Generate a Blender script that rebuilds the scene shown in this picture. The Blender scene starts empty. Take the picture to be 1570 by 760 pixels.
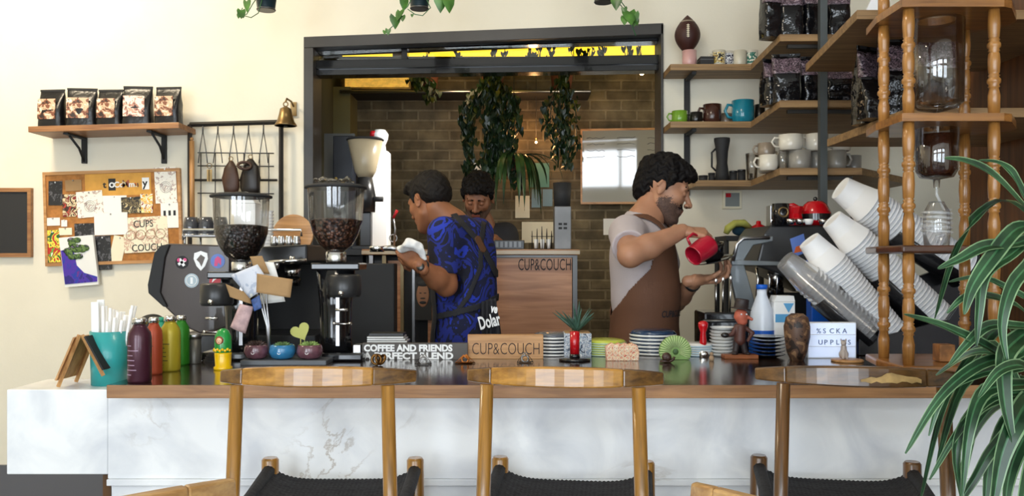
import bpy, math, random
import numpy as np
from mathutils import Matrix, Vector, Euler, noise as mnoise

# ------------------------------------------------------------------ camera, world, lights, exposure
C = bpy.context.scene.collection
F = 1300.0; CX = 785.0; HY = 400.0; CZ = 1.40          # focal length in pixels, horizon row, eye height
cam_d = bpy.data.cameras.new('camera'); cam = bpy.data.objects.new('camera', cam_d); C.objects.link(cam)
cam.location = (0, 0, CZ); cam.rotation_euler = (math.radians(90), 0, 0)
cam_d.sensor_width = 36; cam_d.lens = 36*F/1570; cam_d.shift_y = (HY-380)/1570.0
cam_d.clip_start = 0.05
bpy.context.scene.camera = cam
def P(px, py, Y):
    return Vector(((px-CX)*Y/F, Y, CZ-(py-HY)*Y/F))
def PX(px, Y): return (px-CX)*Y/F
def PZ(py, Y): return CZ-(py-HY)*Y/F
S = bpy.context.scene
S.view_settings.view_transform = 'Standard'; S.view_settings.look = 'None'
S.view_settings.gamma = 1; S.view_settings.use_curve_mapping = False
S.view_settings.exposure = 0.5
W_ = bpy.data.worlds.new('sky'); S.world = W_; W_.use_nodes = True
W_.node_tree.nodes['Background'].inputs[0].default_value = (.80, .90, 1, 1)
W_.node_tree.nodes['Background'].inputs[1].default_value = 3.0
def area(name, loc, target, sx, sy, power, col, spread=180):
    l = bpy.data.lights.new(name, 'AREA'); l.shape = 'RECTANGLE'; l.size = sx; l.size_y = sy
    l.energy = power; l.color = col; l.spread = math.radians(spread)
    o = bpy.data.objects.new(name, l); C.objects.link(o); o.location = loc
    o.rotation_euler = (Vector(target)-Vector(loc)).to_track_quat('-Z', 'Y').to_euler(); return o
def point(name, loc, power, col, r=.05):
    l = bpy.data.lights.new(name, 'POINT'); l.energy = power; l.color = col; l.shadow_soft_size = r
    o = bpy.data.objects.new(name, l); C.objects.link(o); o.location = loc; return o
# daylight through the shop front behind the camera
for k, (x0, x1) in enumerate(((-3.2, -1.3), (-.8, .9), (1.4, 2.5))):
    area('daylight', ((x0+x1)/2, -2.55, 1.5), ((x0+x1)/2+.2, 4, 1.2), x1-x0, 1.6, (165, 110, 50)[k]*.25, (.84, .92, 1))
    area('daylight', ((x0+x1)/2, -2.55, 2.9), ((x0+x1)/2, 3, 1.6), x1-x0, .6, (80, 60, 25)[k]*.3, (.88, .94, 1))
# ceiling downlights of the shop (warm), just outside the view
area('ceiling_downlight', (-2.35, 3.1, 3.33), (-2.35, 4.1, 1.9), .35, .35, 30, (1, .84, .60))
area('ceiling_downlight', (-.2, 2.2, 3.33), (-.2, 3.4, 1.0), .5, .5, 12, (1, .88, .70))

# ------------------------------------------------------------------ materials
M = {}
def _nt(name):
    m = bpy.data.materials.new(name); m.use_nodes = True; nt = m.node_tree
    return m, nt, nt.nodes['Principled BSDF']
def lk(nt, a, b): nt.links.new(a, b)
def c4(c): return (c[0], c[1], c[2], 1)
def hx(s):
    r = [int(s[i:i+2], 16)/255 for i in (0, 2, 4)]
    return tuple((x/12.92 if x <= .04045 else ((x+.055)/1.055)**2.4) for x in r)
def mat(name, col, rough=.5, metal=0, spec=.5, noise=0, nscale=30, col2=None, bump=0, bscale=200, coat=0, emit=None, es=0, trans=0, ior=1.45, alpha=1, stretch=(1, 1, 1), sub=0):
    m, nt, b = _nt(name); M[name] = m
    if isinstance(col, str): col = hx(col)
    if isinstance(col2, str): col2 = hx(col2)
    b.inputs['Base Color'].default_value = c4(col); b.inputs['Roughness'].default_value = rough
    b.inputs['Metallic'].default_value = metal; b.inputs['Specular IOR Level'].default_value = spec
    b.inputs['Coat Weight'].default_value = coat; b.inputs['IOR'].default_value = ior
    b.inputs['Transmission Weight'].default_value = trans; b.inputs['Alpha'].default_value = alpha
    if sub: b.inputs['Subsurface Weight'].default_value = sub; b.inputs['Subsurface Scale'].default_value = .01
    if emit: b.inputs['Emission Color'].default_value = c4(emit); b.inputs['Emission Strength'].default_value = es
    if noise or col2 or bump:
        tc = nt.nodes.new('ShaderNodeTexCoord'); mp = nt.nodes.new('ShaderNodeMapping'); lk(nt, tc.outputs['Object'], mp.inputs[0])
        mp.inputs['Scale'].default_value = stretch
    if noise or col2:
        n = nt.nodes.new('ShaderNodeTexNoise'); n.inputs['Scale'].default_value = nscale; n.inputs['Detail'].default_value = 5
        lk(nt, mp.outputs[0], n.inputs['Vector'])
        r = nt.nodes.new('ShaderNodeValToRGB'); lk(nt, n.outputs['Fac'], r.inputs[0]); lk(nt, r.outputs[0], b.inputs['Base Color'])
        if col2 is None: col2 = tuple(x*(1-noise) for x in col)
        r.color_ramp.elements[0].position = .38; r.color_ramp.elements[1].position = .62
        r.color_ramp.elements[0].color = c4(col2); r.color_ramp.elements[1].color = c4(col)
    if bump:
        n2 = nt.nodes.new('ShaderNodeTexNoise'); n2.inputs['Scale'].default_value = bscale; lk(nt, mp.outputs[0], n2.inputs['Vector'])
        bp = nt.nodes.new('ShaderNodeBump'); bp.inputs['Strength'].default_value = bump; bp.inputs['Distance'].default_value = .003
        lk(nt, n2.outputs['Fac'], bp.inputs['Height']); lk(nt, bp.outputs[0], b.inputs['Normal'])
    return m
def wood(name, c1, c2, axis='X', scale=1.0, rough=.35, coat=.3, knots=False, spec=.5):
    m, nt, b = _nt(name); M[name] = m
    c1, c2 = (hx(c) if isinstance(c, str) else c for c in (c1, c2))
    tc = nt.nodes.new('ShaderNodeTexCoord'); mp = nt.nodes.new('ShaderNodeMapping'); lk(nt, tc.outputs['Object'], mp.inputs[0])
    s = [14*scale]*3; s['XYZ'.index(axis)] = 1.1*scale; mp.inputs['Scale'].default_value = s
    n = nt.nodes.new('ShaderNodeTexNoise'); n.inputs['Scale'].default_value = 2.2; n.inputs['Detail'].default_value = 8; n.inputs['Distortion'].default_value = .9
    lk(nt, mp.outputs[0], n.inputs['Vector'])
    s2 = nt.nodes.new('ShaderNodeMapping'); lk(nt, tc.outputs['Object'], s2.inputs[0]); q = [160*scale]*3; q['XYZ'.index(axis)] = 4*scale; s2.inputs['Scale'].default_value = q
    n2 = nt.nodes.new('ShaderNodeTexNoise'); n2.inputs['Scale'].default_value = 1; n2.inputs['Detail'].default_value = 3; lk(nt, s2.outputs[0], n2.inputs['Vector'])
    mx = nt.nodes.new('ShaderNodeMath'); mx.operation = 'MULTIPLY_ADD'; mx.inputs[1].default_value = .35; lk(nt, n2.outputs['Fac'], mx.inputs[0]); lk(nt, n.outputs['Fac'], mx.inputs[2])
    r = nt.nodes.new('ShaderNodeValToRGB'); lk(nt, mx.outputs[0], r.inputs[0])
    r.color_ramp.elements[0].position = .48; r.color_ramp.elements[1].position = .86
    r.color_ramp.elements[0].color = c4(c2); r.color_ramp.elements[1].color = c4(c1)
    out = r.outputs[0]
    if knots:
        v = nt.nodes.new('ShaderNodeTexVoronoi'); v.inputs['Scale'].default_value = 3.2
        kk = nt.nodes.new('ShaderNodeMapping'); lk(nt, tc.outputs['Object'], kk.inputs[0]); kk.inputs['Scale'].default_value = (1, 1, 1.7)
        lk(nt, kk.outputs[0], v.inputs['Vector'])
        rr = nt.nodes.new('ShaderNodeValToRGB'); lk(nt, v.outputs['Distance'], rr.inputs[0])
        rr.color_ramp.elements[0].position = .04; rr.color_ramp.elements[1].position = .16
        rr.color_ramp.elements[0].color = (.25, .16, .1, 1); rr.color_ramp.elements[1].color = (1, 1, 1, 1)
        mm = nt.nodes.new('ShaderNodeMixRGB'); mm.blend_type = 'MULTIPLY'; mm.inputs[0].default_value = 1
        lk(nt, out, mm.inputs[1]); lk(nt, rr.outputs[0], mm.inputs[2]); out = mm.outputs[0]
    lk(nt, out, b.inputs['Base Color'])
    b.inputs['Roughness'].default_value = rough; b.inputs['Coat Weight'].default_value = coat; b.inputs['Coat Roughness'].default_value = .15
    b.inputs['Specular IOR Level'].default_value = spec
    bp = nt.nodes.new('ShaderNodeBump'); bp.inputs['Strength'].default_value = .12; bp.inputs['Distance'].default_value = .002
    lk(nt, mx.outputs[0], bp.inputs['Height']); lk(nt, bp.outputs[0], b.inputs['Normal'])
    return m
def glass(name, col=(1, 1, 1), rough=.02, a=.18):
    """thin clear wall: mostly transparent with a glossy reflection"""
    m = bpy.data.materials.new(name); m.use_nodes = True; nt = m.node_tree; M[name] = m
    nt.nodes.remove(nt.nodes['Principled BSDF']); out = nt.nodes['Material Output']
    t = nt.nodes.new('ShaderNodeBsdfTransparent'); t.inputs[0].default_value = c4(col)
    g = nt.nodes.new('ShaderNodeBsdfGlossy'); g.inputs['Roughness'].default_value = rough
    lw = nt.nodes.new('ShaderNodeLayerWeight'); lw.inputs[0].default_value = .25
    ma = nt.nodes.new('ShaderNodeMath'); ma.operation = 'MULTIPLY_ADD'; ma.inputs[1].default_value = .7; ma.inputs[2].default_value = a*.3
    lk(nt, lw.outputs['Fresnel'], ma.inputs[0])
    mx = nt.nodes.new('ShaderNodeMixShader'); lk(nt, ma.outputs[0], mx.inputs[0]); lk(nt, t.outputs[0], mx.inputs[1]); lk(nt, g.outputs[0], mx.inputs[2])
    lk(nt, mx.outputs[0], out.inputs[0]); return m

# ------------------------------------------------------------------ mesh builder
I4 = Matrix.Identity(4)
def T(x=0, y=0, z=0): return Matrix.Translation((x, y, z))
def R(deg, ax): return Matrix.Rotation(math.radians(deg), 4, ax)
def SC(x, y, z): return Matrix.Diagonal((x, y, z, 1))
def frame(loc, xax, zax):
    z = Vector(zax).normalized(); x = Vector(xax); x = (x-z*x.dot(z)).normalized(); y = z.cross(x)
    m = Matrix((x, y, z)).transposed().to_4x4(); m.translation = loc; return m
def align(a, b):
    """matrix with +Z from a to b, origin a"""
    d = Vector(b)-Vector(a); q = d.to_track_quat('Z', 'Y').to_matrix().to_4x4(); q.translation = a; return q
UP = R(90, 'X')      # drawn in XY, stood up facing -Y
class MB:
    def __init__(s): s.v = []; s.f = []; s.m = []; s.sm = []
    def add(s, vs, fs, m=0, smooth=False, X=I4):
        o = len(s.v); s.v += [tuple(X @ Vector(p)) for p in vs]
        s.f += [tuple(i+o for i in f) for f in fs]; s.m += [m]*len(fs); s.sm += [smooth]*len(fs); return s
    def box(s, c, d, X=I4, m=0, taper=1.0):
        x, y, z = c; a, b, h = d[0]/2, d[1]/2, d[2]/2; t = taper
        vs = [(x-a, y-b, z-h), (x+a, y-b, z-h), (x+a, y+b, z-h), (x-a, y+b, z-h), (x-a*t, y-b*t, z+h), (x+a*t, y-b*t, z+h), (x+a*t, y+b*t, z+h), (x-a*t, y+b*t, z+h)]
        return s.add(vs, [(0, 3, 2, 1), (4, 5, 6, 7), (0, 1, 5, 4), (1, 2, 6, 5), (2, 3, 7, 6), (3, 0, 4, 7)], m, False, X)
    def b2(s, lo, hi, X=I4, m=0):
        return s.box([(lo[i]+hi[i])/2 for i in range(3)], [abs(hi[i]-lo[i]) for i in range(3)], X, m)
    def prism(s, poly, z0, z1, X=I4, m=0, smooth=False):
        n = len(poly); vs = [(p[0], p[1], z0) for p in poly]+[(p[0], p[1], z1) for p in poly]
        s.add(vs, [tuple(range(n-1, -1, -1)), tuple(range(n, 2*n))], m, False, X)
        o = len(s.v)-2*n
        for i in range(n):
            j = (i+1) % n; s.f.append((o+i, o+j, o+n+j, o+n+i)); s.m.append(m); s.sm.append(smooth)
        return s
    def lathe(s, prof, X=I4, seg=24, m=0, smooth=True, caps=True, ang=360, sx=1, sy=1, wob=None):
        n = seg if ang == 360 else seg+1; vs = []
        for (r, z) in prof:
            for k in range(n):
                a = math.radians(ang)*k/seg; q = r*(wob(a, z) if wob else 1); vs.append((q*math.cos(a)*sx, q*math.sin(a)*sy, z))
        fs = []
        for i in range(len(prof)-1):
            for k in range(seg if ang == 360 else seg):
                j = (k+1) % n if ang == 360 else k+1
                fs.append((i*n+k, i*n+j, (i+1)*n+j, (i+1)*n+k))
        s.add(vs, fs, m, smooth, X)
        if caps and ang == 360:
            o = len(s.v)-len(vs)
            if prof[0][0] > 1e-5: s.f.append(tuple(o+k for k in range(n-1, -1, -1))); s.m.append(m); s.sm.append(False)
            if prof[-1][0] > 1e-5: s.f.append(tuple(o+(len(prof)-1)*n+k for k in range(n))); s.m.append(m); s.sm.append(False)
        return s
    def cyl(s, a, b, r, r2=None, seg=16, m=0, smooth=True):
        a = Vector(a); b = Vector(b); h = (b-a).length
        return s.lathe([(r, 0), (r if r2 is None else r2, h)], align(a, b), seg, m, smooth)
    def sph(s, c, r, m=0, seg=16, rings=10, X=I4, sc=(1, 1, 1)):
        pr = [(max(r*math.sin(math.pi*i/rings), 1e-6), -r*math.cos(math.pi*i/rings)) for i in range(rings+1)]
        return s.lathe(pr, X @ T(*c) @ SC(*sc), seg, m, True, False)
    def tube(s, pts, r, seg=8, m=0, closed=False, smooth=True, flat=None):
        pts = [Vector(p) for p in pts]; n = len(pts); rs = r if isinstance(r, (list, tuple)) else [r]*n
        vs = []; up = None
        for i, p in enumerate(pts):
            if closed: d = pts[(i+1) % n]-pts[i-1]
            else: d = pts[min(i+1, n-1)]-pts[max(i-1, 0)]
            d.normalize()
            if up is None:
                up = Vector((0, 0, 1)) if abs(d.z) < .9 else Vector((1, 0, 0))
            x = (up-d*up.dot(d)).normalized(); up = x; y = d.cross(x)
            for k in range(seg):
                a = 2*math.pi*k/seg
                vs.append(tuple(p+x*math.cos(a)*rs[i]+y*math.sin(a)*rs[i]*(flat or 1)))
        fs = []; L = n if closed else n-1
        for i in range(L):
            for k in range(seg):
                a = i*seg+k; b = i*seg+(k+1) % seg; j = (i+1) % n
                fs.append((a, b, j*seg+(k+1) % seg, j*seg+k))
        if not closed: fs += [tuple(range(seg-1, -1, -1)), tuple((n-1)*seg+k for k in range(seg))]
        return s.add(vs, fs, m, smooth)
    def torus(s, c, R_, r, X=I4, seg=24, rs=8, m=0, sc=(1, 1, 1)):
        pts = [X @ T(*c) @ Vector((R_*math.cos(2*math.pi*k/seg)*sc[0], R_*math.sin(2*math.pi*k/seg)*sc[1], 0)) for k in range(seg)]
        return s.tube(pts, r, rs, m, True)
    def grid(s, fn, nu, nv, m=0, smooth=True, X=I4, thick=0):
        vs = [fn(i/nu, j/nv) for i in range(nu+1) for j in range(nv+1)]
        fs = [(i*(nv+1)+j, (i+1)*(nv+1)+j, (i+1)*(nv+1)+j+1, i*(nv+1)+j+1) for i in range(nu) for j in range(nv)]
        return s.add(vs, fs, m, smooth, X)
    def leaf(s, path, w, m=0, fold=.25, seg=8, cup=0):
        """blade along path with widths w(t); thin but two-sided with a midrib fold"""
        pts = [Vector(p) for p in path]; n = len(pts); vs = []
        for i, p in enumerate(pts):
            d = (pts[min(i+1, n-1)]-pts[max(i-1, 0)]).normalized()
            sd = d.cross(Vector((0, 0, 1)))
            if sd.length < .05: sd = Vector((1, 0, 0))
            sd.normalize(); nn = sd.cross(d); ww = w(i/(n-1))
            vs += [tuple(p-sd*ww+nn*ww*fold), tuple(p), tuple(p+sd*ww+nn*ww*fold)]
        fs = []
        for i in range(n-1):
            a = i*3; fs += [(a, a+1, a+4, a+3), (a+1, a+2, a+5, a+4)]
        return s.add(vs, fs, m, True)
    def text(s, txt, size, X, m=0, ext=.0008, sx=1.0, bold=0, align_x='LEFT', space=1.0):
        cu = bpy.data.curves.new('lettering', 'FONT'); cu.body = txt; cu.size = size; cu.extrude = ext; cu.offset = bold
        cu.align_x = align_x; cu.space_character = space; cu.resolution_u = 3
        ob = bpy.data.objects.new('lettering', cu); me = bpy.data.meshes.new_from_object(ob)
        s.add([tuple(v.co) for v in me.vertices], [tuple(p.vertices) for p in me.polygons], m, False, X @ SC(sx, 1, 1))
        bpy.data.objects.remove(ob); bpy.data.meshes.remove(me); bpy.data.curves.remove(cu); return s
    def build(s, name, mats, parent=None, at=None, bevel=0, subsurf=0, solid=0, bseg=2):
        me = bpy.data.meshes.new(name)
        inv = wm(parent).inverted() if parent else (T(*at).inverted() if at is not None else I4)
        me.from_pydata([tuple(inv @ Vector(p)) for p in s.v], [], s.f)
        me.polygons.foreach_set('material_index', s.m); me.polygons.foreach_set('use_smooth', s.sm)
        if not isinstance(mats, (list, tuple)): mats = [mats]
        for q in mats: me.materials.append(M[q] if isinstance(q, str) else q)
        me.update(); o = bpy.data.objects.new(name, me); C.objects.link(o)
        if parent: o.parent = parent
        elif at is not None: o.location = at
        if solid: md = o.modifiers.new('solid', 'SOLIDIFY'); md.thickness = solid
        if bevel: md = o.modifiers.new('bevel', 'BEVEL'); md.width = bevel; md.segments = bseg; md.limit_method = 'ANGLE'; md.angle_limit = .7; md.harden_normals = False
        if subsurf: md = o.modifiers.new('sub', 'SUBSURF'); md.levels = subsurf; md.render_levels = subsurf
        return o
def wm(o):
    m = I4.copy(); q = o
    while q is not None: m = q.matrix_basis @ m; q = q.parent
    return m
def tag(o, label=None, cat=None, group=None, kind=None):
    if label: o['label'] = label
    if cat: o['category'] = cat
    if group: o['group'] = group
    if kind: o['kind'] = kind
    return o
def thing(name, label, cat, loc=(0, 0, 0), rz=0, group=None):
    o = bpy.data.objects.new(name, None); C.objects.link(o); o.location = loc; o.rotation_euler = (0, 0, math.radians(rz)); o.empty_display_size = .05
    return tag(o, label, cat, group)
def kids(o): return [c for c in ALL() if c.parent is o]
def ALL(): return list(C.objects)
def dup(root, X=None, loc=None, rot=None, scale=None, label=None, group=None, table=None):
    r = root.copy(); C.objects.link(r)
    if X is not None: r.matrix_basis = X
    if loc is not None: r.location = loc
    if rot is not None: r.rotation_euler = rot
    if scale is not None: r.scale = scale if isinstance(scale, (tuple, list)) else (scale,)*3
    if label: r['label'] = label
    if group: r['group'] = group
    for ch in root.children:
        c = ch.copy(); C.objects.link(c); c.parent = r
        for g in ch.children:
            d = g.copy(); C.objects.link(d); d.parent = c
    return r
def struct(o): o['kind'] = 'structure'; return o

# ---- signed distance modelling for bodies and organic shapes
def sdf_mesh(prims, vox=.004, pad=.02):
    lo = np.array([1e9]*3); hi = -lo
    for p in prims:
        if p[0] == 'cap':
            a, b, r = np.array(p[1]), np.array(p[2]), max(p[3], p[4])
            lo = np.minimum(lo, np.minimum(a, b)-r); hi = np.maximum(hi, np.maximum(a, b)+r)
        elif p[0] == 'ell':
            c = np.array(p[1]); r = max(p[2]); lo = np.minimum(lo, c-r); hi = np.maximum(hi, c+r)
    lo -= pad; hi += pad
    n = np.ceil((hi-lo)/vox).astype(int)+1
    D = np.full(n, .05, np.float32)
    for p in prims:
        k = p[-1]; op = p[0]
        if op in ('cap', 'ncap'):
            a, b, ra, rb = np.array(p[1], float), np.array(p[2], float), p[3], p[4]; r = max(ra, rb)
            l, h = np.minimum(a, b)-r, np.maximum(a, b)+r
        else:
            a = np.array(p[1], float); rad = np.array(p[2], float); r = rad.max(); l, h = a-r, a+r
        m = .05+k if op[0] != 'n' else .02+k
        i0 = np.maximum(np.floor((l-m-lo)/vox).astype(int), 0); i1 = np.minimum(np.ceil((h+m-lo)/vox).astype(int)+1, n)
        if (i1 <= i0).any(): continue
        g = [lo[q]+vox*np.arange(i0[q], i1[q]) for q in range(3)]
        X_, Y_, Z_ = np.meshgrid(*g, indexing='ij', sparse=True)
        if op in ('cap', 'ncap'):
            ba = b-a; L = max(float(ba @ ba), 1e-9)
            t = np.clip(((X_-a[0])*ba[0]+(Y_-a[1])*ba[1]+(Z_-a[2])*ba[2])/L, 0, 1)
            d = np.sqrt((X_-a[0]-t*ba[0])**2+(Y_-a[1]-t*ba[1])**2+(Z_-a[2]-t*ba[2])**2)-(ra+(rb-ra)*t)
        else:
            Rm = np.array(p[3]) if p[3] is not None else np.eye(3)      # columns = local axes
            dx, dy, dz = X_-a[0], Y_-a[1], Z_-a[2]
            q = [dx*Rm[0, i]+dy*Rm[1, i]+dz*Rm[2, i] for i in range(3)]
            k0 = np.sqrt(sum((q[i]/rad[i])**2 for i in range(3))); k1 = np.sqrt(sum((q[i]/rad[i]**2)**2 for i in range(3)))+1e-6
            d = k0*(k0-1)/k1
            d = np.where(k0 < .05, -rad.min(), d)
        sl = tuple(slice(i0[q], i1[q]) for q in range(3)); o = D[sl]
        if op[0] == 'n':
            d = -d; h_ = np.maximum(k-np.abs(o-d), 0)/max(k, 1e-6); D[sl] = np.maximum(o, d)+h_*h_*k*.25
        else:
            h_ = np.maximum(k-np.abs(o-d), 0)/max(k, 1e-6); D[sl] = np.minimum(o, d)-h_*h_*k*.25
    # surface nets
    ins = D < 0
    cnt = np.zeros(np.array(D.shape)-1, np.int8)
    for a in (0, 1):
        for b in (0, 1):
            for c in (0, 1):
                cnt += ins[a:D.shape[0]-1+a, b:D.shape[1]-1+b, c:D.shape[2]-1+c]
    act = (cnt > 0) & (cnt < 8)
    ids = np.full(act.shape, -1, np.int64); cells = np.argwhere(act); ids[act] = np.arange(len(cells))
    acc = np.zeros((len(cells), 3)); num = np.zeros(len(cells))
    cor = [(a, b, c) for a in (0, 1) for b in (0, 1) for c in (0, 1)]
    V = {c: D[cells[:, 0]+c[0], cells[:, 1]+c[1], cells[:, 2]+c[2]].astype(float) for c in cor}
    for c in cor:
        for ax in range(3):
            if c[ax] == 0:
                e = list(c); e[ax] = 1; e = tuple(e); va, vb = V[c], V[e]; x = (va < 0) != (vb < 0)
                t = np.where(x, va/np.where(x, va-vb, 1), 0)
                pt = np.tile(np.array(c, float), (len(cells), 1)); pt[:, ax] += t
                acc += pt*x[:, None]; num += x
    verts = lo+vox*(cells+acc/num[:, None])
    faces = []
    for ax in range(3):
        u, w = (ax+1) % 3, (ax+2) % 3
        sa = [slice(None)]*3; sb = [slice(None)]*3; sa[ax] = slice(0, -1); sb[ax] = slice(1, None)
        A, B = ins[tuple(sa)], ins[tuple(sb)]; X2 = np.argwhere(A != B)
        X2 = X2[(X2[:, u] > 0) & (X2[:, w] > 0) & (X2[:, u] < D.shape[u]-1) & (X2[:, w] < D.shape[w]-1)]
        du = np.zeros(3, int); du[u] = 1; dw = np.zeros(3, int); dw[w] = 1
        q = [ids[tuple((X2-o).T)] for o in (du+dw, dw, 0*du, du)]
        q = np.stack(q, 1); fl = A[tuple(X2.T)]
        q[~fl] = q[~fl][:, ::-1]
        faces.append(q)
    fs = np.concatenate(faces)
    return verts, fs
def add_sdf(mb, prims, vox=.004, m=0, fn=None, X=None, disp=None):
    v, f = sdf_mesh(prims, vox)
    if disp is not None: v = disp(v)
    o = len(mb.v)
    cen = v[f].mean(1)
    mb.v += [tuple(x) for x in (v if X is None else (np.array(X)[:3, :3] @ v.T).T+np.array(X)[:3, 3])]
    mb.f += [tuple(int(i)+o for i in q) for q in f]
    mb.m += [int(x) for x in fn(cen)] if fn else [m]*len(f)
    mb.sm += [True]*len(f)
    return mb
def E(c, r, rot=None, k=.01): return ('ell', tuple(c), tuple(r), rot, k)
def K(a, b, ra, rb=None, k=.01): return ('cap', tuple(a), tuple(b), ra, ra if rb is None else rb, k)
rnd = random.Random(7)
# ------------------------------------------------------------------ shared materials
mat('plaster', 'e6dfcc', .85, noise=.05, nscale=3, bump=.15, bscale=60)
mat('plaster_right', 'dcd8cc', .85, noise=.05, nscale=3, bump=.15, bscale=60)
mat('ceiling_white', 'e8e4da', .9)
mat('floor_grey', '4a4a4c', .45, noise=.25, nscale=5)
mat('frame_grey', '3a3734', .45, noise=.15, nscale=8)
mat('black', (.012, .012, .013), .35)
mat('matte_black', (.02, .02, .021), .7)
mat('gloss_black', (.008, .008, .009), .12, coat=.4)
mat('chrome', (.8, .8, .8), .15, 1)
mat('steel', (.45, .45, .46), .32, 1, noise=.15, nscale=4)
mat('dark_steel', (.12, .12, .12), .4, .9)
mat('white', (.85, .85, .84), .45)
mat('paper_white', (.82, .81, .77), .8)
mat('paper_cream', 'e9e0c4', .8)
mat('kraft', 'a5835a', .85, noise=.1, nscale=20)
mat('white_plastic', (.86, .87, .88), .35)
mat('brass', (.30, .20, .09), .38, 1, noise=.35, nscale=15)
wood('slab_top', '3a2a22', '1d1512', 'X', 1.2, .14, .7)
wood('slab_edge', 'a8784a', '7c5430', 'X', 1.5, .4, .2)
wood('shelf_wood', 'a87848', '7c4f2e', 'X', 1.6, .5, .1)
wood('shelf_old', 'a48256', '725636', 'X', 1.4, .6, .05)
wood('chair_wood', 'bb8432', '84581c', 'X', 1.3, .25, .5)
wood('chair_wood_z', 'a8762e', '74501c', 'Z', 1.3, .28, .5)
wood('chair_dark', '6e4a20', '3e2810', 'X', 1.3, .28, .5)
wood('chair_dark_z', '70491f', '3e2810', 'Z', 1.3, .28, .5)
wood('light_wood', 'cfa56c', 'a97c48', 'X', 1.3, .35, .3)
wood('light_wood_z', 'cfa56c', 'a97c48', 'Z', 1.3, .35, .3)
wood('partition_wood', '7a4a26', '4a2a14', 'Z', .8, .4, .2)
wood('knotty_wood', 'b98661', '8f5f3f', 'X', 1.0, .5, .1, knots=True)
wood('pine', 'c9975f', '9c6c3c', 'X', 1.5, .5, .1)
wood('pine_z', 'c9975f', '9c6c3c', 'Z', 1.5, .5, .1)
glass('clear_glass', a=.42); glass('clear_plastic', (.99, .99, .99), .06, .35); glass('cup_plastic', (.97, .97, .98), .12, .1)
_n = M['cup_plastic'].node_tree; _d = _n.nodes.new('ShaderNodeBsdfDiffuse'); _d.inputs[0].default_value = (.9, .92, .95, 1); _m2 = _n.nodes.new('ShaderNodeMixShader'); _m2.inputs[0].default_value = .10
_o = _n.nodes['Material Output']; _s = _o.inputs[0].links[0].from_socket; _n.links.new(_s, _m2.inputs[1]); _n.links.new(_d.outputs[0], _m2.inputs[2]); _n.links.new(_m2.outputs[0], _o.inputs[0]); glass('pane_glass', (.92, .94, .93), .01, .25)

# brick
def brick_mat():
    m, nt, b = _nt('old_brick'); M['old_brick'] = m
    tc = nt.nodes.new('ShaderNodeTexCoord'); sx = nt.nodes.new('ShaderNodeSeparateXYZ'); cb = nt.nodes.new('ShaderNodeCombineXYZ')
    lk(nt, tc.outputs['Object'], sx.inputs[0]); lk(nt, sx.outputs[0], cb.inputs[0]); lk(nt, sx.outputs[2], cb.inputs[1])
    br = nt.nodes.new('ShaderNodeTexBrick'); lk(nt, cb.outputs[0], br.inputs['Vector'])
    br.inputs['Color1'].default_value = c4(hx('7c7058')); br.inputs['Color2'].default_value = c4(hx('5f5440')); br.inputs['Mortar'].default_value = c4(hx('857a64'))
    br.inputs['Scale'].default_value = 1; br.inputs['Brick Width'].default_value = .21; br.inputs['Row Height'].default_value = .067; br.inputs['Mortar Size'].default_value = .009
    br.inputs['Mortar Smooth'].default_value = .3
    n = nt.nodes.new('ShaderNodeTexNoise'); n.inputs['Scale'].default_value = 9; n.inputs['Detail'].default_value = 6; lk(nt, tc.outputs['Object'], n.inputs['Vector'])
    r = nt.nodes.new('ShaderNodeValToRGB'); lk(nt, n.outputs['Fac'], r.inputs[0]); r.color_ramp.elements[0].position = .3; r.color_ramp.elements[0].color = (.42, .4, .36, 1); r.color_ramp.elements[1].position = .75; r.color_ramp.elements[1].color = (1.15, 1.1, 1, 1)
    mm = nt.nodes.new('ShaderNodeMixRGB'); mm.blend_type = 'MULTIPLY'; mm.inputs[0].default_value = 1; lk(nt, br.outputs['Color'], mm.inputs[1]); lk(nt, r.outputs[0], mm.inputs[2])
    lk(nt, mm.outputs[0], b.inputs['Base Color']); b.inputs['Roughness'].default_value = .9
    bp = nt.nodes.new('ShaderNodeBump'); bp.inputs['Strength'].default_value = .7; bp.inputs['Distance'].default_value = .012; bp.invert = True
    lk(nt, br.outputs['Fac'], bp.inputs['Height']); lk(nt, bp.outputs[0], b.inputs['Normal'])
brick_mat()
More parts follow.
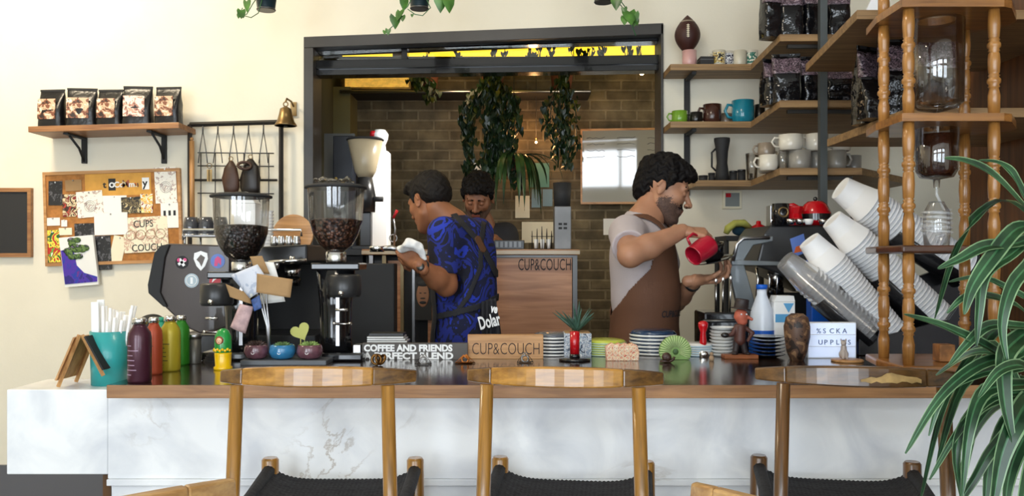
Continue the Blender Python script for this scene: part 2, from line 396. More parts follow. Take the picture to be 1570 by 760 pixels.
def marble_mat():
    m, nt, b = _nt('marble'); M['marble'] = m
    tc = nt.nodes.new('ShaderNodeTexCoord')
    n = nt.nodes.new('ShaderNodeTexNoise'); n.inputs['Scale'].default_value = 2.6; n.inputs['Detail'].default_value = 9; n.inputs['Roughness'].default_value = .6; n.inputs['Distortion'].default_value = .9; lk(nt, tc.outputs['Object'], n.inputs['Vector'])
    # thin veins where a distorted noise crosses its middle value
    a = nt.nodes.new('ShaderNodeMath'); a.operation = 'SUBTRACT'; a.inputs[1].default_value = .5; lk(nt, n.outputs['Fac'], a.inputs[0])
    ab = nt.nodes.new('ShaderNodeMath'); ab.operation = 'ABSOLUTE'; lk(nt, a.outputs[0], ab.inputs[0])
    r = nt.nodes.new('ShaderNodeValToRGB'); lk(nt, ab.outputs[0], r.inputs[0])
    r.color_ramp.elements[0].position = 0; r.color_ramp.elements[0].color = c4(hx('b8a896')); r.color_ramp.elements[1].position = .018; r.color_ramp.elements[1].color = (1, 1, 1, 1)
    # veins only here and there
    n3 = nt.nodes.new('ShaderNodeTexNoise'); n3.inputs['Scale'].default_value = 1.7; lk(nt, tc.outputs['Object'], n3.inputs['Vector'])
    r3 = nt.nodes.new('ShaderNodeValToRGB'); lk(nt, n3.outputs['Fac'], r3.inputs[0]); r3.color_ramp.elements[0].position = .52; r3.color_ramp.elements[0].color = (0, 0, 0, 1); r3.color_ramp.elements[1].position = .66; r3.color_ramp.elements[1].color = (1, 1, 1, 1)
    n2 = nt.nodes.new('ShaderNodeTexNoise'); n2.inputs['Scale'].default_value = 5; n2.inputs['Detail'].default_value = 7; n2.inputs['Distortion'].default_value = .6; lk(nt, tc.outputs['Object'], n2.inputs['Vector'])
    r2 = nt.nodes.new('ShaderNodeValToRGB'); lk(nt, n2.outputs['Fac'], r2.inputs[0]); r2.color_ramp.elements[0].position = .3; r2.color_ramp.elements[0].color = c4(hx('d4d6da')); r2.color_ramp.elements[1].position = .56; r2.color_ramp.elements[1].color = c4(hx('f1f1f0'))
    mm = nt.nodes.new('ShaderNodeMixRGB'); mm.blend_type = 'MULTIPLY'; lk(nt, r3.outputs[0], mm.inputs[0]); lk(nt, r2.outputs[0], mm.inputs[1]); lk(nt, r.outputs[0], mm.inputs[2])
    lk(nt, mm.outputs[0], b.inputs['Base Color']); b.inputs['Roughness'].default_value = .22
marble_mat()

# ------------------------------------------------------------------ the room
WY = 4.30                                   # face of the back wall
XL, XR, YF, ZC = -3.6, 2.75, -2.4, 3.4
struct(MB().b2((XL-.2, YF-.2, -.1), (XR+.2, 5.9, 0)).build('floor', 'floor_grey'))
struct(MB().b2((XL-.2, YF-.2, ZC), (XR+.2, WY+.2, ZC+.1)).build('ceiling', 'ceiling_white'))
OX0, OX1 = PX(467, WY), PX(1016, WY)
OZL, OZR = PZ(58, WY), PZ(37, WY)           # the head of the opening runs slightly out of level
w = MB()
w.b2((XL, WY, 0), (OX0, WY+.16, ZC)); w.b2((OX1, WY, 0), (XR, WY+.16, ZC))
w.prism([(OX0, OZL), (OX1, OZR), (OX1, ZC), (OX0, ZC)], -WY-.16, -WY, UP)
struct(w.build('wall_back', 'plaster'))
struct(MB().b2((XL-.15, YF, 0), (XL, WY+.16, ZC)).build('wall_left', 'plaster'))
struct(MB().b2((XR, YF, 0), (XR+.15, WY+.16, ZC)).build('wall_right', 'plaster_right'))
# shop front behind the viewer, with three bays of glass and three transoms
w = MB(); bays = [(-3.2, -1.3), (-.8, .9), (1.4, 2.5)]
xs = [XL]+[x for b_ in bays for x in b_]+[XR]
for i in range(0, len(xs), 2): w.b2((xs[i], YF-.15, 0), (xs[i+1], YF, ZC))
for a, b_ in bays:
    w.b2((a, YF-.15, 0), (b_, YF, .55)); w.b2((a, YF-.15, 2.35), (b_, YF, 2.55)); w.b2((a, YF-.15, 3.25), (b_, YF, ZC))
struct(w.build('wall_front', 'plaster'))
n = 0
for a, b_ in bays:
    for z0, z1 in ((.55, 2.35), (2.55, 3.25)):
        n += 1; q = MB()
        for (lo, hi) in (((a, z0), (b_, z0+.05)), ((a, z1-.05), (b_, z1)), ((a, z0), (a+.05, z1)), ((b_-.05, z0), (b_, z1)), (((a+b_)/2-.02, z0), ((a+b_)/2+.02, z1))):
            q.b2((lo[0], YF-.1, lo[1]), (hi[0], YF-.04, hi[1]))
        struct(q.build('window_%d' % n, 'frame_grey'))
# dark skirting on the back wall
mat('skirting_grey', '626266', .6)
struct(MB().b2((XL, WY-.02, 0), (OX0-.02, WY, PZ(712, WY))).build('baseboard_left', 'skirting_grey'))
# frame of the opening
t = MB(); fw = .048
t.b2((OX0, WY-.02, 0), (OX0+fw, WY+.17, OZL-.0551))
t.b2((OX1-.012, WY-.02, 0), (OX1, WY+.17, OZR-.005))
t.prism([(OX0, OZL-.055), (OX1, OZR-.055), (OX1, OZR), (OX0, OZL)], -WY-.17, -WY+.02, UP)
struct(t.build('trim_1', 'frame_grey', bevel=.002))
t = MB()       # dark sliding rail under the transom
t.prism([(OX0+fw, PZ(112, WY)), (OX1-.012, PZ(104, WY)), (OX1-.012, PZ(80, WY)), (OX0+fw, PZ(89, WY))], -WY-.14, -WY-.05, UP)
t.prism([(OX0+fw, PZ(103, WY)), (OX1-.012, PZ(95, WY)), (OX1-.012, PZ(92, WY)), (OX0+fw, PZ(100, WY))], -WY-.05, -WY-.035, UP)
t.prism([(OX0+fw, PZ(70, WY)), (OX1-.012, PZ(59, WY)), (OX1-.012, OZR-.055), (OX0+fw, OZL-.055)], -WY-.14, -WY-.05, UP)
for px in (613,):
    t.b2((PX(px, WY), WY+.06, PZ(92, WY)), (PX(px+9, WY), WY+.13, PZ(60, WY)))
struct(t.build('trim_2', 'gloss_black', bevel=.002))
t = MB(); t.prism([(OX0+fw, PZ(90, WY)), (OX1-.012, PZ(81, WY)), (OX1-.012, PZ(58, WY)), (OX0+fw, PZ(68, WY))], -WY-.10, -WY-.095, UP)
struct(t.build('window_7', 'pane_glass'))

# ------------------------------------------------------------------ the kitchen room behind
KY = 5.70
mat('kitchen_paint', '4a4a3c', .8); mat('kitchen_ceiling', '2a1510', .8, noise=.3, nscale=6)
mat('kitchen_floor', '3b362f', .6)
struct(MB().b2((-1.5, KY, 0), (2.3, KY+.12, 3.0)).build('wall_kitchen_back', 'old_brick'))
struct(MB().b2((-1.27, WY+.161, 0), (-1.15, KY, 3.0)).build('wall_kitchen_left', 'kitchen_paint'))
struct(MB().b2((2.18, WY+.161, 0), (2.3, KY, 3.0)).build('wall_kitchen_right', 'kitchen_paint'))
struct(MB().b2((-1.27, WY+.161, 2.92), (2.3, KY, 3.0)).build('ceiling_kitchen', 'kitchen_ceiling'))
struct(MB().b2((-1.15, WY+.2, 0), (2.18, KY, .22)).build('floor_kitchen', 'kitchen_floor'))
# pale corner board of the left kitchen wall
mat('olive_paint', '6e6845', .7)
struct(MB().b2((-1.15, 5.45, .22), (-1.04, KY, 2.52)).build('trim_3', 'olive_paint'))
area('kitchen_fill', (2.0, 5.0, 2.0), (.3, 5.6, 1.2), .5, .8, 8, (1, .88, .68))  # added warm fill for the kitchen; no window on this side
area('cylinder_fill', (-.25, 4.60, 2.35), (-.76, 4.84, 1.75), .12, .12, 2.4, (1, .97, .9), 60)  # added lamp that brightens the tall white cylinder, no fitting here

# ------------------------------------------------------------------ counter
SY0, SY1, SZ = 2.30, 3.06, PZ(590, 2.30)
SX0 = PX(163, SY0); SX1 = 1.90
r_ = thing('bar_slab', 'long dark polished wooden bar top running across the white marble counter', 'counter top', (0, SY0, SZ-.036))
s_ = MB().b2((SX0, SY0, SZ-.036), (SX1, SY1, SZ)); o = s_.build('worktop', ['slab_top', 'slab_edge'], r_, bevel=.002)
for p in o.data.polygons:
    if abs(p.normal.z) < .5 or p.normal.z < -.5: p.material_index = 1
MY = 2.42; MZ = PZ(597, MY); MB0 = PZ(727, MY)
mr = thing('marble_counter', 'white veined marble counter front under the wooden bar top', 'counter', (0, MY, 0))
m_ = MB(); m_.b2((PX(10, MY), MY, MB0), (PX(165, MY), MY+.22, MZ))
o = m_.build('end_block', 'marble', mr, bevel=.003)
m_ = MB(); m_.b2((PX(165, MY)+.001, MY, PZ(733, MY)), (SX1, MY+.2, SZ-.0365)); o = m_.build('front_slab', 'marble', mr)
m_ = MB(); m_.b2((PX(166, MY), MY-.012, PZ(743, MY)), (SX1, MY+.2, PZ(733, MY)-.0005)); m_.build('ledge', 'marble', mr, bevel=.002)
m_ = MB(); m_.b2((PX(168, MY), MY+.012, .1), (SX1, MY+.2, PZ(743, MY)-.0005)); m_.build('lower_panel', 'marble', mr)
m_ = MB(); m_.b2((PX(155, MY), MY+.01, 0), (PX(168, MY)-.001, MY+.12, PZ(729, MY))); m_.build('end_post', 'chair_dark_z', mr)
m_ = MB(); m_.b2((PX(166, MY), MY+.05, 0), (SX1, MY+.2, .0995)); m_.build('plinth', 'frame_grey', mr)
# support carcass under the slab
m_ = MB()
for x in (-.95, -.2, .5, 1.2, 1.8): m_.b2((x, MY+.2005, 0), (x+.03, SY1-.02, SZ-.0365))
m_.build('brace', 'matte_black', mr)
# worker counters behind
WZ = .93
for (x0, x1, lab) in ((PX(180, 3.1), PX(610, 3.1), 'black worker counter carrying the espresso machine on the left'), (PX(1092, 3.1), 1.9, 'black worker counter carrying the espresso machine on the right')):
    r_ = thing('work_counter', lab, 'counter', ((x0+x1)/2, 3.5, 0))
    MB().b2((x0, 3.075, WZ-.04), (x1, 3.78, WZ)).build('worktop', 'gloss_black', r_, bevel=.003)
    MB().b2((x0+.02, 3.1, 0), (x1-.02, 3.74, WZ-.0405)).build('cabinet', 'matte_black', r_)
# ------------------------------------------------------------------ bar chairs
mat('cord_black', (.022, .022, .025), .75, bump=.8, bscale=140, col2=(.008, .008, .01), nscale=60, stretch=(1, 3, 1))
def bar_chair(label, mats, loc, rz, group, wide=1.0, railh=.047, scuff=False, dz=0):
    wx, wz, end = mats
    t = thing('bar_chair', label, 'chair', loc, rz, group)
    inv = wm(t)
    # top rail: bowed, deeper in the middle, end blocks of darker wood
    def rail(u, k):
        x = (u-.5)*.465*wide; e = abs(2*u-1); y = -.012+.085*e*e; h = railh*(1-.42*e**2.2); th = .014*(1-.25*e**3)
        sx_ = [(-th, 0), (th, 0), (th, h), (-th*.6, h)]; q = sx_[k]; return (x, y+q[0], 1.113+dz+q[1])
    for nm, u0, u1, mm in (('rail_end', 0, .14, end), ('top_rail', .14, .80, wx), ('rail_end', .80, 1, end)):
        mb = MB(); n = 14; vs = [rail(u0+(u1-u0)*i/n, k) for i in range(n+1) for k in range(4)]
        fs = [(i*4+k, i*4+(k+1) % 4, (i+1)*4+(k+1) % 4, (i+1)*4+k) for i in range(n) for k in range(4)]+[(3, 2, 1, 0), (n*4, n*4+1, n*4+2, n*4+3)]
        mb.add([inv @ Vector(v) for v in vs], fs, 0, False)
        if scuff and nm == 'top_rail':
            pass
        mb.build(nm, mm, t, bevel=.004)
    def leg(a, b, r0, r1, nm='leg', cap=False):
        mb = MB(); L = (Vector(b)-Vector(a)).length
        pr = [(r0*.72, 0), (r0, L*.3), (r1*1.1, L*.62), (r1, L)] if not cap else [(r0*.75, 0), (r0, L*.5), (r0, L-.006), (r0*.8, L)]
        mb.lathe(pr, inv @ align(a, b), 16); mb.build(nm, wz, t)
    for s in (-1, 1):
        leg((s*.205, -.03, 0), (s*.174, .008, 1.114+dz), .023, .0155)
        leg((s*.205, .365, 0), (s*.197, .36, .866), .023, .022, cap=True)
        MB().cyl(inv @ Vector((s*.196, -.01, .35)), inv @ Vector((s*.2, .36, .33)), .011, m=0).build('stretcher', wx, t)
        # side rail wrapped in cord
        mb = MB(); mb.tube([inv @ Vector((s*.190, -.005, .79)), inv @ Vector((s*.195, .18, .808)), inv @ Vector((s*.197, .36, .836))], .017, 10); mb.build('seat_rail', 'cord_black', t)
    MB().cyl(inv @ Vector((-.2, .36, .28)), inv @ Vector((.2, .36, .28)), .012).build('footrest', wx, t)
    MB().cyl(inv @ Vector((-.19, -.01, .45)), inv @ Vector((.19, -.01, .45)), .011).build('stretcher', wx, t)
    def seat(u, v):
        e = abs(2*u-1); y = -.005+.375*v; edge = .780+.024*v
        z = edge+(.032*e**5)-.012*math.sin(math.pi*v)*(1-e*e)
        z += .0028*math.sin(u*math.pi*34)*math.cos(v*math.pi*30)*(1 if (int(u*34)+int(v*15)) % 2 else -1)
        return inv @ Vector(((u-.5)*.385, y, z))
    mb = MB(); mb.grid(seat, 68, 60); mb.build('woven_seat', 'cord_black', t, solid=.012)
    return t
mat('scuffed', 'c9a468', .6, noise=.4, nscale=25)
wood('chair_end', '7a5424', '4a3014', 'X', 1.3, .25, .5)
G = 'bar chairs pulled up to the counter'
bar_chair('brown bar chair nearest the three little bowls of succulents', ('chair_wood', 'chair_wood_z', 'chair_end'), (-.460, 1.945, 0), 0, G)
bar_chair('brown bar chair in front of the wooden block with shop lettering', ('chair_wood', 'chair_wood_z', 'chair_end'), (.113, 1.935, 0), -8, G)
c3 = bar_chair('darker bar chair with a pale scuffed patch on its top rail', ('chair_dark', 'chair_dark_z', 'chair_dark'), (.805, 1.945, 0), -11, G)
mb = MB(); rs = random.Random(3); inv = wm(c3); top = []; bot = []
for i in range(13):
    u = -.01+.014*i*.8; e = abs(u/.2325); y = -.012+.085*e*e-.0148
    top.append((u, y, 1.145+rs.uniform(-.003, .004)-.012*abs(i-6)/6)); bot.append((u, y, 1.126+rs.uniform(-.003, .003)))
mb.add([inv @ Vector(p) for p in top+bot], [(i, i+1, 14+i, 13+i) for i in range(12)]); o = mb.build('scuff', 'scuffed', c3, solid=.0006); o['label'] = 'pale patch of worn bare wood'
G2 = 'light wood chairs in the foreground'
for lab, lc, rz, s_ in (('light wood chair whose rail end shows at the bottom left', (-.545, 1.075, -.074), 42, 1), ('light wood chair whose rail end shows at the bottom right', (.385, 1.075, -.082), -46, -1)):
    bar_chair(lab, ('light_wood', 'light_wood_z', 'light_wood'), (lc[0], lc[1], 0), rz, G2, 1.0, .055, dz=lc[2])

# ------------------------------------------------------------------ left wall: shelf with coffee bags
mat('foil', (.008, .008, .009), .3, spec=.5, bump=.6, bscale=45)
mat('foil_crinkle', (.005, .005, .006), .10, spec=.6, bump=1, bscale=38)
def loft_bag(w, d, h, seed, crinkle=0.0, top=.86):
    rs = random.Random(seed); o1 = rs.random()*9
    def fn(u, v):
        a = 2*math.pi*u; ca, sa = math.cos(a), math.sin(a)
        ex = .45; x = math.copysign(abs(ca)**ex, ca)*w/2; y = math.copysign(abs(sa)**ex, sa)*d/2
        t = v; pinch = 1-max(0, (t-.45)/.5)**1.3 if t > .45 else 1-.12*(.45-t)
        y *= max(pinch, .05); bul = 1-.05*math.sin(t*math.pi); x *= bul
        z = h*t
        if crinkle:
            n = mnoise.noise(Vector((x*28+o1, y*28, z*28)))*crinkle; x += n; y += n*1.4*(1 if t > .05 else 0)
        return (x, y, z)
    return fn
def coffee_bag(label, loc, w, h, d=.07, rz=0, group=None, seed=1, pic=None, band=None, foil='foil', crk=.002):
    t = thing('coffee_bag', label, 'coffee bag', loc, rz, group); X = wm(t)
    mb = MB(); mb.grid(loft_bag(w, d, h, seed, crk), 32, 20, X=X)
    mb.add([X @ Vector(loft_bag(w, d, h, seed, 0)(i/16, 0)) for i in range(16)], [tuple(range(16))])
    mb.build('pouch', foil, t)
    MB().box((0, 0, h*.985), (w*.99, .006, h*.05), X).build('seal', 'matte_black', t)
    if pic:
        MB().box((w*pic[1], -d/2-.0015, h*.47), (w*pic[2], .002, h*.52), X @ R(-2, 'X')).build('label', pic[0], t)
    if band:
        mb = MB(); f = loft_bag(w*1.02, d*1.06, h, seed, crk)
        mb.grid(lambda u, v: f(.5+.5*u, .58+.36*v), 20, 8, X=X); mb.build('label', band, t, solid=.001)
    return t
def picture_mat(name, cols, scale, rough=.5):
    m, nt, b = _nt(name); M[name] = m
    tc = nt.nodes.new('ShaderNodeTexCoord'); v = nt.nodes.new('ShaderNodeTexNoise'); v.inputs['Scale'].default_value = scale; v.inputs['Detail'].default_value = 3; v.inputs['Distortion'].default_value = 1.2
    lk(nt, tc.outputs['Object'], v.inputs['Vector']); r = nt.nodes.new('ShaderNodeValToRGB'); r.color_ramp.interpolation = 'CONSTANT' if len(cols) > 2 else 'LINEAR'
    lk(nt, v.outputs['Fac'], r.inputs[0]); n = len(cols)
    while len(r.color_ramp.elements) < n: r.color_ramp.elements.new(.5)
    for i, c in enumerate(cols):
        r.color_ramp.elements[i].position = .32+.36*i/max(n-1, 1); r.color_ramp.elements[i].color = c4(hx(c) if isinstance(c, str) else c)
    lk(nt, r.outputs[0], b.inputs['Base Color']); b.inputs['Roughness'].default_value = rough
    return m
picture_mat('bag_photo', ['2a1c16', '7a4a35', 'cfae90', 'e6dccb', '54342a'], 22)
picture_mat('bag_photo_pink', ['3a2020', 'b08070', 'ead8c8', 'c79a86', '2a1a1a'], 26)
picture_mat('pink_band', ['1c161a', '7a6670', '2c2228', 'a8949c', '2a2026'], 60, .3)
sx0, sx1 = PX(50, 4.12), PX(279, 4.12)
SHZ = PZ(192.5, 4.12)
sh = thing('wall_shelf', 'thin brown wall shelf on black brackets above the cork board', 'shelf', ((sx0+sx1)/2, 4.2, SHZ-.03))
TILT = T((sx0+sx1)/2, 0, SHZ) @ R(-1.6, 'Y') @ T(-(sx0+sx1)/2, 0, -SHZ)
MB().b2((sx0, 4.08, SHZ-.028), (sx1, 4.299, SHZ), TILT).build('board', 'shelf_wood', sh, bevel=.002)
for px in (115, 240):
    x = PX(px, 4.2); b_ = MB(); zz = (TILT @ Vector((x, 4.2, SHZ-.029))).z
    b_.b2((x-.012, 4.285, PZ(250, 4.28)), (x+.012, 4.2995, zz)); b_.b2((x-.012, 4.11, zz-.009), (x+.012, 4.2845, zz-.001))
    b_.tube([(x, 4.29, zz-.12), (x, 4.24, zz-.06), (x, 4.15, zz-.012)], .006)
    b_.build('bracket', 'matte_black', sh)
GB = 'black coffee bags on the left wall shelf'
for i, (a, b_, tp, ph) in enumerate(((61, 101, 138, 'bag_photo'), (104, 149, 136, 'bag_photo'), (151, 190, 138, 'bag_photo'), (190, 234, 133, 'bag_photo_pink'), (239, 279, 134, 'bag_photo'))):
    Y = 4.17; x = (PX(a, Y)+PX(b_, Y))/2; w_ = PX(b_, Y)-PX(a, Y); zz = (TILT @ Vector((x, 4.17, SHZ))).z+.001
    lab = ['black coffee bag at the left end of the brown wall shelf', 'black coffee bag with photo label, second from the left on the wall shelf', 'narrower black coffee bag in the middle of the wall shelf row', 'tallest black coffee bag with pinkish photo label, fourth on the wall shelf', 'black coffee bag at the right end of the brown wall shelf'][i]
    coffee_bag(lab, (x, Y, zz), w_, PZ(tp, Y)-zz, .08, (-6, 5, -3, 4, -5)[i], GB, i+1, (ph, -.06, .72))
MB
# black chalk board at the left edge
cb = thing('chalkboard', 'blank black chalkboard in a thin wooden frame at the left edge', 'chalkboard', (PX(5, 4.28), 4.29, PZ(394, 4.28)))
x0, x1, z0, z1 = PX(-50, 4.28), PX(48, 4.28), PZ(394, 4.28), PZ(288, 4.28)
MB().b2((x0+.012, 4.283, z0+.012), (x1-.012, 4.296, z1-.012)).build('board', 'matte_black', cb)
f_ = MB()
for lo, hi in (((x0, z0), (x1, z0+.02)), ((x0, z1-.02), (x1, z1)), ((x1-.018, z0+.02), (x1, z1-.02)), ((x0, z0+.02), (x0+.018, z1-.02))): f_.b2((lo[0], 4.275, lo[1]), (hi[0], 4.2985, hi[1]))
f_.build('frame', 'shelf_wood', cb)

# ------------------------------------------------------------------ cork board with pinned papers
mat('cork', 'b5793f', .9, noise=.3, nscale=40); mat('cork_orange', 'd9a04a', .8, noise=.15, nscale=20)
CBX = T(PX(173, 4.29), 0, PZ(333, 4.29)) @ R(-1.8, 'Y') @ T(-PX(173, 4.29), 0, -PZ(333, 4.29))
def CP(px, py, Y=4.29): return (PX(px, Y), PZ(py, Y))
k = thing('cork_board', 'cork board in a thin wooden frame covered with pinned papers', 'cork board', (PX(173, 4.29), 4.295, PZ(408, 4.29)))
(x0, z1), (x1, z0) = CP(69, 261), CP(279, 405)
MB().b2((x0+.01, 4.284, z0+.01), (x1-.01, 4.296, z1-.01), CBX).build('cork_sheet', 'cork', k)
f_ = MB()
for lo, hi in (((x0, z0), (x1, z0+.016)), ((x0, z1-.016), (x1, z1)), ((x0, z0+.016), (x0+.014, z1-.016)), ((x1-.014, z0+.016), (x1, z1-.016))): f_.b2((lo[0], 4.278, lo[1]), (hi[0], 4.299, hi[1]), CBX)
f_.build('frame', 'pine', k)
picture_mat('sketch_faces', ['e9e0c4', 'e9e0c4', 'c9a791', 'e9e0c4', 'e3d6b8'], 30)
picture_mat('sketch_rose', ['efe9dc', 'efe9dc', 'b9a49a', 'efe9dc'], 45)
picture_mat('photo_red', ['7a1a14', 'd8c8a0', '3a2010', 'b84030', '806040'], 30)
picture_mat('photo_dark', ['15130f', '6f6040', '2b251c', 'cbb98a', '1c1813'], 34)
picture_mat('poster_green', ['2a5a2c', 'e8d94a', 'b82a1e', '5aa03c', 'e9e4d0'], 22)
picture_mat('chalk_dark', ['1b1a1a', '1b1a1a', '58565a', '1b1a1a'], 40)
picture_mat('collage', ['e8dc9a', 'e2a020', 'f0ead8', '8a3020', 'f5c840'], 40)
picture_mat('boot_purple', ['2a1c7a', '4a2aa0', '2038a0', '6a2a8a'], 14)
picture_mat('leafy', ['2e4a22', '5e7a3a', '23381c', '7a6a8a', '3e5a2c'], 26)
PAPERS = [  # name, category, label, px box, mat, rotation, layer
    ('paper_strip', 'long orange card strip with cut out letters across the board top', (133, 266, 234, 300), 'cork_orange', 0, 0),
    ('photo_print', 'dark photo print pinned at the top left of the cork board', (77, 275, 98, 312), 'chalk_dark', 2, 1),
    ('kraft_card', 'small brown kraft card pinned beside the orange strip', (103, 274, 128, 291), 'kraft', -1, 1),
    ('postcard', 'red postcard pinned over a cream sheet at the board left', (98, 296, 121, 330), 'photo_red', 1, 1),
    ('sketch', 'cream sheet with a round ink mandala drawing', (120, 292, 160, 332), 'sketch_rose', -3, 2),
    ('paper_sheet', 'blank white sheet pinned in the centre of the cork board', (158, 300, 196, 326), 'paper_white', 1, 1),
    ('paper_sheet', 'blank white sheet pinned below the central one', (146, 326, 197, 360), 'paper_white', 0, 3),
    ('photo_print', 'dark cafe photo print under the orange strip', (188, 303, 218, 328), 'photo_dark', -1, 2),
    ('photo_print', 'small pale photo print right of the dark cafe photo', (217, 299, 236, 328), 'collage', 2, 2),
    ('sketch', 'white page with a line drawing of a cup, top right', (240, 259, 273, 314), 'sketch_rose', -1, 1),
    ('sketch', 'white page with small dark ink figures, right edge', (248, 314, 275, 352), 'paper_white', 0, 2),
    ('drawing', 'cream drawing lettered with faces of a crowd, lower right', (190, 334, 258, 388), 'sketch_faces', -1.5, 2),
    ('card', 'small white card with a grey corner at the left edge', (72, 331, 93, 343), 'paper_white', 0, 1),
    ('card', 'tiny white card with black letter at the left', (95, 335, 104, 345), 'paper_white', 2, 1),
    ('card', 'small cream card below the tiny lettered one', (91, 347, 111, 358), 'paper_cream', 0, 1),
    ('poster', 'colourful fruit poster at the lower left of the cork board', (71, 350, 92, 399), 'poster_green', -1, 1),
    ('chalk_card', 'black card with chalk marks behind the central sheets', (115, 341, 145, 372), 'chalk_dark', 0, 1),
    ('chalk_card', 'black card with white rose chalk drawing', (146, 361, 170, 413), 'chalk_dark', -1, 2),
    ('paper_sheet', 'cream folded sheet pinned slanting beside the rose card', (170, 362, 190, 404), 'paper_cream', 14, 1)]
for i, (nm, lab, (a, b_, c_, d_), mm, rot, ly) in enumerate(PAPERS):
    (xa, za), (xb, zb) = CP(a, b_), CP(c_, d_); cx, cz = (xa+xb)/2, (za+zb)/2
    y = 4.2835-.0016*ly-.0002*(i % 4); X = CBX @ T(cx, y, cz) @ R(rot, 'Y')
    t = thing(nm, lab, {'sketch': 'drawing', 'drawing': 'drawing', 'photo_print': 'photo', 'poster': 'poster'}.get(nm, 'paper'), tuple(X.translation), 0, 'papers pinned to the cork board')
    MB().box((0, 0, 0), (xb-xa, .0012, za-zb), X).build('sheet', mm, t)
    H = (za-zb)/2
    if nm != 'paper_strip': MB().sph((0, -.003, H*.88), .004, 0, 8, 6, X).build('pin', 'white_plastic' if i % 2 else 'steel', t)
    Xt = X @ T(0, -.0012, 0) @ UP
    if nm == 'paper_strip':
        for j, (ch, x_, s_, cc) in enumerate((('t', -.075, .045, 'matte_black'), ('o', -.045, .055, 'white'), ('Co', -.02, .04, 'white'), ('M', .02, .05, 'photo_red'), ('m', .055, .04, 'white'), ('u', .085, .04, 'photo_red'), ('y', .125, .055, 'matte_black'))):
            if ch in 'oy': MB().box((x_+.015, -.0014, 0), (.036, .001, .06), X).build('letter_card', 'white' if ch == 'y' else 'matte_black', t)
            MB().text(ch, s_, Xt @ T(x_, -.015, .002), bold=.001).build('letter', cc, t)
    if 'faces of a crowd' in lab:
        MB().text('CUPS', .05, Xt @ T(-.06, .038, .0005), sx=.85).build('lettering', 'matte_black', t)
        MB().text('COUCH', .05, Xt @ T(-.075, -.082, .0005), sx=.85).build('lettering', 'matte_black', t)
        mb = MB()
        for j in range(4): mb.torus((-.075+.05*j, 0, .001), .024, .0012, Xt, 16, 4)
        mb.build('ink_faces', 'kraft', t)
    if 'cup, top right' in lab or 'mandala' in lab:
        mb = MB()
        for rr in (.028, .02, .011): mb.torus((0, -.01, .001), rr, .001, Xt, 18, 4)
        mb.build('ink_lines', 'steel', t)
    if 'ink figures' in lab:
        mb = MB()
        for j in range(3): mb.box((-.025+.025*j, -.001, .012), (.012, .0006, .026), X)
        mb.build('ink_figures', 'matte_black', t)
# shoe shaped poster hanging below the board
X = T(PX(122, 4.26), 4.262, PZ(400, 4.26)) @ R(-5, 'Y') @ R(4, 'X')
t = thing('picture_panel', 'tilted canvas of a purple boot filled with leaves below the cork board', 'picture', tuple(X.translation))
MB().box((0, 0, 0), (.17, .02, .25), X).build('canvas', 'paper_white', t)
MB().prism([(-.082, -.11), (.08, -.11), (.083, -.085), (.02, -.06), (-.012, -.02), (-.02, .07), (-.082, .06)], .0105, .0125, X @ UP).build('painted_boot', 'boot_purple', t)
mb = MB(); rs = random.Random(5)
for i in range(26):
    a, r = rs.random()*6.3, rs.random()
    c_ = (-.01+.06*r*math.cos(a), .0125+.0003*(i % 5), .065+.045*r*math.sin(a)); mb.sph((c_[0], -c_[1], c_[2]), .018, 0, 8, 5, X, (1.1, .15, .8))
mb.build('painted_leaves', 'leafy', t)

# ------------------------------------------------------------------ iron grid rack with hooks, leather pieces, bell
mat('dark_iron', (.06, .055, .05), .5, .7); mat('leather', '4b2f20', .5, noise=.5, nscale=10); mat('leather_dark', '1f1712', .4, noise=.4, nscale=10)
GY = 4.25
g = thing('utensil_rack', 'iron grid rack with wire loops on the wall beside the opening', 'rack', (PX(360, GY), GY, PZ(480, GY)))
def PT(px, py, Y=GY): return P(px, py, Y)
mb = MB()
for a, b_ in (((291, 191), (431, 187)), ((431, 187), (431, 470)), ((291, 191), (291, 470)), ((297, 276), (425, 276))):
    p, q = PT(*a), PT(*b_); mb.tube([p, q], .012 if a != (297, 276) else .006, 4, smooth=False)
mb.build('frame', 'dark_iron', g)
mb = MB()
for py in (234, 254, 296): mb.tube([PT(303, py), PT(420, py+1)], .003, 6)
for px in (308, 330, 352, 374, 398, 412): mb.tube([PT(px, 234, GY+.005), PT(px, 360, GY+.005)], .003, 6)
mb.build('mesh', 'dark_steel', g)
for px in (311, 334, 358, 381, 404):
    m2 = MB(); m2.tube([PT(px, 190), PT(px, 203)], .004, 6); m2.tube([PT(px, 200, GY-.01), PT(px-5, 232, GY-.01), PT(px-7, 250, GY-.01)], .0025, 5); m2.tube([PT(px, 200, GY-.01), PT(px+5, 232, GY-.01), PT(px+7, 250, GY-.01)], .0025, 5)
    m2.build('hook', 'dark_steel', g)
rp = thing('rolling_rod', 'pale wooden rod standing upright in the left of the iron rack', 'wooden rod', tuple(PT(295, 330, GY-.03)))
MB().cyl(PT(295, 345, GY-.035), PT(294, 216, GY-.035), .012).build('rod', 'pine_z', rp)
MB().sph(tuple(PT(294, 213, GY-.035)), .009).build('knob', 'pine_z', rp)
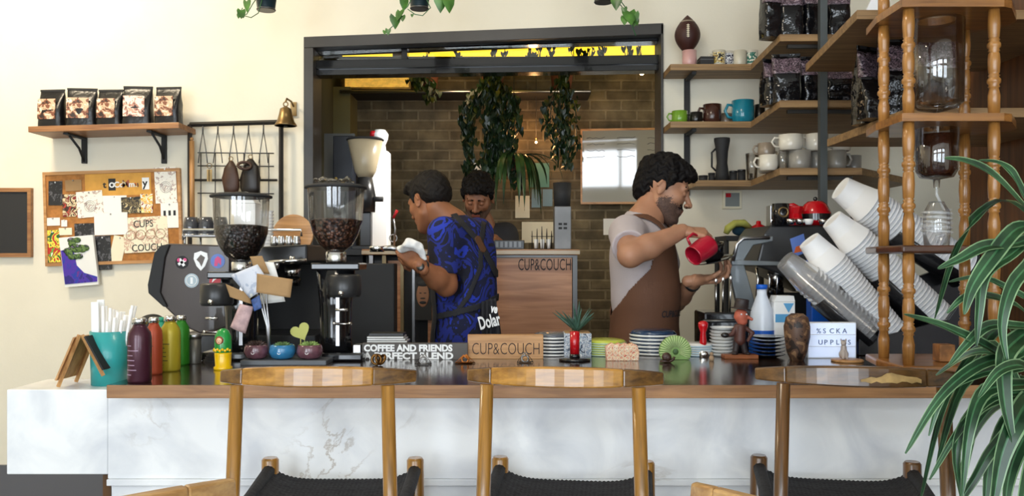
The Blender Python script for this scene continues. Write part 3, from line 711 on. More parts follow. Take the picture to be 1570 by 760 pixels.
def pouch(label, px, pt, pb, w_, seed, mm, open_=False):
    top = PT(px, pt, GY-.05); bot = PT(px, pb, GY-.05); H = top.z-bot.z
    t = thing('leather_pouch', label, 'leather pouch', tuple(bot), 0, 'leather pouches on the iron rack')
    mb = MB(); mb.lathe([(.004, 0), (w_*.75, .004), (w_*.95, H*.25), (w_, H*.5), (w_*.75, H*.8), (w_*.25, H), (.004, H*1.01)], T(*bot), 20, sy=.45, wob=lambda a, z: 1+.10*math.sin(3*a+z*40+seed)); mb.build('pouch_body', mm, t)
    MB().torus((0, 0, 0), .010, .002, T(top.x, top.y, top.z+.012) @ R(90, 'X')).build('ring', 'brass', t)
    if open_: MB().torus((0, 0, 0), w_*.62, .007, T(top.x-.02, top.y-.028, top.z-.035) @ R(72, 'X') @ R(12, 'Y'), sc=(1, .6, 1)).build('rim', 'leather', t)
pouch('brown leather pouch hanging on the left of the pair', 354, 247, 300, .042, 0, 'leather')
pouch('dark leather pouch with open round mouth on the right of the pair', 384, 244, 302, .05, 2, 'leather_dark', True)
t = thing('key_bunch', 'small bunch of keys hanging from the grid of the iron rack', 'keys', tuple(PT(321, 256, GY-.012)))
MB().torus((0, 0, 0), .012, .002, T(*PT(321, 254, GY-.012)) @ R(90, 'X')).build('ring', 'brass', t)
for dx in (-.008, 0, .009):
    p = PT(321, 258, GY-.015-abs(dx)); MB().box((p.x+dx, p.y, p.z-.035), (.009, .002, .06)).build('key', 'brass', t)
bl = thing('brass_bell', 'aged brass bell hanging from a wall bracket beside the opening', 'bell', tuple(PT(438, 170, 4.18)))
bp = PT(438, 193, 4.18); hh = PT(438, 164, 4.18).z-bp.z; rr = 17*4.18/F
MB().lathe([(rr, 0), (rr*.98, .006), (rr*.78, hh*.22), (rr*.62, hh*.55), (rr*.5, hh*.9), (rr*.2, hh), (.004, hh+.004), (.004, hh-.004), (rr*.4, hh*.85), (rr*.7, hh*.22), (rr*.92, 0)], T(*bp), 28).build('bell_body', 'brass', bl)
MB().sph((bp.x, bp.y, bp.z+.004), .011).build('clapper', 'dark_iron', bl)
mb = MB(); mb.torus((0, 0, 0), .011, .003, T(bp.x, bp.y, bp.z+hh+.014) @ R(90, 'X'))
mb.tube([(bp.x, bp.y, bp.z+hh+.025), (bp.x, 4.2, bp.z+hh+.045), (bp.x+.01, 4.25, bp.z+hh+.04), (bp.x+.01, 4.299, bp.z+hh+.02)], .005); mb.box((bp.x+.01, 4.294, bp.z+hh+.01), (.03, .01, .07)); mb.build('bracket', 'brass', bl)
# ------------------------------------------------------------------ left espresso machine
mat('machine_brown', '3b3330', .32, .3, coat=.3, bump=.05); mat('machine_dark', (.02, .02, .021), .3)
EY = 3.16
em = thing('espresso_machine', 'dark espresso machine with round stickers on its curved side panel', 'espresso machine', (PX(300, EY), 3.4, WZ))
def poly(pts, Y): return [(PX(a, Y), PZ(b_, Y)) for a, b_ in pts]
side = [(248, 376), (258, 373), (352, 376), (352, 500), (330, 507), (306, 511), (285, 502), (252, 470), (229, 449), (228, 436), (238, 388)]
MB().prism(poly(side, EY), -EY-.03, -EY, UP).build('side_panel', 'machine_brown', em, bevel=.006, bseg=3)
edge = [(248, 376), (262, 374), (254, 395), (247, 448), (258, 470), (252, 470), (229, 449), (228, 436), (238, 388)]
MB().prism(poly(edge, EY), -EY+.0005, -EY+.012, UP).build('panel_edge', 'matte_black', em, bevel=.004)
body = [(252, 380), (352, 380), (468, 374), (468, 402), (352, 410), (352, 498), (306, 505), (256, 468), (236, 440)]
MB().prism(poly(body, EY), -3.70, -EY-.0305, UP).build('body', 'machine_dark', em, bevel=.008)
mb = MB(); mb.b2((PX(258, EY), 3.2, WZ+.03), (PX(480, EY), 3.68, PZ(515, EY))); mb.build('drip_tray', 'machine_dark', em, bevel=.004)
for px in (270, 465):
    for y in (3.26, 3.6): MB().cyl((PX(px, EY), y, WZ), (PX(px, EY), y, WZ+.031), .022).build('foot', 'dark_steel', em)
for i, px in enumerate((395, 440)):
    x = PX(px, 3.25); MB().cyl((x, 3.33, PZ(406, EY)-.001), (x, 3.33, PZ(428, EY)), .034, .03, 20).build('group_head', 'chrome', em)
    q = MB(); q.cyl((x, 3.33, PZ(428, EY)-.0005), (x, 3.33, PZ(440, EY)), .034, .03, 20); q.tube([(x, 3.30, PZ(434, EY)), (x+.02, 3.22, PZ(438, EY)), (x+.03, 3.14, PZ(444, EY))], [.008, .012, .014]); q.build('portafilter', 'gloss_black', em)
MB().b2((PX(353, EY), 3.5, WZ+.031), (PX(585, EY), 3.6, PZ(404, EY))).build('back_panel', 'matte_black', em, bevel=.006)
q = MB(); q.tube([PT(412, 401, 3.12), PT(470, 399, 3.12)], .006); q.tube([PT(425, 412, 3.14), PT(425, 398, 3.14)], .008); q.tube([PT(448, 404, 3.13), PT(448, 393, 3.13)], .010); q.build('steam_valve', 'chrome', em)
q = MB(); q.tube([PT(352, 440, 3.13), PT(356, 470, 3.12), PT(357, 505, 3.12), PT(361, 520, 3.12)], .004); q.build('steam_wand', 'chrome', em)
q = MB(); q.tube([PT(281, 361, 3.18), PT(281, 368, 3.18), PT(281, 352, 3.18), PT(462, 352, 3.18), PT(462, 362, 3.18)], .005); q.build('cup_rail', 'chrome', em)
def disc(c, r, X=None, th=.0012, seg=24): return MB().lathe([(r, 0), (r, th)], T(*c) @ R(90, 'X'), seg, smooth=False)
SY_ = EY-.0005
stk = [('round sticker with a white cross on pink and black', 279, 402, 10, 'matte_black'), ('shield sticker with black fan on white', 308, 400, 11, 'white'), ('round sticker with a pink figure on blue', 334, 400, 11, 'sticker_blue'), ('round pale blue sticker with a white emblem', 294, 430, 11, 'sticker_pale'), ('square red sticker with white mark', 330, 428, 10, 'sticker_red')]
mat('sticker_blue', '5a78c0', .4); mat('sticker_pale', 'a9b8c0', .4); mat('sticker_red', 'b8202c', .4); mat('sticker_pink', 'd0407a', .4); mat('bird_grey', '5a4f48', .4)
for i, (lab, px, py, r, mm) in enumerate(stk):
    c = P(px, py, SY_); rr = r*SY_/F
    if i == 1: q = MB().prism([(c.x-rr*.9, c.z+rr*1.1), (c.x-rr, c.z+rr*.3), (c.x-rr*.6, c.z-rr*.7), (c.x, c.z-rr*1.35), (c.x+rr*.6, c.z-rr*.7), (c.x+rr, c.z+rr*.3), (c.x+rr*.9, c.z+rr*1.1), (c.x, c.z+rr*1.4)], -SY_, -SY_+.0012, UP)
    elif i == 4: q = MB().box((c.x, SY_-.0006, c.z), (rr*1.7, .0012, rr*1.7), T(*c) @ R(6, 'Y') @ T(*-c))
    else: q = disc((c.x, SY_, c.z), rr)
    s1 = q.build('sticker', mm, em); s1['label'] = lab
    e = MB(); yy = SY_-.0013
    if i == 0:
        for a in (45, -45): e.box((0, 0, 0), (rr*1.3, .0006, rr*.42), T(c.x, yy, c.z) @ R(a+12, 'Y'))
        e.build('mark', 'white', s1); e = MB(); e.sph((c.x-rr*.45, yy, c.z+rr*.35), rr*.3, sc=(1, .05, 1)); e.sph((c.x+rr*.45, yy, c.z+rr*.35), rr*.3, sc=(1, .05, 1)); e.build('heart', 'sticker_pink', s1)
    elif i == 1: e.prism([(c.x-rr*.6, c.z+rr*.2), (c.x, c.z+rr*.9), (c.x+rr*.6, c.z+rr*.5), (c.x+rr*.1, c.z-rr*.8), (c.x-rr*.2, c.z-rr*.2)], -yy, -yy+.0005, UP); e.build('mark', 'bird_grey', s1)
    elif i == 2:
        e.prism([(c.x-rr*.5, c.z-rr*.7), (c.x-rr*.4, c.z+rr*.3), (c.x, c.z+rr*.7), (c.x+rr*.5, c.z+rr*.3), (c.x+rr*.45, c.z-rr*.6), (c.x+rr*.1, c.z-rr*.2), (c.x-rr*.1, c.z-rr*.7)], -yy, -yy+.0005, UP); e.build('mark', 'sticker_pink', s1)
    elif i == 3: e.torus((0, 0, 0), rr*.72, .0015, T(c.x, yy, c.z) @ R(90, 'X')); e.box((c.x, yy, c.z), (rr*.35, .0006, rr*.9)); e.build('mark', 'white', s1)
    else: e.prism([(c.x-rr*.5, c.z-rr*.5), (c.x-rr*.2, c.z+rr*.5), (c.x+rr*.6, c.z+rr*.3), (c.x+rr*.1, c.z)], -yy-.0004, -yy+.0005, UP); e.build('mark', 'white', s1)
# upturned glasses and cups on top of the machine
mat('dark_glass', (.05, .05, .055), .08, spec=.8)
tzm = PZ(380, EY)
def tumbler(lab, px, Y, r=.032, h=.07, mm='dark_glass', grp='glasses drying on top of the espresso machine', z=None):
    x = PX(px, Y); z = tzm if z is None else z
    t = thing('drinking_glass', lab, 'glass', (x, Y, z), 0, grp)
    MB().lathe([(r, 0), (r, .012), (r*.86, h*.7), (r*.7, h), (r*.62, h), (r*.78, h*.7), (r*.9, .003)], T(x, Y, z), 20).build('bowl', mm, t)
    MB().torus((0, 0, 0), r, .002, T(x, Y, z+.003)).build('rim', 'chrome', t)
tray = thing('glass_tray', 'steel tray of upturned glasses on top of the espresso machine', 'tray', (PX(315, 3.3), 3.3, PZ(378, 3.3)))
tz = PZ(361, 3.30)
mb = MB(); mb.b2((PX(282, 3.26), 3.235, tz-.006), (PX(352, 3.26), 3.42, tz)); mb.build('tray_plate', 'steel', tray, bevel=.002)
for px in (284, 350):
    for y in (3.245, 3.41): MB().cyl((PX(px, 3.26)+(.004 if px == 284 else -.004), y, tzm), (PX(px, 3.26)+(.004 if px == 284 else -.004), y, tz-.0061), .004).build('leg', 'steel', tray)
for lab, px, Y in (('upturned dark glass at the left end of the tray', 293, 3.27), ('upturned dark glass in the middle of the tray', 316, 3.27), ('upturned dark glass at the right end of the tray', 338, 3.27), ('upturned dark glass behind the others on the tray', 305, 3.37)):
    tumbler(lab, px, Y, z=tz)
mb = MB(); t = thing('milk_carton', 'white carton standing behind the first grinder hopper', 'carton', (PX(380, 3.4), 3.4, tzm))
x = PX(380, 3.4); MB().box((x, 3.4, tzm+.09), (.085, .085, .18)).build('carton_body', 'white', t, bevel=.002)
MB().prism([(-.0425, 0), (.0425, 0), (.006, .045), (-.006, .045)], -.0425, .0425, T(x, 3.4, tzm+.181) @ R(90, 'X')).build('gable', 'white', t)
t = thing('paper_cup_tower', 'tall white column of cups behind the first grinder', 'cups', (PX(410, 3.45), 3.45, tzm))
mb = MB(); pr = []
for i in range(12): pr += [(.024, i*.013), (.030, i*.013+.010), (.031, i*.013+.0125)]
mb.lathe(pr, T(PX(408, 3.45), 3.45, tzm+.0), 20); mb.build('cup_column', 'white', t)
t = thing('round_board', 'round pale wooden board leaning behind the espresso machine', 'wooden board', (PX(450, 3.74), 3.74, WZ))
MB().lathe([(.09, 0), (.09, .014)], T(PX(450, 3.74), 3.74, PZ(360, 3.74)) @ R(84, 'X'), 36, smooth=False).build('disc', 'pine', t, bevel=.003)
MB().b2((PX(425, 3.74), 3.71, WZ), (PX(475, 3.74), 3.77, PZ(360, 3.74)-.088)).build('foot', 'pine', t)
for i, px in enumerate((420, 431, 443, 455)):
    x = PX(px, 3.26); q = thing('steel_jug', ['small steel jug at the left of the row beside the hopper', 'second small steel jug beside the hopper', 'third small steel jug beside the hopper', 'small steel jug nearest the second hopper'][i], 'jug', (x, 3.26, tzm), 0, 'little steel jugs on the espresso machine')
    MB().lathe([(.012, 0), (.014, .004), (.015, .02), (.012, .034), (.013, .038), (.011, .037)], T(x, 3.26, PZ(377, 3.26)), 16).build('jug_body', 'chrome', q)

# ------------------------------------------------------------------ coffee grinders
def beans_mat(name, c1, c2):
    m, nt, b = _nt(name); M[name] = m
    tc = nt.nodes.new('ShaderNodeTexCoord'); v = nt.nodes.new('ShaderNodeTexVoronoi'); v.inputs['Scale'].default_value = 95; lk(nt, tc.outputs['Object'], v.inputs['Vector'])
    r = nt.nodes.new('ShaderNodeValToRGB'); lk(nt, v.outputs['Distance'], r.inputs[0]); r.color_ramp.elements[0].color = c4(hx(c1)); r.color_ramp.elements[1].color = c4(hx(c2)); r.color_ramp.elements[1].position = .6; r.color_ramp.elements[0].position = .25
    lk(nt, r.outputs[0], b.inputs['Base Color']); b.inputs['Roughness'].default_value = .35
    bp = nt.nodes.new('ShaderNodeBump'); bp.invert = True; bp.inputs['Distance'].default_value = .006; lk(nt, v.outputs['Distance'], bp.inputs['Height']); lk(nt, bp.outputs[0], b.inputs['Normal'])
beans_mat('beans', '8a5e48', '2a1812'); beans_mat('beans_dark', '3e2a24', '0d0807')
def grinder(label, pxc, Y, yl, yc, ycone, ycol, rtop, bm, base_z, mirror=1, beantop=.45):
    x = PX(pxc, Y); k = Y/F
    zl, zc, zb, zk = PZ(yl, Y), PZ(yc, Y), PZ(ycone, Y), PZ(ycol, Y); r = rtop*k
    t = thing('coffee_grinder', label, 'coffee grinder', (x, Y, base_z), 0, 'coffee grinders on the counter')
    A = T(x, Y, 0)
    MB().lathe([(r*1.0, zl-.001), (r*1.1, zl), (r*1.1, zl+.007), (r*.9, zl+.013), (r*.25, zl+.017), (r*.2, zl+.02), (1e-6, zl+.02)], A, 32).build('hopper_lid', 'matte_black', t)
    MB().lathe([(r*.3, zb), (r*.60, zb+(zc-zb)*.22), (r*.80, zb+(zc-zb)*.55), (r*.95, zc), (r, zl-.0015)], A, 40, caps=False).build('hopper', 'clear_plastic', t)
    zt = zc+(zl-zc)*beantop*.4
    b_ = MB().lathe([(1e-6, zb+.001), (r*.27, zb+.001), (r*.57, zb+(zc-zb)*.22), (r*.77, zb+(zc-zb)*.55), (r*.925, zc), (r*.94, zt), (r*.6, zt+.006), (1e-6, zt+.009)], A, 40, caps=False).build('coffee_beans', bm, t); b_['kind'] = 'stuff'
    MB().lathe([(r*.34, zk), (r*.36, zk+.004), (r*.36, zb-.004), (r*.31, zb-.0005)], A, 28).build('collar', 'chrome', t)
    # body
    q = MB(); q.box((x-.012*mirror, Y, zk-.014), (.165, .15, .024)); q.build('top_plate', 'gloss_black', t, bevel=.005)
    q = MB(); h = zk-.027-base_z
    q.lathe([(.058, .03), (.052, .08), (.055, h*.6), (.066, h)], T(x, Y, base_z), 28, sy=1.15); q.build('body', 'gloss_black', t)
    q = MB(); q.box((x-.02*mirror, Y-.01, base_z+.0145), (.18, .17, .029)); q.build('base', 'gloss_black', t, bevel=.008)
    q = MB(); q.lathe([(.05, 0), (.055, .01), (.055, .07), (.046, .075)], T(x-.05*mirror, Y-.1, zk-.115), 24); q.build('dosing_chamber', 'machine_dark', t)
    q = MB(); q.tube([(x-.05*mirror, Y-.13, zk-.105), (x-.05*mirror, Y-.165, zk-.10)], .008); q.tube([(x-.05*mirror-.02, Y-.15, zk-.155), (x-.05*mirror+.02, Y-.15, zk-.155)], .005); q.build('lever', 'chrome', t)
    q = MB(); q.tube([(x-.075*mirror, Y-.15, zk-.2), (x-.075*mirror, Y-.10, zk-.205), (x-.025*mirror, Y-.10, zk-.205), (x-.025*mirror, Y-.15, zk-.2)], .005); q.build('fork', 'chrome', t)
    q = MB(); q.box((x+.02, Y-.0675, base_z+.16), (.012, .004, .22)); q.build('highlight_strip', 'steel', t)  # pale strip stands in for the highlight streak on the body
    return t
grinder('black grinder with dark beans in its hopper, behind the paper notes', 370, 2.95, 303, 357, 400, 415, 42, 'beans_dark', SZ)
grinder('black grinder with hopper of brown beans, in front of the opening', 515, 2.93, 289, 338, 385, 402, 43, 'beans', SZ, -1, 0)
# crumpled film left on the lid of the second grinder
t = MB(); t.grid(lambda u, v: (PX(485+55*u, 2.93), 2.88+.1*v, PZ(284, 2.93)+.012+.018*abs(mnoise.noise(Vector((u*5, v*4, 3))))+.012*math.sin(u*9)**2*math.sin(math.pi*v)), 24, 14)
tag(t.build('plastic_bag', 'clear_plastic', at=(PX(512, 2.93), 2.93, PZ(284, 2.93)), solid=.001), 'crumpled clear plastic bag lying on the lid of the second grinder', 'plastic bag')

# ------------------------------------------------------------------ things on the bar, left part
def cy(py): return (CZ-SZ)*F/(py-HY)           # depth of a bar top point seen at row py
def onbar(px, py): Y = cy(py); return PX(px, Y), Y
# little A-frame chalk sign standing on the marble
x, Y = PX(134, 2.5), 2.50
t = thing('tabletop_easel', 'small folding A-frame chalkboard standing on the marble end', 'chalkboard sign', (x, Y, MZ))
ap = P(137, 511, 2.5)
for s_, (bx, by), mm in ((-1, (103, 592), None), (1, (171, 590), None)):
    for dy in (-.05, .05):
        f_ = P(bx, by, 2.5); f_.z = MZ if s_ < 0 else SZ+.001
        if s_ > 0: f_.x = PX(171, 2.5)
        MB().tube([(f_.x, Y+dy, f_.z+.004), (ap.x+s_*.004, Y+dy, ap.z)], .006, 4, smooth=False).build('leg', 'pine_z', t)
    d = (Vector((f_.x, Y, f_.z+.01))-Vector((ap.x+s_*.004, Y, ap.z))); mid = Vector((ap.x+s_*.004, Y, ap.z))+d*.5
    Xb = T(*mid) @ Matrix.Rotation(math.atan2(d.x, -d.z)*-1, 4, 'Y')
    MB().box((s_*.008, 0, 0), (.005, .118, d.length*.86), Xb).build('board', 'matte_black' if s_ > 0 else 'pine_z', t)
# turquoise holder with straws
x, Y = PX(168, 2.53), 2.53
MAT_T = mat('turquoise', '2f9a98', .35, coat=.2)
hz = MZ+.0; tp = PZ(507, Y)
t = thing('straw_holder', 'turquoise cylindrical holder on the marble end of the counter', 'holder', (x, Y, hz))
rr = 28*Y/F
MB().lathe([(rr*.93, 0), (rr, tp-hz), (rr-.003, tp-hz), (rr*.9, .004), (1e-6, .004)], T(x, Y, hz), 36).build('cylinder', 'turquoise', t)
rs = random.Random(2)
n_ = 0
for gx_, gy_ in [(a, b_) for a in range(-1, 4) for b_ in range(-1, 3) if (a, b_) not in ((-1, -1), (3, 2), (3, -1))]:
    ox, oy = gx_*.0105+.001, gy_*.0105-.004; ln = rs.uniform(.185, .235)
    b0 = Vector((x+ox-.006, Y+oy, hz+.006)); b1 = Vector((x+ox*2.1+.004, Y+oy*1.9, hz+ln))
    m_ = MB(); m_.cyl(b0, b1, .0048, seg=10)
    tag(m_.build('paper_straw', 'white', at=tuple(b0)), 'white wrapped straw standing in the turquoise holder', 'straw', 'white straws in the turquoise holder')
for i, (dx, wd) in enumerate(((-.031, .022), (-.028, .022))):
    b0 = Vector((x+dx, Y-.018+.03*i, hz+.006)); m_ = MB(); m_.box((0, 0, .122), (wd, .004, .235+.01*i), T(*b0) @ R(-1, 'Y'))
    tag(m_.build('paper_napkin', 'white', at=tuple(b0), bevel=.001), ['folded white napkin at the left rim of the turquoise holder', 'folded white napkin at the back left of the turquoise holder'][i], 'napkin', 'folded napkins in the turquoise holder')
# coloured metal bottles
def bottle(lab, px, pb, pt, rpx, mm, cap='chrome', text=True):
    x, Y = onbar(px, pb); r = rpx*Y/F; h = PZ(pt, Y)-SZ
    t = thing('metal_bottle', lab, 'bottle', (x, Y, SZ), 0, 'coloured metal bottles on the bar')
    MB().lathe([(r*.93, 0), (r, .006), (r, h*.68), (r*.93, h*.77), (r*.6, h*.86), (r*.52, h*.9)], T(x, Y, SZ), 30).build('bottle_body', mm, t)
    MB().lathe([(r*.5, h*.9), (r*.62, h*.905), (r*.62, h*.975), (r*.5, h), (1e-6, h)], T(x, Y, SZ), 24).build('cap', cap, t)
    m_ = MB()
    for k in range(7 if text else 2):
        m_.lathe([(r*1.004, h*(.12+.075*k)), (r*1.004, h*(.12+.075*k)+.0022)], T(x, Y, SZ) @ R(205+9*(k % 3), 'Z'), 12, ang=46+18*(k % 2), caps=False)
    m_.build('lettering', 'matte_black' if text != 2 else 'lilac', t)
mat('lilac', 'a88aa0', .5)
mat('b_purple', '46202e', .3, .3, coat=.3); mat('b_orange', 'a8472a', .35, .2); mat('b_yellow', 'b3a02c', .35, .2); mat('b_green', '2f7d22', .35, .2); mat('canister', '5c5a54', .4, .5); mat('b_teal', '2f9a78', .4)
bottle('purple metal bottle at the front of the bottle group', 214, 585, 487, 17.5, 'b_purple', text=2)
bottle('rust orange metal bottle behind the purple bottle', 236, 573, 486, 12.5, 'b_orange', text=1)
bottle('yellow metal bottle between the orange and green bottles', 261, 568, 484, 15, 'b_yellow', text=1)
bottle('green metal bottle at the right of the bottle group', 278, 559, 483, 12, 'b_green', text=1)
bottle('short teal capped bottle peeping out behind the yellow bottle', 247, 552, 486, 9, 'b_teal', 'b_teal', 1)
x, Y = onbar(298, 557)
t = thing('canister', 'short grey metal canister beside the green bottle', 'canister', (x, Y, SZ))
MB().lathe([(.021, 0), (.0215, .002), (.0215, .082)], T(x, Y, SZ), 26).build('canister_body', 'canister', t); MB().lathe([(.0225, .0825), (.0225, .096), (.02, .098), (1e-6, .098)], T(x, Y, SZ), 26).build('lid', 'steel', t)
# nesting doll
x, Y = onbar(342, 566)
mat('doll_green', '1f8a3a', .25, coat=.4); mat('doll_yellow', 'e8b800', .25, coat=.4); mat('doll_face', 'e6b890', .4); mat('doll_hair', '8a3a1e', .4); mat('red_paint', 'b01820', .3)
k_ = Y/F; h = PZ(503, Y)-SZ; rr = 13*k_
t = thing('nesting_doll', 'green and yellow painted wooden nesting doll on the bar', 'doll', (x, Y, SZ))
MB().lathe([(rr*1.05, 0), (rr*1.08, .004), (rr*1.08, .008), (rr*.9, .012), (rr*.98, h*.36), (rr*.98, h*.42)], T(x, Y, SZ), 30).build('lower_half', 'doll_yellow', t)
MB().lathe([(rr*.985, h*.42), (rr, h*.46), (rr, h*.66), (rr*.93, h*.82), (rr*.62, h*.95), (rr*.25, h*.998), (1e-6, h)], T(x, Y, SZ), 30).build('upper_half', 'doll_green', t)
X = T(x-.003, Y-rr*.93, SZ+h*.72); MB().sph((0, -.0005, 0), .0125, X=X, sc=(1, .3, 1.05)).build('painted_hair', 'doll_hair', t); MB().sph((0, -.0025, -.001), .009, X=X, sc=(1, .3, 1.1)).build('painted_face', 'doll_face', t)
m_ = MB()
for dx in (-.0032, .0032): m_.sph((dx, -.0055, 0), .0013, X=X, seg=8, rings=6)
m_.build('painted_eyes', 'matte_black', t); MB().sph((0, -.0053, -.005), .0015, X=X, sc=(1.5, .5, .7)).build('painted_mouth', 'red_paint', t)
m_ = MB()
for i in range(9): a = math.radians(200+17*i); m_.sph((rr*math.cos(a), rr*math.sin(a), h*(.47+.03*(i % 2))), .0045, X=T(x, Y, SZ), seg=8, rings=6)
m_.build('painted_flowers', 'doll_yellow', t)
# grey tray with three succulent bowls
Yt = cy(560); x0, x1 = PX(368, Yt), PX(500, Yt)
mat('slate', '55585c', .4); mat('bowl_mauve', '6d4650', .18, coat=.5, noise=.3, nscale=60); mat('bowl_blue', '2f7aa8', .18, coat=.5, noise=.2, nscale=60)
t = thing('slate_tray', 'low grey tray under the three succulent bowls', 'tray', ((x0+x1)/2, Yt+.05, SZ))
MB().b2((x0, Yt, SZ), (x1, Yt+.105, SZ+.016)).build('tray_body', 'slate', t, bevel=.002)
mat('succ_dark', '3a2622', .5, noise=.3, nscale=40); mat('succ_green', '5d7d4a', .5, noise=.3, nscale=40); mat('succ_lime', '7f9a52', .5, noise=.3, nscale=40)
def rosette(m_, c, r, n, rings, h, w_=.35, seed=0):
    rs = random.Random(seed)
    for j in range(rings):
        el = .25+1.1*j/rings; L = r*(1-.5*j/rings)
        for i in range(n):
            a = 6.283*(i+.5*j)/n+rs.uniform(-.15, .15); d = Vector((math.cos(a)*math.cos(el), math.sin(a)*math.cos(el), math.sin(el)))
            p0 = Vector(c); pts = [p0+d*L*t_+Vector((0, 0, h*t_*t_)) for t_ in (0, .35, .7, 1)]
            m_.tube(pts, [L*w_*.4, L*w_*.55, L*w_*.5, L*.03], 6, flat=.4)
def succulent(lab, px, rpx, mm, sm, n, seed, big=1):
    Y = Yt+.05; x = PX(px, Y); r = rpx*Y/F; z = SZ+.0165
    t = thing('succulent_bowl', lab, 'potted plant', (x, Y, z), 0, 'succulents in small bowls on the grey tray')
    h = .046
    MB().lathe([(r*.6, 0), (r*.85, .006), (r, h*.5), (r*.92, h*.88), (r*.84, h), (r*.78, h), (r*.8, h*.8), (1e-6, h*.78)], T(x, Y, z), 30).build('bowl', mm, t)
    m_ = MB(); rosette(m_, (x, Y, z+h*.75), .036*big, n, 4, .004, .4, seed); m_.build('succulent_leaves', sm, t)
    f_ = MB(); f_.torus((0, 0, 0), .005, .0011, T(x, Y-r*.97, z+h*.5) @ R(80, 'X'), 12, 5); f_.build('star_mark', 'white', t)
succulent('mauve bowl with a dark red succulent, left on the grey tray', 393, 19, 'bowl_mauve', 'succ_dark', 9, 1, 1.05)
succulent('blue bowl with a green succulent, middle of the grey tray', 433, 20.5, 'bowl_blue', 'succ_green', 8, 2, .85)
succulent('mauve bowl with a lime succulent, right on the grey tray', 475, 20.5, 'bowl_mauve', 'succ_lime', 8, 3, .95)
# note holder with paper notes
Yn = 2.78; x = PX(416, Yn)
mat('banknote', 'c8a8a8', .7, noise=.25, nscale=60); mat('blue_label', '3a5a9a', .5, noise=.5, nscale=80)
t = thing('note_holder', 'grey wire stand holding paper notes among the succulents', 'note holder', (PX(410, Yn), Yn, SZ))
for dx in (0, 6, -5):
    m_ = MB(); m_.tube([P(413, 549, Yn), P(411+dx*.3, 500, Yn), P(402+dx, 455, Yn), P(396+dx*3, 425, Yn)], [.004, .004, .003, .002]); m_.build('wire', 'steel', t)
MB().lathe([(.03, SZ), (.028, SZ+.006), (.006, SZ+.01)], T(PX(413, Yn), Yn, 0)).build('foot', 'steel', t)
def note(nm, lab, pts, Y, mm, bend=.01):
    c = sum((P(a, b_, Y) for a, b_ in pts), Vector())/4
    Q = [P(a, b_, Y) for a, b_ in pts]
    def fn(u, v):
        p = (Q[0]*(1-u)+Q[1]*u)*(1-v)+(Q[3]*(1-u)+Q[2]*u)*v; return (p.x, p.y-bend*math.sin(math.pi*u)*.8-bend*.6*v, p.z)
    m_ = MB(); m_.grid(fn, 8, 8); return tag(m_.build(nm, mm, at=tuple(c), solid=.0008), lab, 'paper note', 'paper notes clipped in the wire stand')
picture_mat('scribble', ['c9ccd6', 'c9ccd6', 'a8b0c2', 'd8d6ca'], 18)
note('paper_note', 'white scribbled note tilted at the left of the wire stand', [(353, 422), (395, 405), (417, 437), (384, 457)], 2.74, 'scribble')
note('kraft_note', 'blank kraft card turned to the right on the wire stand', [(394, 419), (449, 428), (446, 456), (394, 448)], 2.71, 'kraft')
note('kraft_note', 'kraft tag with a hole above the white note', [(383, 393), (402, 392), (414, 420), (392, 418)], 2.78, 'kraft', .004)
note('kraft_note', 'slanted kraft note with black writing below the white note', [(346, 435), (382, 450), (386, 466), (353, 455)], 2.77, 'kraft', .004)
note('banknote', 'pinkish banknote dangling below the notes', [(368, 465), (389, 470), (377, 511), (354, 501)], 2.75, 'banknote')
note('label_tag', 'small blue and white printed label under the kraft card', [(385, 460), (398, 452), (402, 472), (390, 477)], 2.73, 'blue_label', .002)
note('paper_note', 'white round paper filter behind the kraft card', [(396, 400), (420, 402), (438, 462), (400, 466)], 2.80, 'paper_white', .006)
# heart shaped lime leaf on a stick, by the succulents
t = thing('heart_leaf', 'pale lime heart shaped leaf standing behind the right succulent', 'leaf', (PX(461, 2.9), 2.9, SZ))
m_ = MB(); hp = []
for i in range(28):
    a = 6.283*i/28; hp.append((16*math.sin(a)**3, 13*math.cos(a)-5*math.cos(2*a)-2*math.cos(3*a)-math.cos(4*a)))
c_ = P(461, 508, 2.9); m_.prism([(px_*.0021, pz_*.0021) for px_, pz_ in hp], -.002, .002, T(*c_) @ R(-25, 'Y') @ R(90, 'X')); m_.build('leaf', 'succ_lime2', t) if 'succ_lime2' in M else (mat('succ_lime2', 'b8b860', .5), m_.build('leaf', 'succ_lime2', t))
MB().tube([(c_.x, 2.9, SZ), (c_.x, 2.9, c_.z)], .002).build('stalk', 'succ_lime2', t)
t = thing('round_stand', 'small stack of black coasters behind the nesting doll', 'coasters', (PX(350, 2.8), 2.8, SZ))
for i in range(4): MB().lathe([(.04-.002*i, 0), (.04-.002*i, .006)], T(PX(331, 2.86)+.003*i, 2.86, SZ+.0075*i), 24, smooth=False).build('coaster', 'matte_black', t)

# dark cover draped at the wall side of the espresso machine
t = thing('machine_cover', 'black draped cover left of the espresso machine, behind the bottles', 'cover', (PX(222, 3.3), 3.35, WZ))
m_ = MB(); pr = []
add_sdf(m_, [E((PX(222, 3.3), 3.36, WZ+.13), (.075, .12, .13), None, .03), E((PX(205, 3.3), 3.33, WZ+.09), (.07, .10, .12), None, .04), ('nell', (PX(220, 3.3), 3.36, WZ-.4), (1, 1, .4), None, .002)], .006, disp=lambda v: v+.004*np.sin(v[:, [1, 2, 0]]*60)*np.array([1, 1, 0])); m_.build('cover_body', 'matte_black', t)
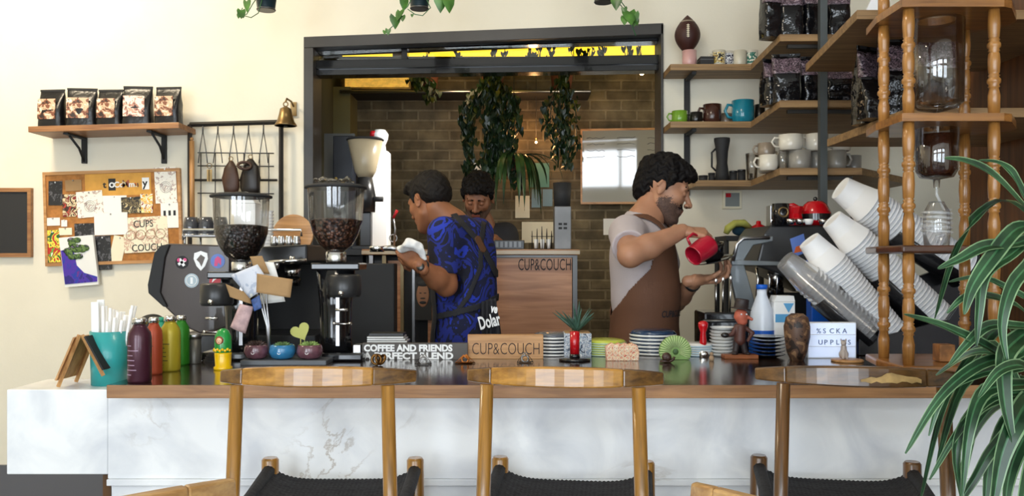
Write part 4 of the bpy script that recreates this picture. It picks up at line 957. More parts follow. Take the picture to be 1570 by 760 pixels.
# ------------------------------------------------------------------ kitchen bar in the opening
KB = 4.50; kz = PZ(382, KB)
kx0, kx1 = PX(556, KB), PX(885, KB)
kb = thing('kitchen_bar', 'wooden kitchen bar with shop lettering inside the opening', 'bar', ((kx0+kx1)/2, KB+.25, .221))
mat('dull_steel', (.22, .22, .22), .5, .6, noise=.2, nscale=8); mat('pale_stone', 'b5a58c', .3)
MB().b2((kx0, KB-.03, kz-.03), (kx1+.01, KB+.36, kz)).build('worktop', ['slab_edge'], kb, bevel=.003)
MB().b2((kx0, KB-.032, kz-.026), (kx1+.012, KB-.0302, kz-.008)).build('edge_strip', 'pale_stone', kb)
MB().b2((PX(656, KB), KB, .225), (PX(877, KB), KB+.03, kz-.045)).build('wood_panel', 'knotty_wood', kb)
MB().b2((PX(656, KB), KB-.004, kz-.043), (kx1, KB+.03, kz-.0305)).build('rail', 'dark_steel', kb)
MB().b2((PX(878, KB), KB-.006, .225), (kx1, KB+.34, kz-.0305)).build('corner_post', 'dark_steel', kb)
MB().b2((kx0+.01, KB+.05, .225), (PX(655, KB), KB+.34, kz-.031)).build('cabinet', 'matte_black', kb)
for a, b_ in ((566, 572), (586, 592), (614, 619), (632, 636)):
    MB().b2((PX(a, KB), KB-.004, .225), (PX(b_, KB), KB+.03, kz-.031)).build('upright', 'steel' if a in (566, 632) else 'brass_strip', kb) if 'brass_strip' in M else (mat('brass_strip', '8a7a5c', .4, .6), MB().b2((PX(a, KB), KB-.004, .225), (PX(b_, KB), KB+.03, kz-.031)).build('upright', 'steel', kb))
MB().b2((PX(593, KB), KB+.0301, .5), (PX(613, KB), KB+.045, kz-.06)).build('door_panel', 'knotty_wood', kb)
MB().b2((PX(572.5, KB), KB+.0301, .5), (PX(586, KB), KB+.045, kz-.06)).build('door_panel', 'machine_dark', kb)
MB().text('CUP&COUCH', .088, T(PX(794, KB), KB-.0015, PZ(414, KB)) @ UP, sx=.52, space=1.0).build('lettering', 'letter_brown', kb) if 'letter_brown' in M else (mat('letter_brown', '2c1a10', .6), MB().text('CUP&COUCH', .088, T(PX(794, KB), KB-.0015, PZ(414, KB)) @ UP, sx=.52).build('lettering', 'letter_brown', kb))
# reflection of a face, painted as flat shapes on a dark panel
pp = thing('face_reflection', 'painted reflection of a bearded face on the bar front behind the blue shirted man', 'picture', (PX(648, KB), KB-.02, PZ(450, KB)))
c = P(648, 452, KB-.03); mat('reflected_skin', '8a6248', .6)
MB().b2((PX(637, KB), KB-.02, PZ(490, KB)), (PX(662, KB), KB-.0045, PZ(424, KB))).build('panel', 'matte_black', pp)
MB().sph((c.x, KB-.021, c.z), .040, X=I4, sc=(.85, .08, 1.6)).build('face', 'reflected_skin', pp)
m_ = MB(); m_.sph((c.x, KB-.0235, c.z+.060), .034, sc=(.95, .08, .45)); m_.build('hair', 'matte_black', pp)
m_ = MB()
for dx in (-.012, .012): m_.sph((c.x+dx, KB-.0245, c.z+.010), .007, seg=10, rings=6, sc=(1, .1, .4))
m_.sph((c.x, KB-.0245, c.z-.018), .014, sc=(1, .1, .3), seg=10, rings=6); m_.sph((c.x, KB-.024, c.z-.040), .018, sc=(1, .1, .45), seg=10, rings=6); m_.build('features', 'matte_black', pp)
# items standing on the kitchen bar
def onk(px, dy=.15): return PX(px, KB+dy)
t = thing('napkin_dispenser', 'tall steel dispenser standing at the right end of the kitchen bar', 'dispenser', (PX(863, 4.6), 4.6, kz))
x0, x1, z1 = PX(850, 4.55), PX(876, 4.55), PZ(316, 4.55)
MB().b2((x0, 4.55, kz), (x1, 4.68, z1)).build('housing', 'dull_steel', t, bevel=.004)
for r_i in range(2):
    for c_i in range(2): MB().b2((x0+.022+.027*c_i, 4.5485, PZ(345, 4.55)-.022*r_i), (x0+.041+.027*c_i, 4.5499, PZ(345, 4.55)-.022*r_i+.012)).build('slot', 'matte_black', t)
t = thing('black_bin', 'black open bin standing on top of the steel dispenser', 'bin', ((x0+x1)/2, 4.61, z1))
MB().lathe([(.044, 0), (.05, .13), (.047, .13), (.041, .005), (1e-6, .005)], T((x0+x1)/2, 4.615, z1+.0005), 20).build('bin_body', 'matte_black', t)
t = thing('wire_basket', 'arched wire basket of small white cups on the kitchen bar', 'basket', (PX(831, 4.6), 4.6, kz))
for i in range(5):
    x = PX(816+7.5*i, 4.58); m_ = MB(); hh = .10+.012*(2-abs(i-2)); m_.tube([(x, 4.56, kz+.003), (x, 4.56, kz+hh*.7), (x, 4.60, kz+hh), (x, 4.64, kz+hh*.7), (x, 4.64, kz+.003)], .002, 5); m_.build('wire', 'dark_iron', t)
m_ = MB(); m_.tube([(PX(814, 4.58), 4.56, kz+.07), (PX(848, 4.58), 4.56, kz+.07)], .002, 5); m_.tube([(PX(814, 4.58), 4.56, kz+.003), (PX(848, 4.58), 4.56, kz+.003), (PX(848, 4.58), 4.64, kz+.003), (PX(814, 4.58), 4.64, kz+.003)], .002, 5, closed=True); m_.build('wire', 'dark_iron', t)
for i in range(3):
    x = PX(822+9.5*i, 4.6); tag(MB().lathe([(.010, 0), (.013, .05), (.0115, .05), (.009, .003), (1e-6, .003)], T(x, 4.60, kz+.006), 14).build('small_cup', 'white', at=(x, 4.60, kz+.006)), 'small white cup inside the arched wire basket', 'cup', 'cups in the wire basket')
t = thing('black_tray', 'low black slotted tray on the kitchen bar beside the blue shirt', 'tray', (PX(780, 4.6), 4.6, kz))
MB().b2((PX(757, 4.56), 4.56, kz), (PX(804, 4.56), 4.7, kz+.05)).build('tray_body', 'machine_dark', t, bevel=.004)
for i in range(6): MB().b2((PX(760+7*i, 4.56), 4.553, kz+.012), (PX(764+7*i, 4.56), 4.5595, kz+.042)).build('slot', 'dark_steel', t)
# kitchen grinder, blue box, white cylinder
t = thing('bar_grinder', 'kitchen grinder with a cream hopper standing on the bar at the left', 'coffee grinder', (PX(560, 4.62), 4.62, kz))
gx = PX(560, 4.62); k_ = 4.62/F
zz = [PZ(v, 4.62) for v in (380, 300, 272, 216, 212)]
MB().lathe([(13*k_, zz[2]), (17*k_, zz[2]+.02), (28*k_, zz[3])], T(gx, 4.62, 0), 28, caps=True).build('hopper', 'cream_plastic', t) if 'cream_plastic' in M else (mat('cream_plastic', 'a99b80', .3), MB().lathe([(11*k_, zz[2]), (16*k_, zz[2]+.03), (27*k_, zz[3])], T(gx, 4.62, 0), 28).build('hopper', 'cream_plastic', t))
MB().lathe([(28*k_, zz[3]+.0005), (29*k_, zz[3]+.006), (26*k_, zz[4]), (1e-6, zz[4])], T(gx, 4.62, 0), 28).build('lid', 'matte_black', t)
MB().lathe([(15*k_, zz[1]-.09), (16*k_, zz[1]), (11*k_, zz[2]-.0005)], T(gx, 4.62, 0), 24).build('grinding_head', 'machine_dark', t)
m_ = MB(); m_.b2((gx-.03, 4.62, kz+.02), (gx+.03, 4.68, zz[1]-.0905)); m_.build('column', 'machine_dark', t, bevel=.004)
MB().b2((gx-.06, 4.55, kz), (gx+.06, 4.72, kz+.0195)).build('base', 'machine_dark', t, bevel=.003)
MB().cyl((gx+.05, 4.6, zz[1]-.02), (gx+.1, 4.6, zz[1]-.02), .014).build('dial', 'matte_black', t)
t = thing('blue_box', 'dark navy upright box behind the kitchen grinder', 'box', (PX(528, 4.8), 4.8, kz))
mat('navy', '10151f', .5)
MB().b2((PX(513, 4.8), 4.76, kz), (PX(543, 4.8), 4.95, PZ(208, 4.76))).build('box_body', 'navy', t, bevel=.004)
MB().b2((PX(498, 4.8), 4.96, kz), (PX(545, 4.8), 4.975, PZ(205, 4.97))).build('back_panel', 'grey_panel', t) if 'grey_panel' in M else (mat('grey_panel', '6f6f6a', .6), MB().b2((PX(498, 4.98), 4.96, kz), (PX(545, 4.98), 4.975, PZ(205, 4.97))).build('back_panel', 'grey_panel', t))
struct(MB().b2((-1.149, 4.52, kz-.03), (kx0-.001, 5.1, kz)).build('trim_4', 'machine_dark'))
struct(MB().b2((-1.149, 4.56, .22), (kx0-.01, 5.08, kz-.0301)).build('trim_5', 'matte_black'))
t = thing('milk_dispenser', 'tall bright white cylinder standing behind the kitchen grinder', 'dispenser', (PX(583, 4.85), 4.85, kz))
MB().b2((PX(568, 4.85), 4.82, kz), (PX(596, 4.85), 4.94, PZ(232, 4.85))).build('housing', 'white', t, bevel=.008)
MB().b2((PX(560, 4.85), 4.83, kz), (PX(568, 4.85)-.0005, 4.94, PZ(310, 4.85))).build('side_wing', 'white', t, bevel=.004)
t = thing('shaker_jug', 'white plastic jug with red lid on top of the tall white cylinder', 'jug', (PX(584, 4.87), 4.87, PZ(232, 4.85)))
z0 = PZ(232, 4.85)
MB().lathe([(.035, 0), (.03, .04), (.045, .075), (.047, .10), (.03, .125), (1e-6, .13)], T(PX(583, 4.87), 4.87, z0), 24).build('jug_body', 'white_plastic', t)
MB().lathe([(.018, 0), (.02, .015), (.016, .03), (1e-6, .03)], T(PX(570, 4.8), 4.85, z0+.085), 16).build('cap', 'red_paint', t)
for i, px in enumerate((600, 618, 640)):
    pass
t = thing('red_handled_opener', 'small steel and red tool standing on the bar beside the kitchen grinder', 'tool', (PX(604, 4.6), 4.6, kz))
m_ = MB(); m_.tube([P(604, 379, 4.6), P(606, 350, 4.6), P(603, 335, 4.6)], .006); m_.torus((0, 0, 0), .02, .003, T(*P(603, 365, 4.6)) @ R(90, 'X')); m_.build('tool_body', 'steel', t)
MB().tube([P(603, 334, 4.6), P(609, 322, 4.6)], .008).build('handle', 'red_paint', t)
# whiteboard, notes on the brick
t = thing('whiteboard', 'glossy whiteboard with faint handwriting hung on the brick wall', 'whiteboard', (PX(960, 5.6), 5.60, PZ(312, 5.6)))
mat('board_gloss', '8f8f86', .05, spec=.9, coat=1)
hx0, hx1, hz0, hz1 = PX(891, 5.6), PX(1040, 5.6), PZ(312, 5.6), PZ(196, 5.6)
WX = T((hx0+hx1)/2, 5.625, (hz0+hz1)/2) @ R(-6, 'Z'); hw, hh = (hx1-hx0)/2, (hz1-hz0)/2
MB().box((0, 0, 0), (2*hw-.02, .01, 2*hh-.02), WX).build('board', 'board_gloss', t)
for (c_, d_) in (((0, 0, hh-.006), (2*hw, .02, .014)), ((0, 0, -hh+.006), (2*hw, .02, .014)), ((-hw+.005, 0, 0), (.012, .02, 2*hh-.026)), ((hw-.005, 0, 0), (.012, .02, 2*hh-.026))): MB().box(c_, d_, WX).build('frame', 'pine', t)
rs = random.Random(8)
for r_i in range(4):
    for c_i in range(3):
        x0_ = -hw+.04+c_i*.2; MB().tube([WX @ Vector((x0_+.02*i, -.0068, hh-.06-.042*r_i+rs.uniform(-.006, .006))) for i in range(7)], .0012, 4).build('handwriting', 'machine_dark', t)
for i, (a, b_, c_, d_, mm) in enumerate(((726, 250, 742, 264, 'paper_white'), (775, 247, 788, 268, 'paper_white'), (812, 250, 842, 287, 'note_teal'), (790, 300, 812, 334, 'paper_cream'), (815, 290, 830, 318, 'note_blue'), (832, 290, 847, 316, 'note_blue'), (800, 340, 850, 372, 'paper_cream'), (925, 335, 945, 360, 'paper_white'))):
    if mm not in M: mat(mm, '5f8f84' if 'teal' in mm else '7c96a0', .7)
    tag(MB().b2((PX(a, KY), KY-.004, PZ(d_, KY)), (PX(c_, KY), KY-.001, PZ(b_, KY))).build('wall_note', mm, at=(PX((a+c_)/2, KY), KY-.002, PZ((b_+d_)/2, KY))), ['small white note on the brick above the third man', 'white note seen between leaves on the brick wall', 'teal note sheet on the brick behind the long leaves', 'cream note low on the brick behind the long leaves', 'left pale blue note under the teal sheet', 'right pale blue note under the teal sheet', 'wide cream sheet low on the brick behind the wire basket', 'white card on the brick behind the apron man'][i], 'note', 'notes on the brick wall')
# kitchen high shelf with planters, yellow light, yellow picture
t = thing('planter_shelf', 'dark high shelf with a steel rail across the brick wall', 'shelf', (PX(710, 5.5), 5.55, PZ(142, 5.45)))
MB().b2((PX(524, 5.5), 5.44, PZ(143, 5.45)), (PX(905, 5.5), 5.695, PZ(138, 5.45))).build('board', 'matte_black', t)
m_ = MB(); m_.tube([(PX(524, 5.43), 5.425, PZ(141, 5.43)), (PX(905, 5.43), 5.425, PZ(140, 5.43))], .009); m_.build('rail', 'steel', t)
mat('yellow_light', (1, .72, .05), .5, emit=(1, .66, .03), es=1.25); mat('warm_panel', (.9, .5, .1), .5, emit=(.9, .5, .08), es=.42, col2=(.1, .07, .02), nscale=18, stretch=(1, 1, 2))
zt = 2.92
for i, (a, b_) in enumerate(((525, 600), (618, 810), (815, 1060))):
    Yl = 5.1
    t = thing('strip_light', ['short yellow glowing light strip at the left of the transom', 'long yellow glowing light strip in the middle of the transom', 'yellow glowing light strip at the right of the transom'][i], 'light', (PX((a+b_)/2, Yl), Yl, PZ(80, Yl)), 0, 'yellow light strips under the kitchen ceiling')
    z0, z1 = PZ(92, Yl), PZ(66, Yl)
    MB().b2((PX(a, Yl), Yl, z0), (PX(b_, Yl), Yl+.05, z1)).build('diffuser', 'yellow_light', t)
    MB().b2((PX(a, Yl), Yl-.01, z1+.0005), (PX(b_, Yl), Yl+.06, z1+.03)).build('housing', 'dark_steel', t)
    for q in (a+12, b_-12): MB().cyl((PX(q, Yl), Yl+.025, z1+.0305), (PX(q, Yl), Yl+.025, 2.92), .005).build('hanger', 'dark_steel', t)
t = thing('lit_sign', 'lit yellow framed panel with dark scribbles above the kitchen shelf', 'sign', (PX(577, 5.5), 5.5, PZ(133, 5.5)))
MB().b2((PX(529, 5.5), 5.5, PZ(134, 5.5)), (PX(627, 5.5), 5.53, PZ(118, 5.5))).build('panel', 'warm_panel', t)
for (a, b_, c_, d_) in ((526, 115, 630, 118), (526, 134, 630, 137), (526, 118, 529, 134), (627, 118, 630, 134)): MB().b2((PX(a, 5.5), 5.49, PZ(d_, 5.5)), (PX(c_, 5.5), 5.54, PZ(b_, 5.5))).build('frame', 'brass', t)
mat('bulb_glow', (1, .8, .5), .5, emit=(1, .7, .35), es=12)
for i, (px, py, Y) in enumerate(((822, 218, 5.55), (984, 112, 5.2), (866, 110, 5.2))):
    p = P(px, py, Y); lab = ['tiny glowing bulb low against the brick between the hanging plants', 'small hanging bulb at the upper right of the kitchen', 'small hanging bulb above the right trailing plant'][i]
    t = thing('bulb', lab, 'light bulb', tuple(p), 0, 'small bulbs in the kitchen')
    MB().sph(tuple(p), (.008, .014, .012)[i]).build('glass_bulb', 'bulb_glow', t); MB().cyl((p.x, p.y, p.z+.008), (p.x, p.y, p.z+.03), .008).build('socket', 'brass', t)
    m_ = MB(); m_.cyl((p.x, p.y, p.z+.0301), (p.x, p.y, 2.92), .002, seg=6); m_.build('cord', 'matte_black', t)
point('bulb_fill_light', (PX(820, 5.5), 5.5, PZ(208, 5.5)), 2.2, (1, .5, .18), .03)
point('bulb_fill_light', (PX(700, 5.3), 5.3, 2.5), 1.2, (1, .7, .4), .1)  # added kitchen fill, no bulb hangs at this point

# ------------------------------------------------------------------ middle of the bar: signs, plates, small things
def sign_block(nm, lab, cat, a, b_, pt, pb, th, mm, lines, ink):
    Y = cy(pb); x0, x1 = PX(a, Y), PX(b_, Y); z1 = PZ(pt, Y); t = thing(nm, lab, cat, ((x0+x1)/2, Y+th/2, SZ))
    MB().b2((x0, Y, SZ), (x1, Y+th, z1)).build('block', mm, t, bevel=.0015)
    for (s_, px, py, size, sx_, bold) in lines:
        MB().text(s_, size, T(PX(px, Y), Y-.0004, PZ(py, Y)) @ UP, sx=sx_, bold=bold).build('lettering', ink, t)
    return t
mat('sign_grey', '57524e', .6, noise=.15, nscale=12)
sign_block('slogan_sign', 'grey box sign with white lettering about coffee and friends', 'sign', 555, 717, 526, 551, .03, 'sign_grey', [('COFFEE AND FRIENDS', 558, 538, .031, .97, .0014), ('A PERFECT BLEND', 558, 550, .031, 1.2, .0014)], 'white')
sign_block('wooden_sign', 'pale wooden block sign with burnt brown shop lettering', 'sign', 717, 833, 513, 550, .03, 'pine', [('CUP&COUCH', 723, 543, .058, .655, -.0008)], 'letter_brown')
def plates(nm, lab, cat, group, px, Y, r, n, pitch, mats, z=None, flat=True, labs=None, bowl=False, top=None):
    z = SZ if z is None else z; x = PX(px, Y)
    for i in range(n):
        h = pitch*2.2 if not bowl else pitch*4
        pr = [(r*.55, 0), (r*.6, 0), (r*.95, pitch*.55), (r, pitch*.6), (r, pitch*.92), (r*.9, pitch*.92), (r*.5, pitch*.35), (1e-6, pitch*.35)]
        lab_ = labs[0] if (labs and i == n-1) else (labs[1] if labs else lab)
        o = MB().lathe(pr, T(x, Y, z+i*pitch), 40).build(nm, mats[i % len(mats)] if not (top and i == n-1) else top, at=(x, Y, z+i*pitch))
        tag(o, lab_, cat, group)
mat('navy_glaze', '1d3553', .2, coat=.5); mat('grey_glaze', '565a62', .25, coat=.4); mat('lime_glaze', 'c3cc4e', .25, coat=.4); mat('mint_glaze', 'b9d2b4', .3, coat=.3); mat('pale_blue_glaze', 'a7c4d4', .25, coat=.4); mat('white_glaze', 'd9d9d6', .2, coat=.4)
mat('dark_rim', '1b2430', .3)
def banded(nm, labs, group, px, pb, pt, rpx, n, body, rim, top):
    """stack of stoneware plates, each pale with a darker rim line"""
    Y = cy(pb)+.0; k = Y/F; r = rpx*k; Yc = Y+r; x = PX(px, Yc)
    z1 = PZ(pt, Yc-r*.2); pitch = (z1-SZ)/n
    for i in range(n):
        z = SZ+i*pitch; t = thing(nm, labs[0] if i == n-1 else labs[1], 'plate', (x, Yc, z), 0, group)
        last = i == n-1
        MB().lathe([(r*.80, 0), (r*.97, pitch*.12), (r, pitch*.2), (r, pitch*.70), (r*.95, pitch*.705), (r*.5, pitch*.5), (1e-6, pitch*.5)], T(x, Yc, z), 44).build('dish', body, t)
        MB().lathe([(r*.96, pitch*.71), (r*1.0, pitch*.71), (r*1.0, pitch*.99), (r*.93, pitch*.99)] if not last else [(r*.95, pitch*.71), (r*1.0, pitch*.71), (r*.9, pitch*1.5), (r*.75, pitch*1.9), (1e-6, pitch*1.9)], T(x, Yc, z), 44).build('rim', top if last else rim, t)
banded('plate', ['top plate of the grey stack left, behind the wooden sign', 'white plate with dark rim in the stack beside the wooden sign'], 'plates stacked beside the wooden sign', 846, 547, 514, 30, 6, 'white_glaze', 'dark_rim', 'grey_glaze')
banded('plate', ['navy top plate of the widest striped stack', 'white plate with navy rim in the widest striped stack'], 'navy and white plates in the widest stack', 1001, 546, 510, 37, 6, 'white_glaze', 'navy_glaze', 'navy_glaze')
banded('bowl_plate', ['lime green top dish of the pale green stack', 'pale green dish in the stack under the lime top'], 'lime and mint dishes', 928, 547, 523, 33, 6, 'mint_glaze', 'lime_glaze', 'lime_glaze')
banded('plate', ['top plate of the low pale blue stack', 'pale blue plate in the low stack behind the green disc'], 'pale blue plates', 1068, 547, 528, 25, 5, 'pale_blue_glaze', 'white_glaze', 'white_glaze')
# plates behind the slogan sign
for i in range(3):
    Yp = 3.0-.06; x = PX(592, Yp); z = SZ+.045+.008*i
mat('black_board', (.015, .015, .015), .4)
t = thing('tray_box', 'black box holding white plates behind the slogan sign', 'box', (PX(592, 2.93), 2.93, SZ)); MB().b2((PX(562, 2.95), 2.945, SZ), (PX(624, 2.95), 3.04, SZ+.052)).build('box_body', 'black_board', t)
for i in range(3): tag(MB().b2((PX(562, 2.95)+.002, 2.947, SZ+.053+.0075*i), (PX(624, 2.95)-.006*i, 3.037, SZ+.0585+.0075*i)).build('slab_plate', 'white_glaze', at=(PX(592, 2.93), 2.93, SZ+.053+.0075*i), bevel=.001), ['lowest white rectangular plate behind the slogan sign', 'middle white rectangular plate behind the slogan sign', 'top white rectangular plate behind the slogan sign'][i], 'plate', 'white rectangular plates behind the slogan sign')
tag(MB().b2((PX(566, 2.95), 2.95, SZ+.076), (PX(618, 2.95), 3.03, SZ+.084)).build('black_folder', 'black_board', at=(PX(592, 2.93), 2.93, SZ+.076)), 'thin black folder on top of the white rectangular plates', 'folder')
tag(MB().b2((PX(541, 2.9), 2.9, SZ+.0005), (PX(553, 2.9), 2.96, SZ+.05)).build('paper_box', 'steel', at=(PX(547, 2.9), 2.93, SZ), bevel=.002), 'small grey box left of the slogan sign', 'box')
# metal puzzles
mat('bronze', '6a4a24', .3, .9); mat('silver', '8a8784', .3, .9); mat('amber', 'b0661c', .3, .4)
def puzzle(lab, px, py, kind, mm):
    x, Y = onbar(px, py); t = thing('metal_puzzle', lab, 'puzzle', (x, Y, SZ), 0, 'small metal puzzles along the bar')
    if kind == 'knot':
        for i, (a, b_, c_) in enumerate(((0, 80, 0), (60, 70, 20), (-50, 60, 50))): MB().torus((0, 0, 0), .015, .0045, T(x-.008+.009*i, Y, SZ+.019) @ R(a, 'Z') @ R(b_, 'X'), 20, 8).build('ring', mm, t)
    else:
        for s_ in (-1, 1):
            h = .036 if kind == 'tri' else .028; w_ = .022 if kind == 'tri' else .028
            m_ = MB(); m_.tube([(x-w_+s_*.004, Y+s_*.008, SZ+.003), (x+s_*.004, Y+s_*.008-.003, SZ+h), (x+w_+s_*.004, Y+s_*.008, SZ+.003)], .003, 6, closed=True); m_.build('triangle', mm, t)
        MB().torus((0, 0, 0), .011, .003, T(x, Y, SZ+.014) @ R(80, 'X'), 18, 6).build('ring', mm, t)
puzzle('bronze knot puzzle before the left end of the slogan sign', 581, 560, 'knot', 'bronze')
puzzle('silver triangle puzzle before the middle of the slogan sign', 649, 559, 'tri', 'silver')
puzzle('amber and gold wire puzzle where the two signs meet', 713, 557, 'wide', 'amber')
puzzle('silver triangle puzzle before the wooden sign', 805, 556, 'tri', 'silver')
# patterned square pot with spiky plant and the red pot in front of it
x, Y = onbar(886, 547); 
m, nt, b = _nt('pot_pattern'); M['pot_pattern'] = m
picture_mat('pot_pattern', ['3a4a60', 'c8ccd0', '8494a8', 'dfe0e0', '4f6078'], 60)
t = thing('agave_pot', 'spiky blue green plant in a square patterned grey pot', 'potted plant', (x, Y+.05, SZ))
hw = 21*Y/F; pz = PZ(511, Y)
MB().box((x, Y+hw, (SZ+pz)/2), (hw*2, hw*2, pz-SZ)).build('pot', 'pot_pattern', t, bevel=.002)
MB().box((x, Y+hw, pz+.0015), (hw*1.8, hw*1.8, .003)).build('soil', 'kraft', t)
mat('agave', '3f5f50', .45, noise=.35, nscale=50)
rs = random.Random(12)
for i in range(26):
    a = 6.283*i/26*5.3; el = math.radians(rs.uniform(38, 84)); L = rs.uniform(.07, .125); d = Vector((math.cos(a)*math.cos(el), math.sin(a)*math.cos(el), math.sin(el)))
    p0 = Vector((x, Y+hw, pz+.003)); m_ = MB(); m_.tube([p0+d*L*q+Vector((0, 0, -.012*q*q)) for q in (0, .3, .7, 1)], [.004, .0055, .0035, .0006], 6, flat=.5); m_.build('spike_leaf', 'agave', t)
x, Y = onbar(881, 552)
t = thing('red_vase', 'narrow red vase on a black saucer before the patterned pot', 'vase', (x, Y, SZ))
MB().lathe([(.052, 0), (.054, .003), (.054, .007), (.02, .009)], T(x, Y-.005, SZ), 36).build('saucer', 'gloss_black', t)
MB().lathe([(.018, .0095), (.017, .022)], T(x, Y-.005, SZ), 24).build('foot', 'gloss_black', t)
MB().lathe([(.0165, .0225), (.0165, .095), (.0165, .098), (.0125, .098), (.0125, .03), (1e-6, .03)], T(x, Y-.005, SZ), 28).build('vase_body', 'red_gloss', t) if 'red_gloss' in M else (mat('red_gloss', 'b80c18', .18, coat=.6), MB().lathe([(.0165, .0225), (.0165, .098), (.0125, .098), (.0125, .03), (1e-6, .03)], T(x, Y-.005, SZ), 28).build('vase_body', 'red_gloss', t))
# pink patterned napkin holder
Y = cy(553); x0, x1 = PX(929, Y), PX(979, Y); z1 = PZ(527, Y)
picture_mat('pink_pattern', ['c0604a', 'e8c8a0', 'cf8a70', 'f0dcc0', 'b05848'], 70)
t = thing('patterned_holder', 'orange and cream patterned block before the lime dishes', 'ornament', ((x0+x1)/2, Y, SZ))
pts = [(x0+.002, SZ), (x1, SZ), (x1+.003, SZ+(z1-SZ)*.5), (x1-.004, z1-.004)]+[(x1-.01-(x1-x0-.02)*i/8, z1+(.003 if i % 2 else -.003)) for i in range(9)]+[(x0-.001, z1-.01)]
MB().prism(pts, -Y-.03, -Y, UP).build('block', 'pink_pattern', t, bevel=.002)
for r_i in range(3):
    for i in range(5): MB().torus((0, 0, 0), .0068, .0012, T(x0+.012+.0205*i, Y-.0005, SZ+.010+.0165*r_i) @ R(90, 'X'), 12, 5).build('swirl', 'paper_cream', t)
# green fluted half disc
Y = cy(551)-.01; x = PX(1036, Y); mat('green_felt', '86a85e', .55, noise=.2, nscale=50)
t = thing('fluted_dish', 'green fluted dish standing on edge behind the brown snail', 'dish', (x, Y, SZ))
r = 24*Y/F; zc = SZ+r*.52; mat('green_pale', 'b4c88c', .5)
a0 = -math.asin(.52)+.02; A_ = [a0+(math.pi-2*a0)*i/48 for i in range(49)]
MB().prism([(x+r*(1+.035*(i % 2))*math.cos(a), zc+r*(1+.035*(i % 2))*math.sin(a)) for i, a in enumerate(A_)], -Y-.022, -Y-.004, UP).build('dish_body', 'green_felt', t)
for a in A_[1::2]: MB().tube([(x+r*.30*math.cos(a), Y+.003, zc+r*.30*math.sin(a)), (x+r*.75*math.cos(a), Y+.001, zc+r*.75*math.sin(a)), (x+r*1.02*math.cos(a), Y+.006, zc+r*1.02*math.sin(a))], [.0012, .0022, .0028], 6).build('flute', 'green_pale', t)
MB().sph((x, Y+.002, zc), .010, sc=(1, .4, 1)).build('centre_knob', 'fig_green', t) if 'fig_green' in M else (mat('fig_green', '3f5a30', .5), MB().sph((x, Y+.002, zc), .010, sc=(1, .4, 1)).build('centre_knob', 'fig_green', t))
x, Y = onbar(1022, 556); mat('snail_brown', '3f2a20', .35)
t = thing('snail_figure', 'small dark brown snail figure before the green dish', 'figurine', (x, Y, SZ))
m_ = MB(); m_.tube([(x-.022, Y, SZ+.004), (x-.008, Y, SZ+.006), (x+.012, Y, SZ+.006), (x+.022, Y, SZ+.012), (x+.026, Y, SZ+.02)], [.003, .006, .006, .005, .004]); m_.build('snail_body', 'snail_brown', t)
m_ = MB()
for i in range(9): a = i*.9; rr = .014*(1-i/11); m_.sph((x-.003+.006*math.cos(a)*(1-i/9), Y-.001*i, SZ+.018+.006*math.sin(a)*(1-i/9)), rr, seg=12, rings=8)
m_.build('shell', 'snail_brown', t)
x, Y = onbar(1091, 553); t = thing('pebble_figure', 'tiny beige and grey figure beside the white cups', 'figurine', (x, Y, SZ)); mat('beige_clay', 'a08468', .7)
MB().lathe([(.007, 0), (.009, .006), (.008, .014), (.005, .018)], T(x, Y, SZ), 16).build('torso', 'beige_clay', t); MB().sph((x, Y, SZ+.023), .0065).build('head', 'beige_clay', t)
# stack of white cups
Y = cy(548)+.055; x = PX(1107, Y)
for i in range(9):
    z = SZ+.0115*i; t = thing('white_saucer', 'white saucer in the tall stack behind the hat figurine' if i < 8 else 'topmost white saucer of the tall stack behind the hat figurine', 'saucer', (x+.001*(i % 3), Y, z), 0, 'tall stack of white saucers')
    MB().lathe([(.032, 0), (.034, 0), (.048-.0005*i, .010), (.048-.0005*i, .0112), (.045, .0112), (.03, .004), (1e-6, .004)], T(x+.001*(i % 3), Y, z), 32).build('saucer_body', 'white_glaze', t)
# coffee tamper
x, Y = PX(1078, 2.99), 2.99; t = thing('tamper', 'red handled coffee tamper behind the pale blue plates', 'tamper', (x, Y, SZ))
MB().lathe([(.024, 0), (.024, .018), (.008, .022), (.008, .03)], T(x, Y, SZ+.0), 24).build('tamper_base', 'chrome', t)
MB().lathe([(.009, .0305), (.013, .05), (.010, .085), (.017, .105), (.018, .118), (.01, .125), (1e-6, .126)], T(x, Y, SZ), 24).build('handle', 'red_gloss', t)
# black bowls behind the hat figurine
Y = 2.97; x = PX(1176, Y)
for i in range(6):
    z = SZ+.0125*i; tag(MB().lathe([(.03, 0), (.055, .008), (.062, .0115), (.062, .0122), (.05, .010), (1e-6, .006)], T(x, Y, z), 32).build('black_dish', 'gloss_black', at=(x, Y, z)), 'black dish in the stack behind the hat figurine' if i < 5 else 'topmost black dish behind the hat figurine', 'dish', 'black dishes')
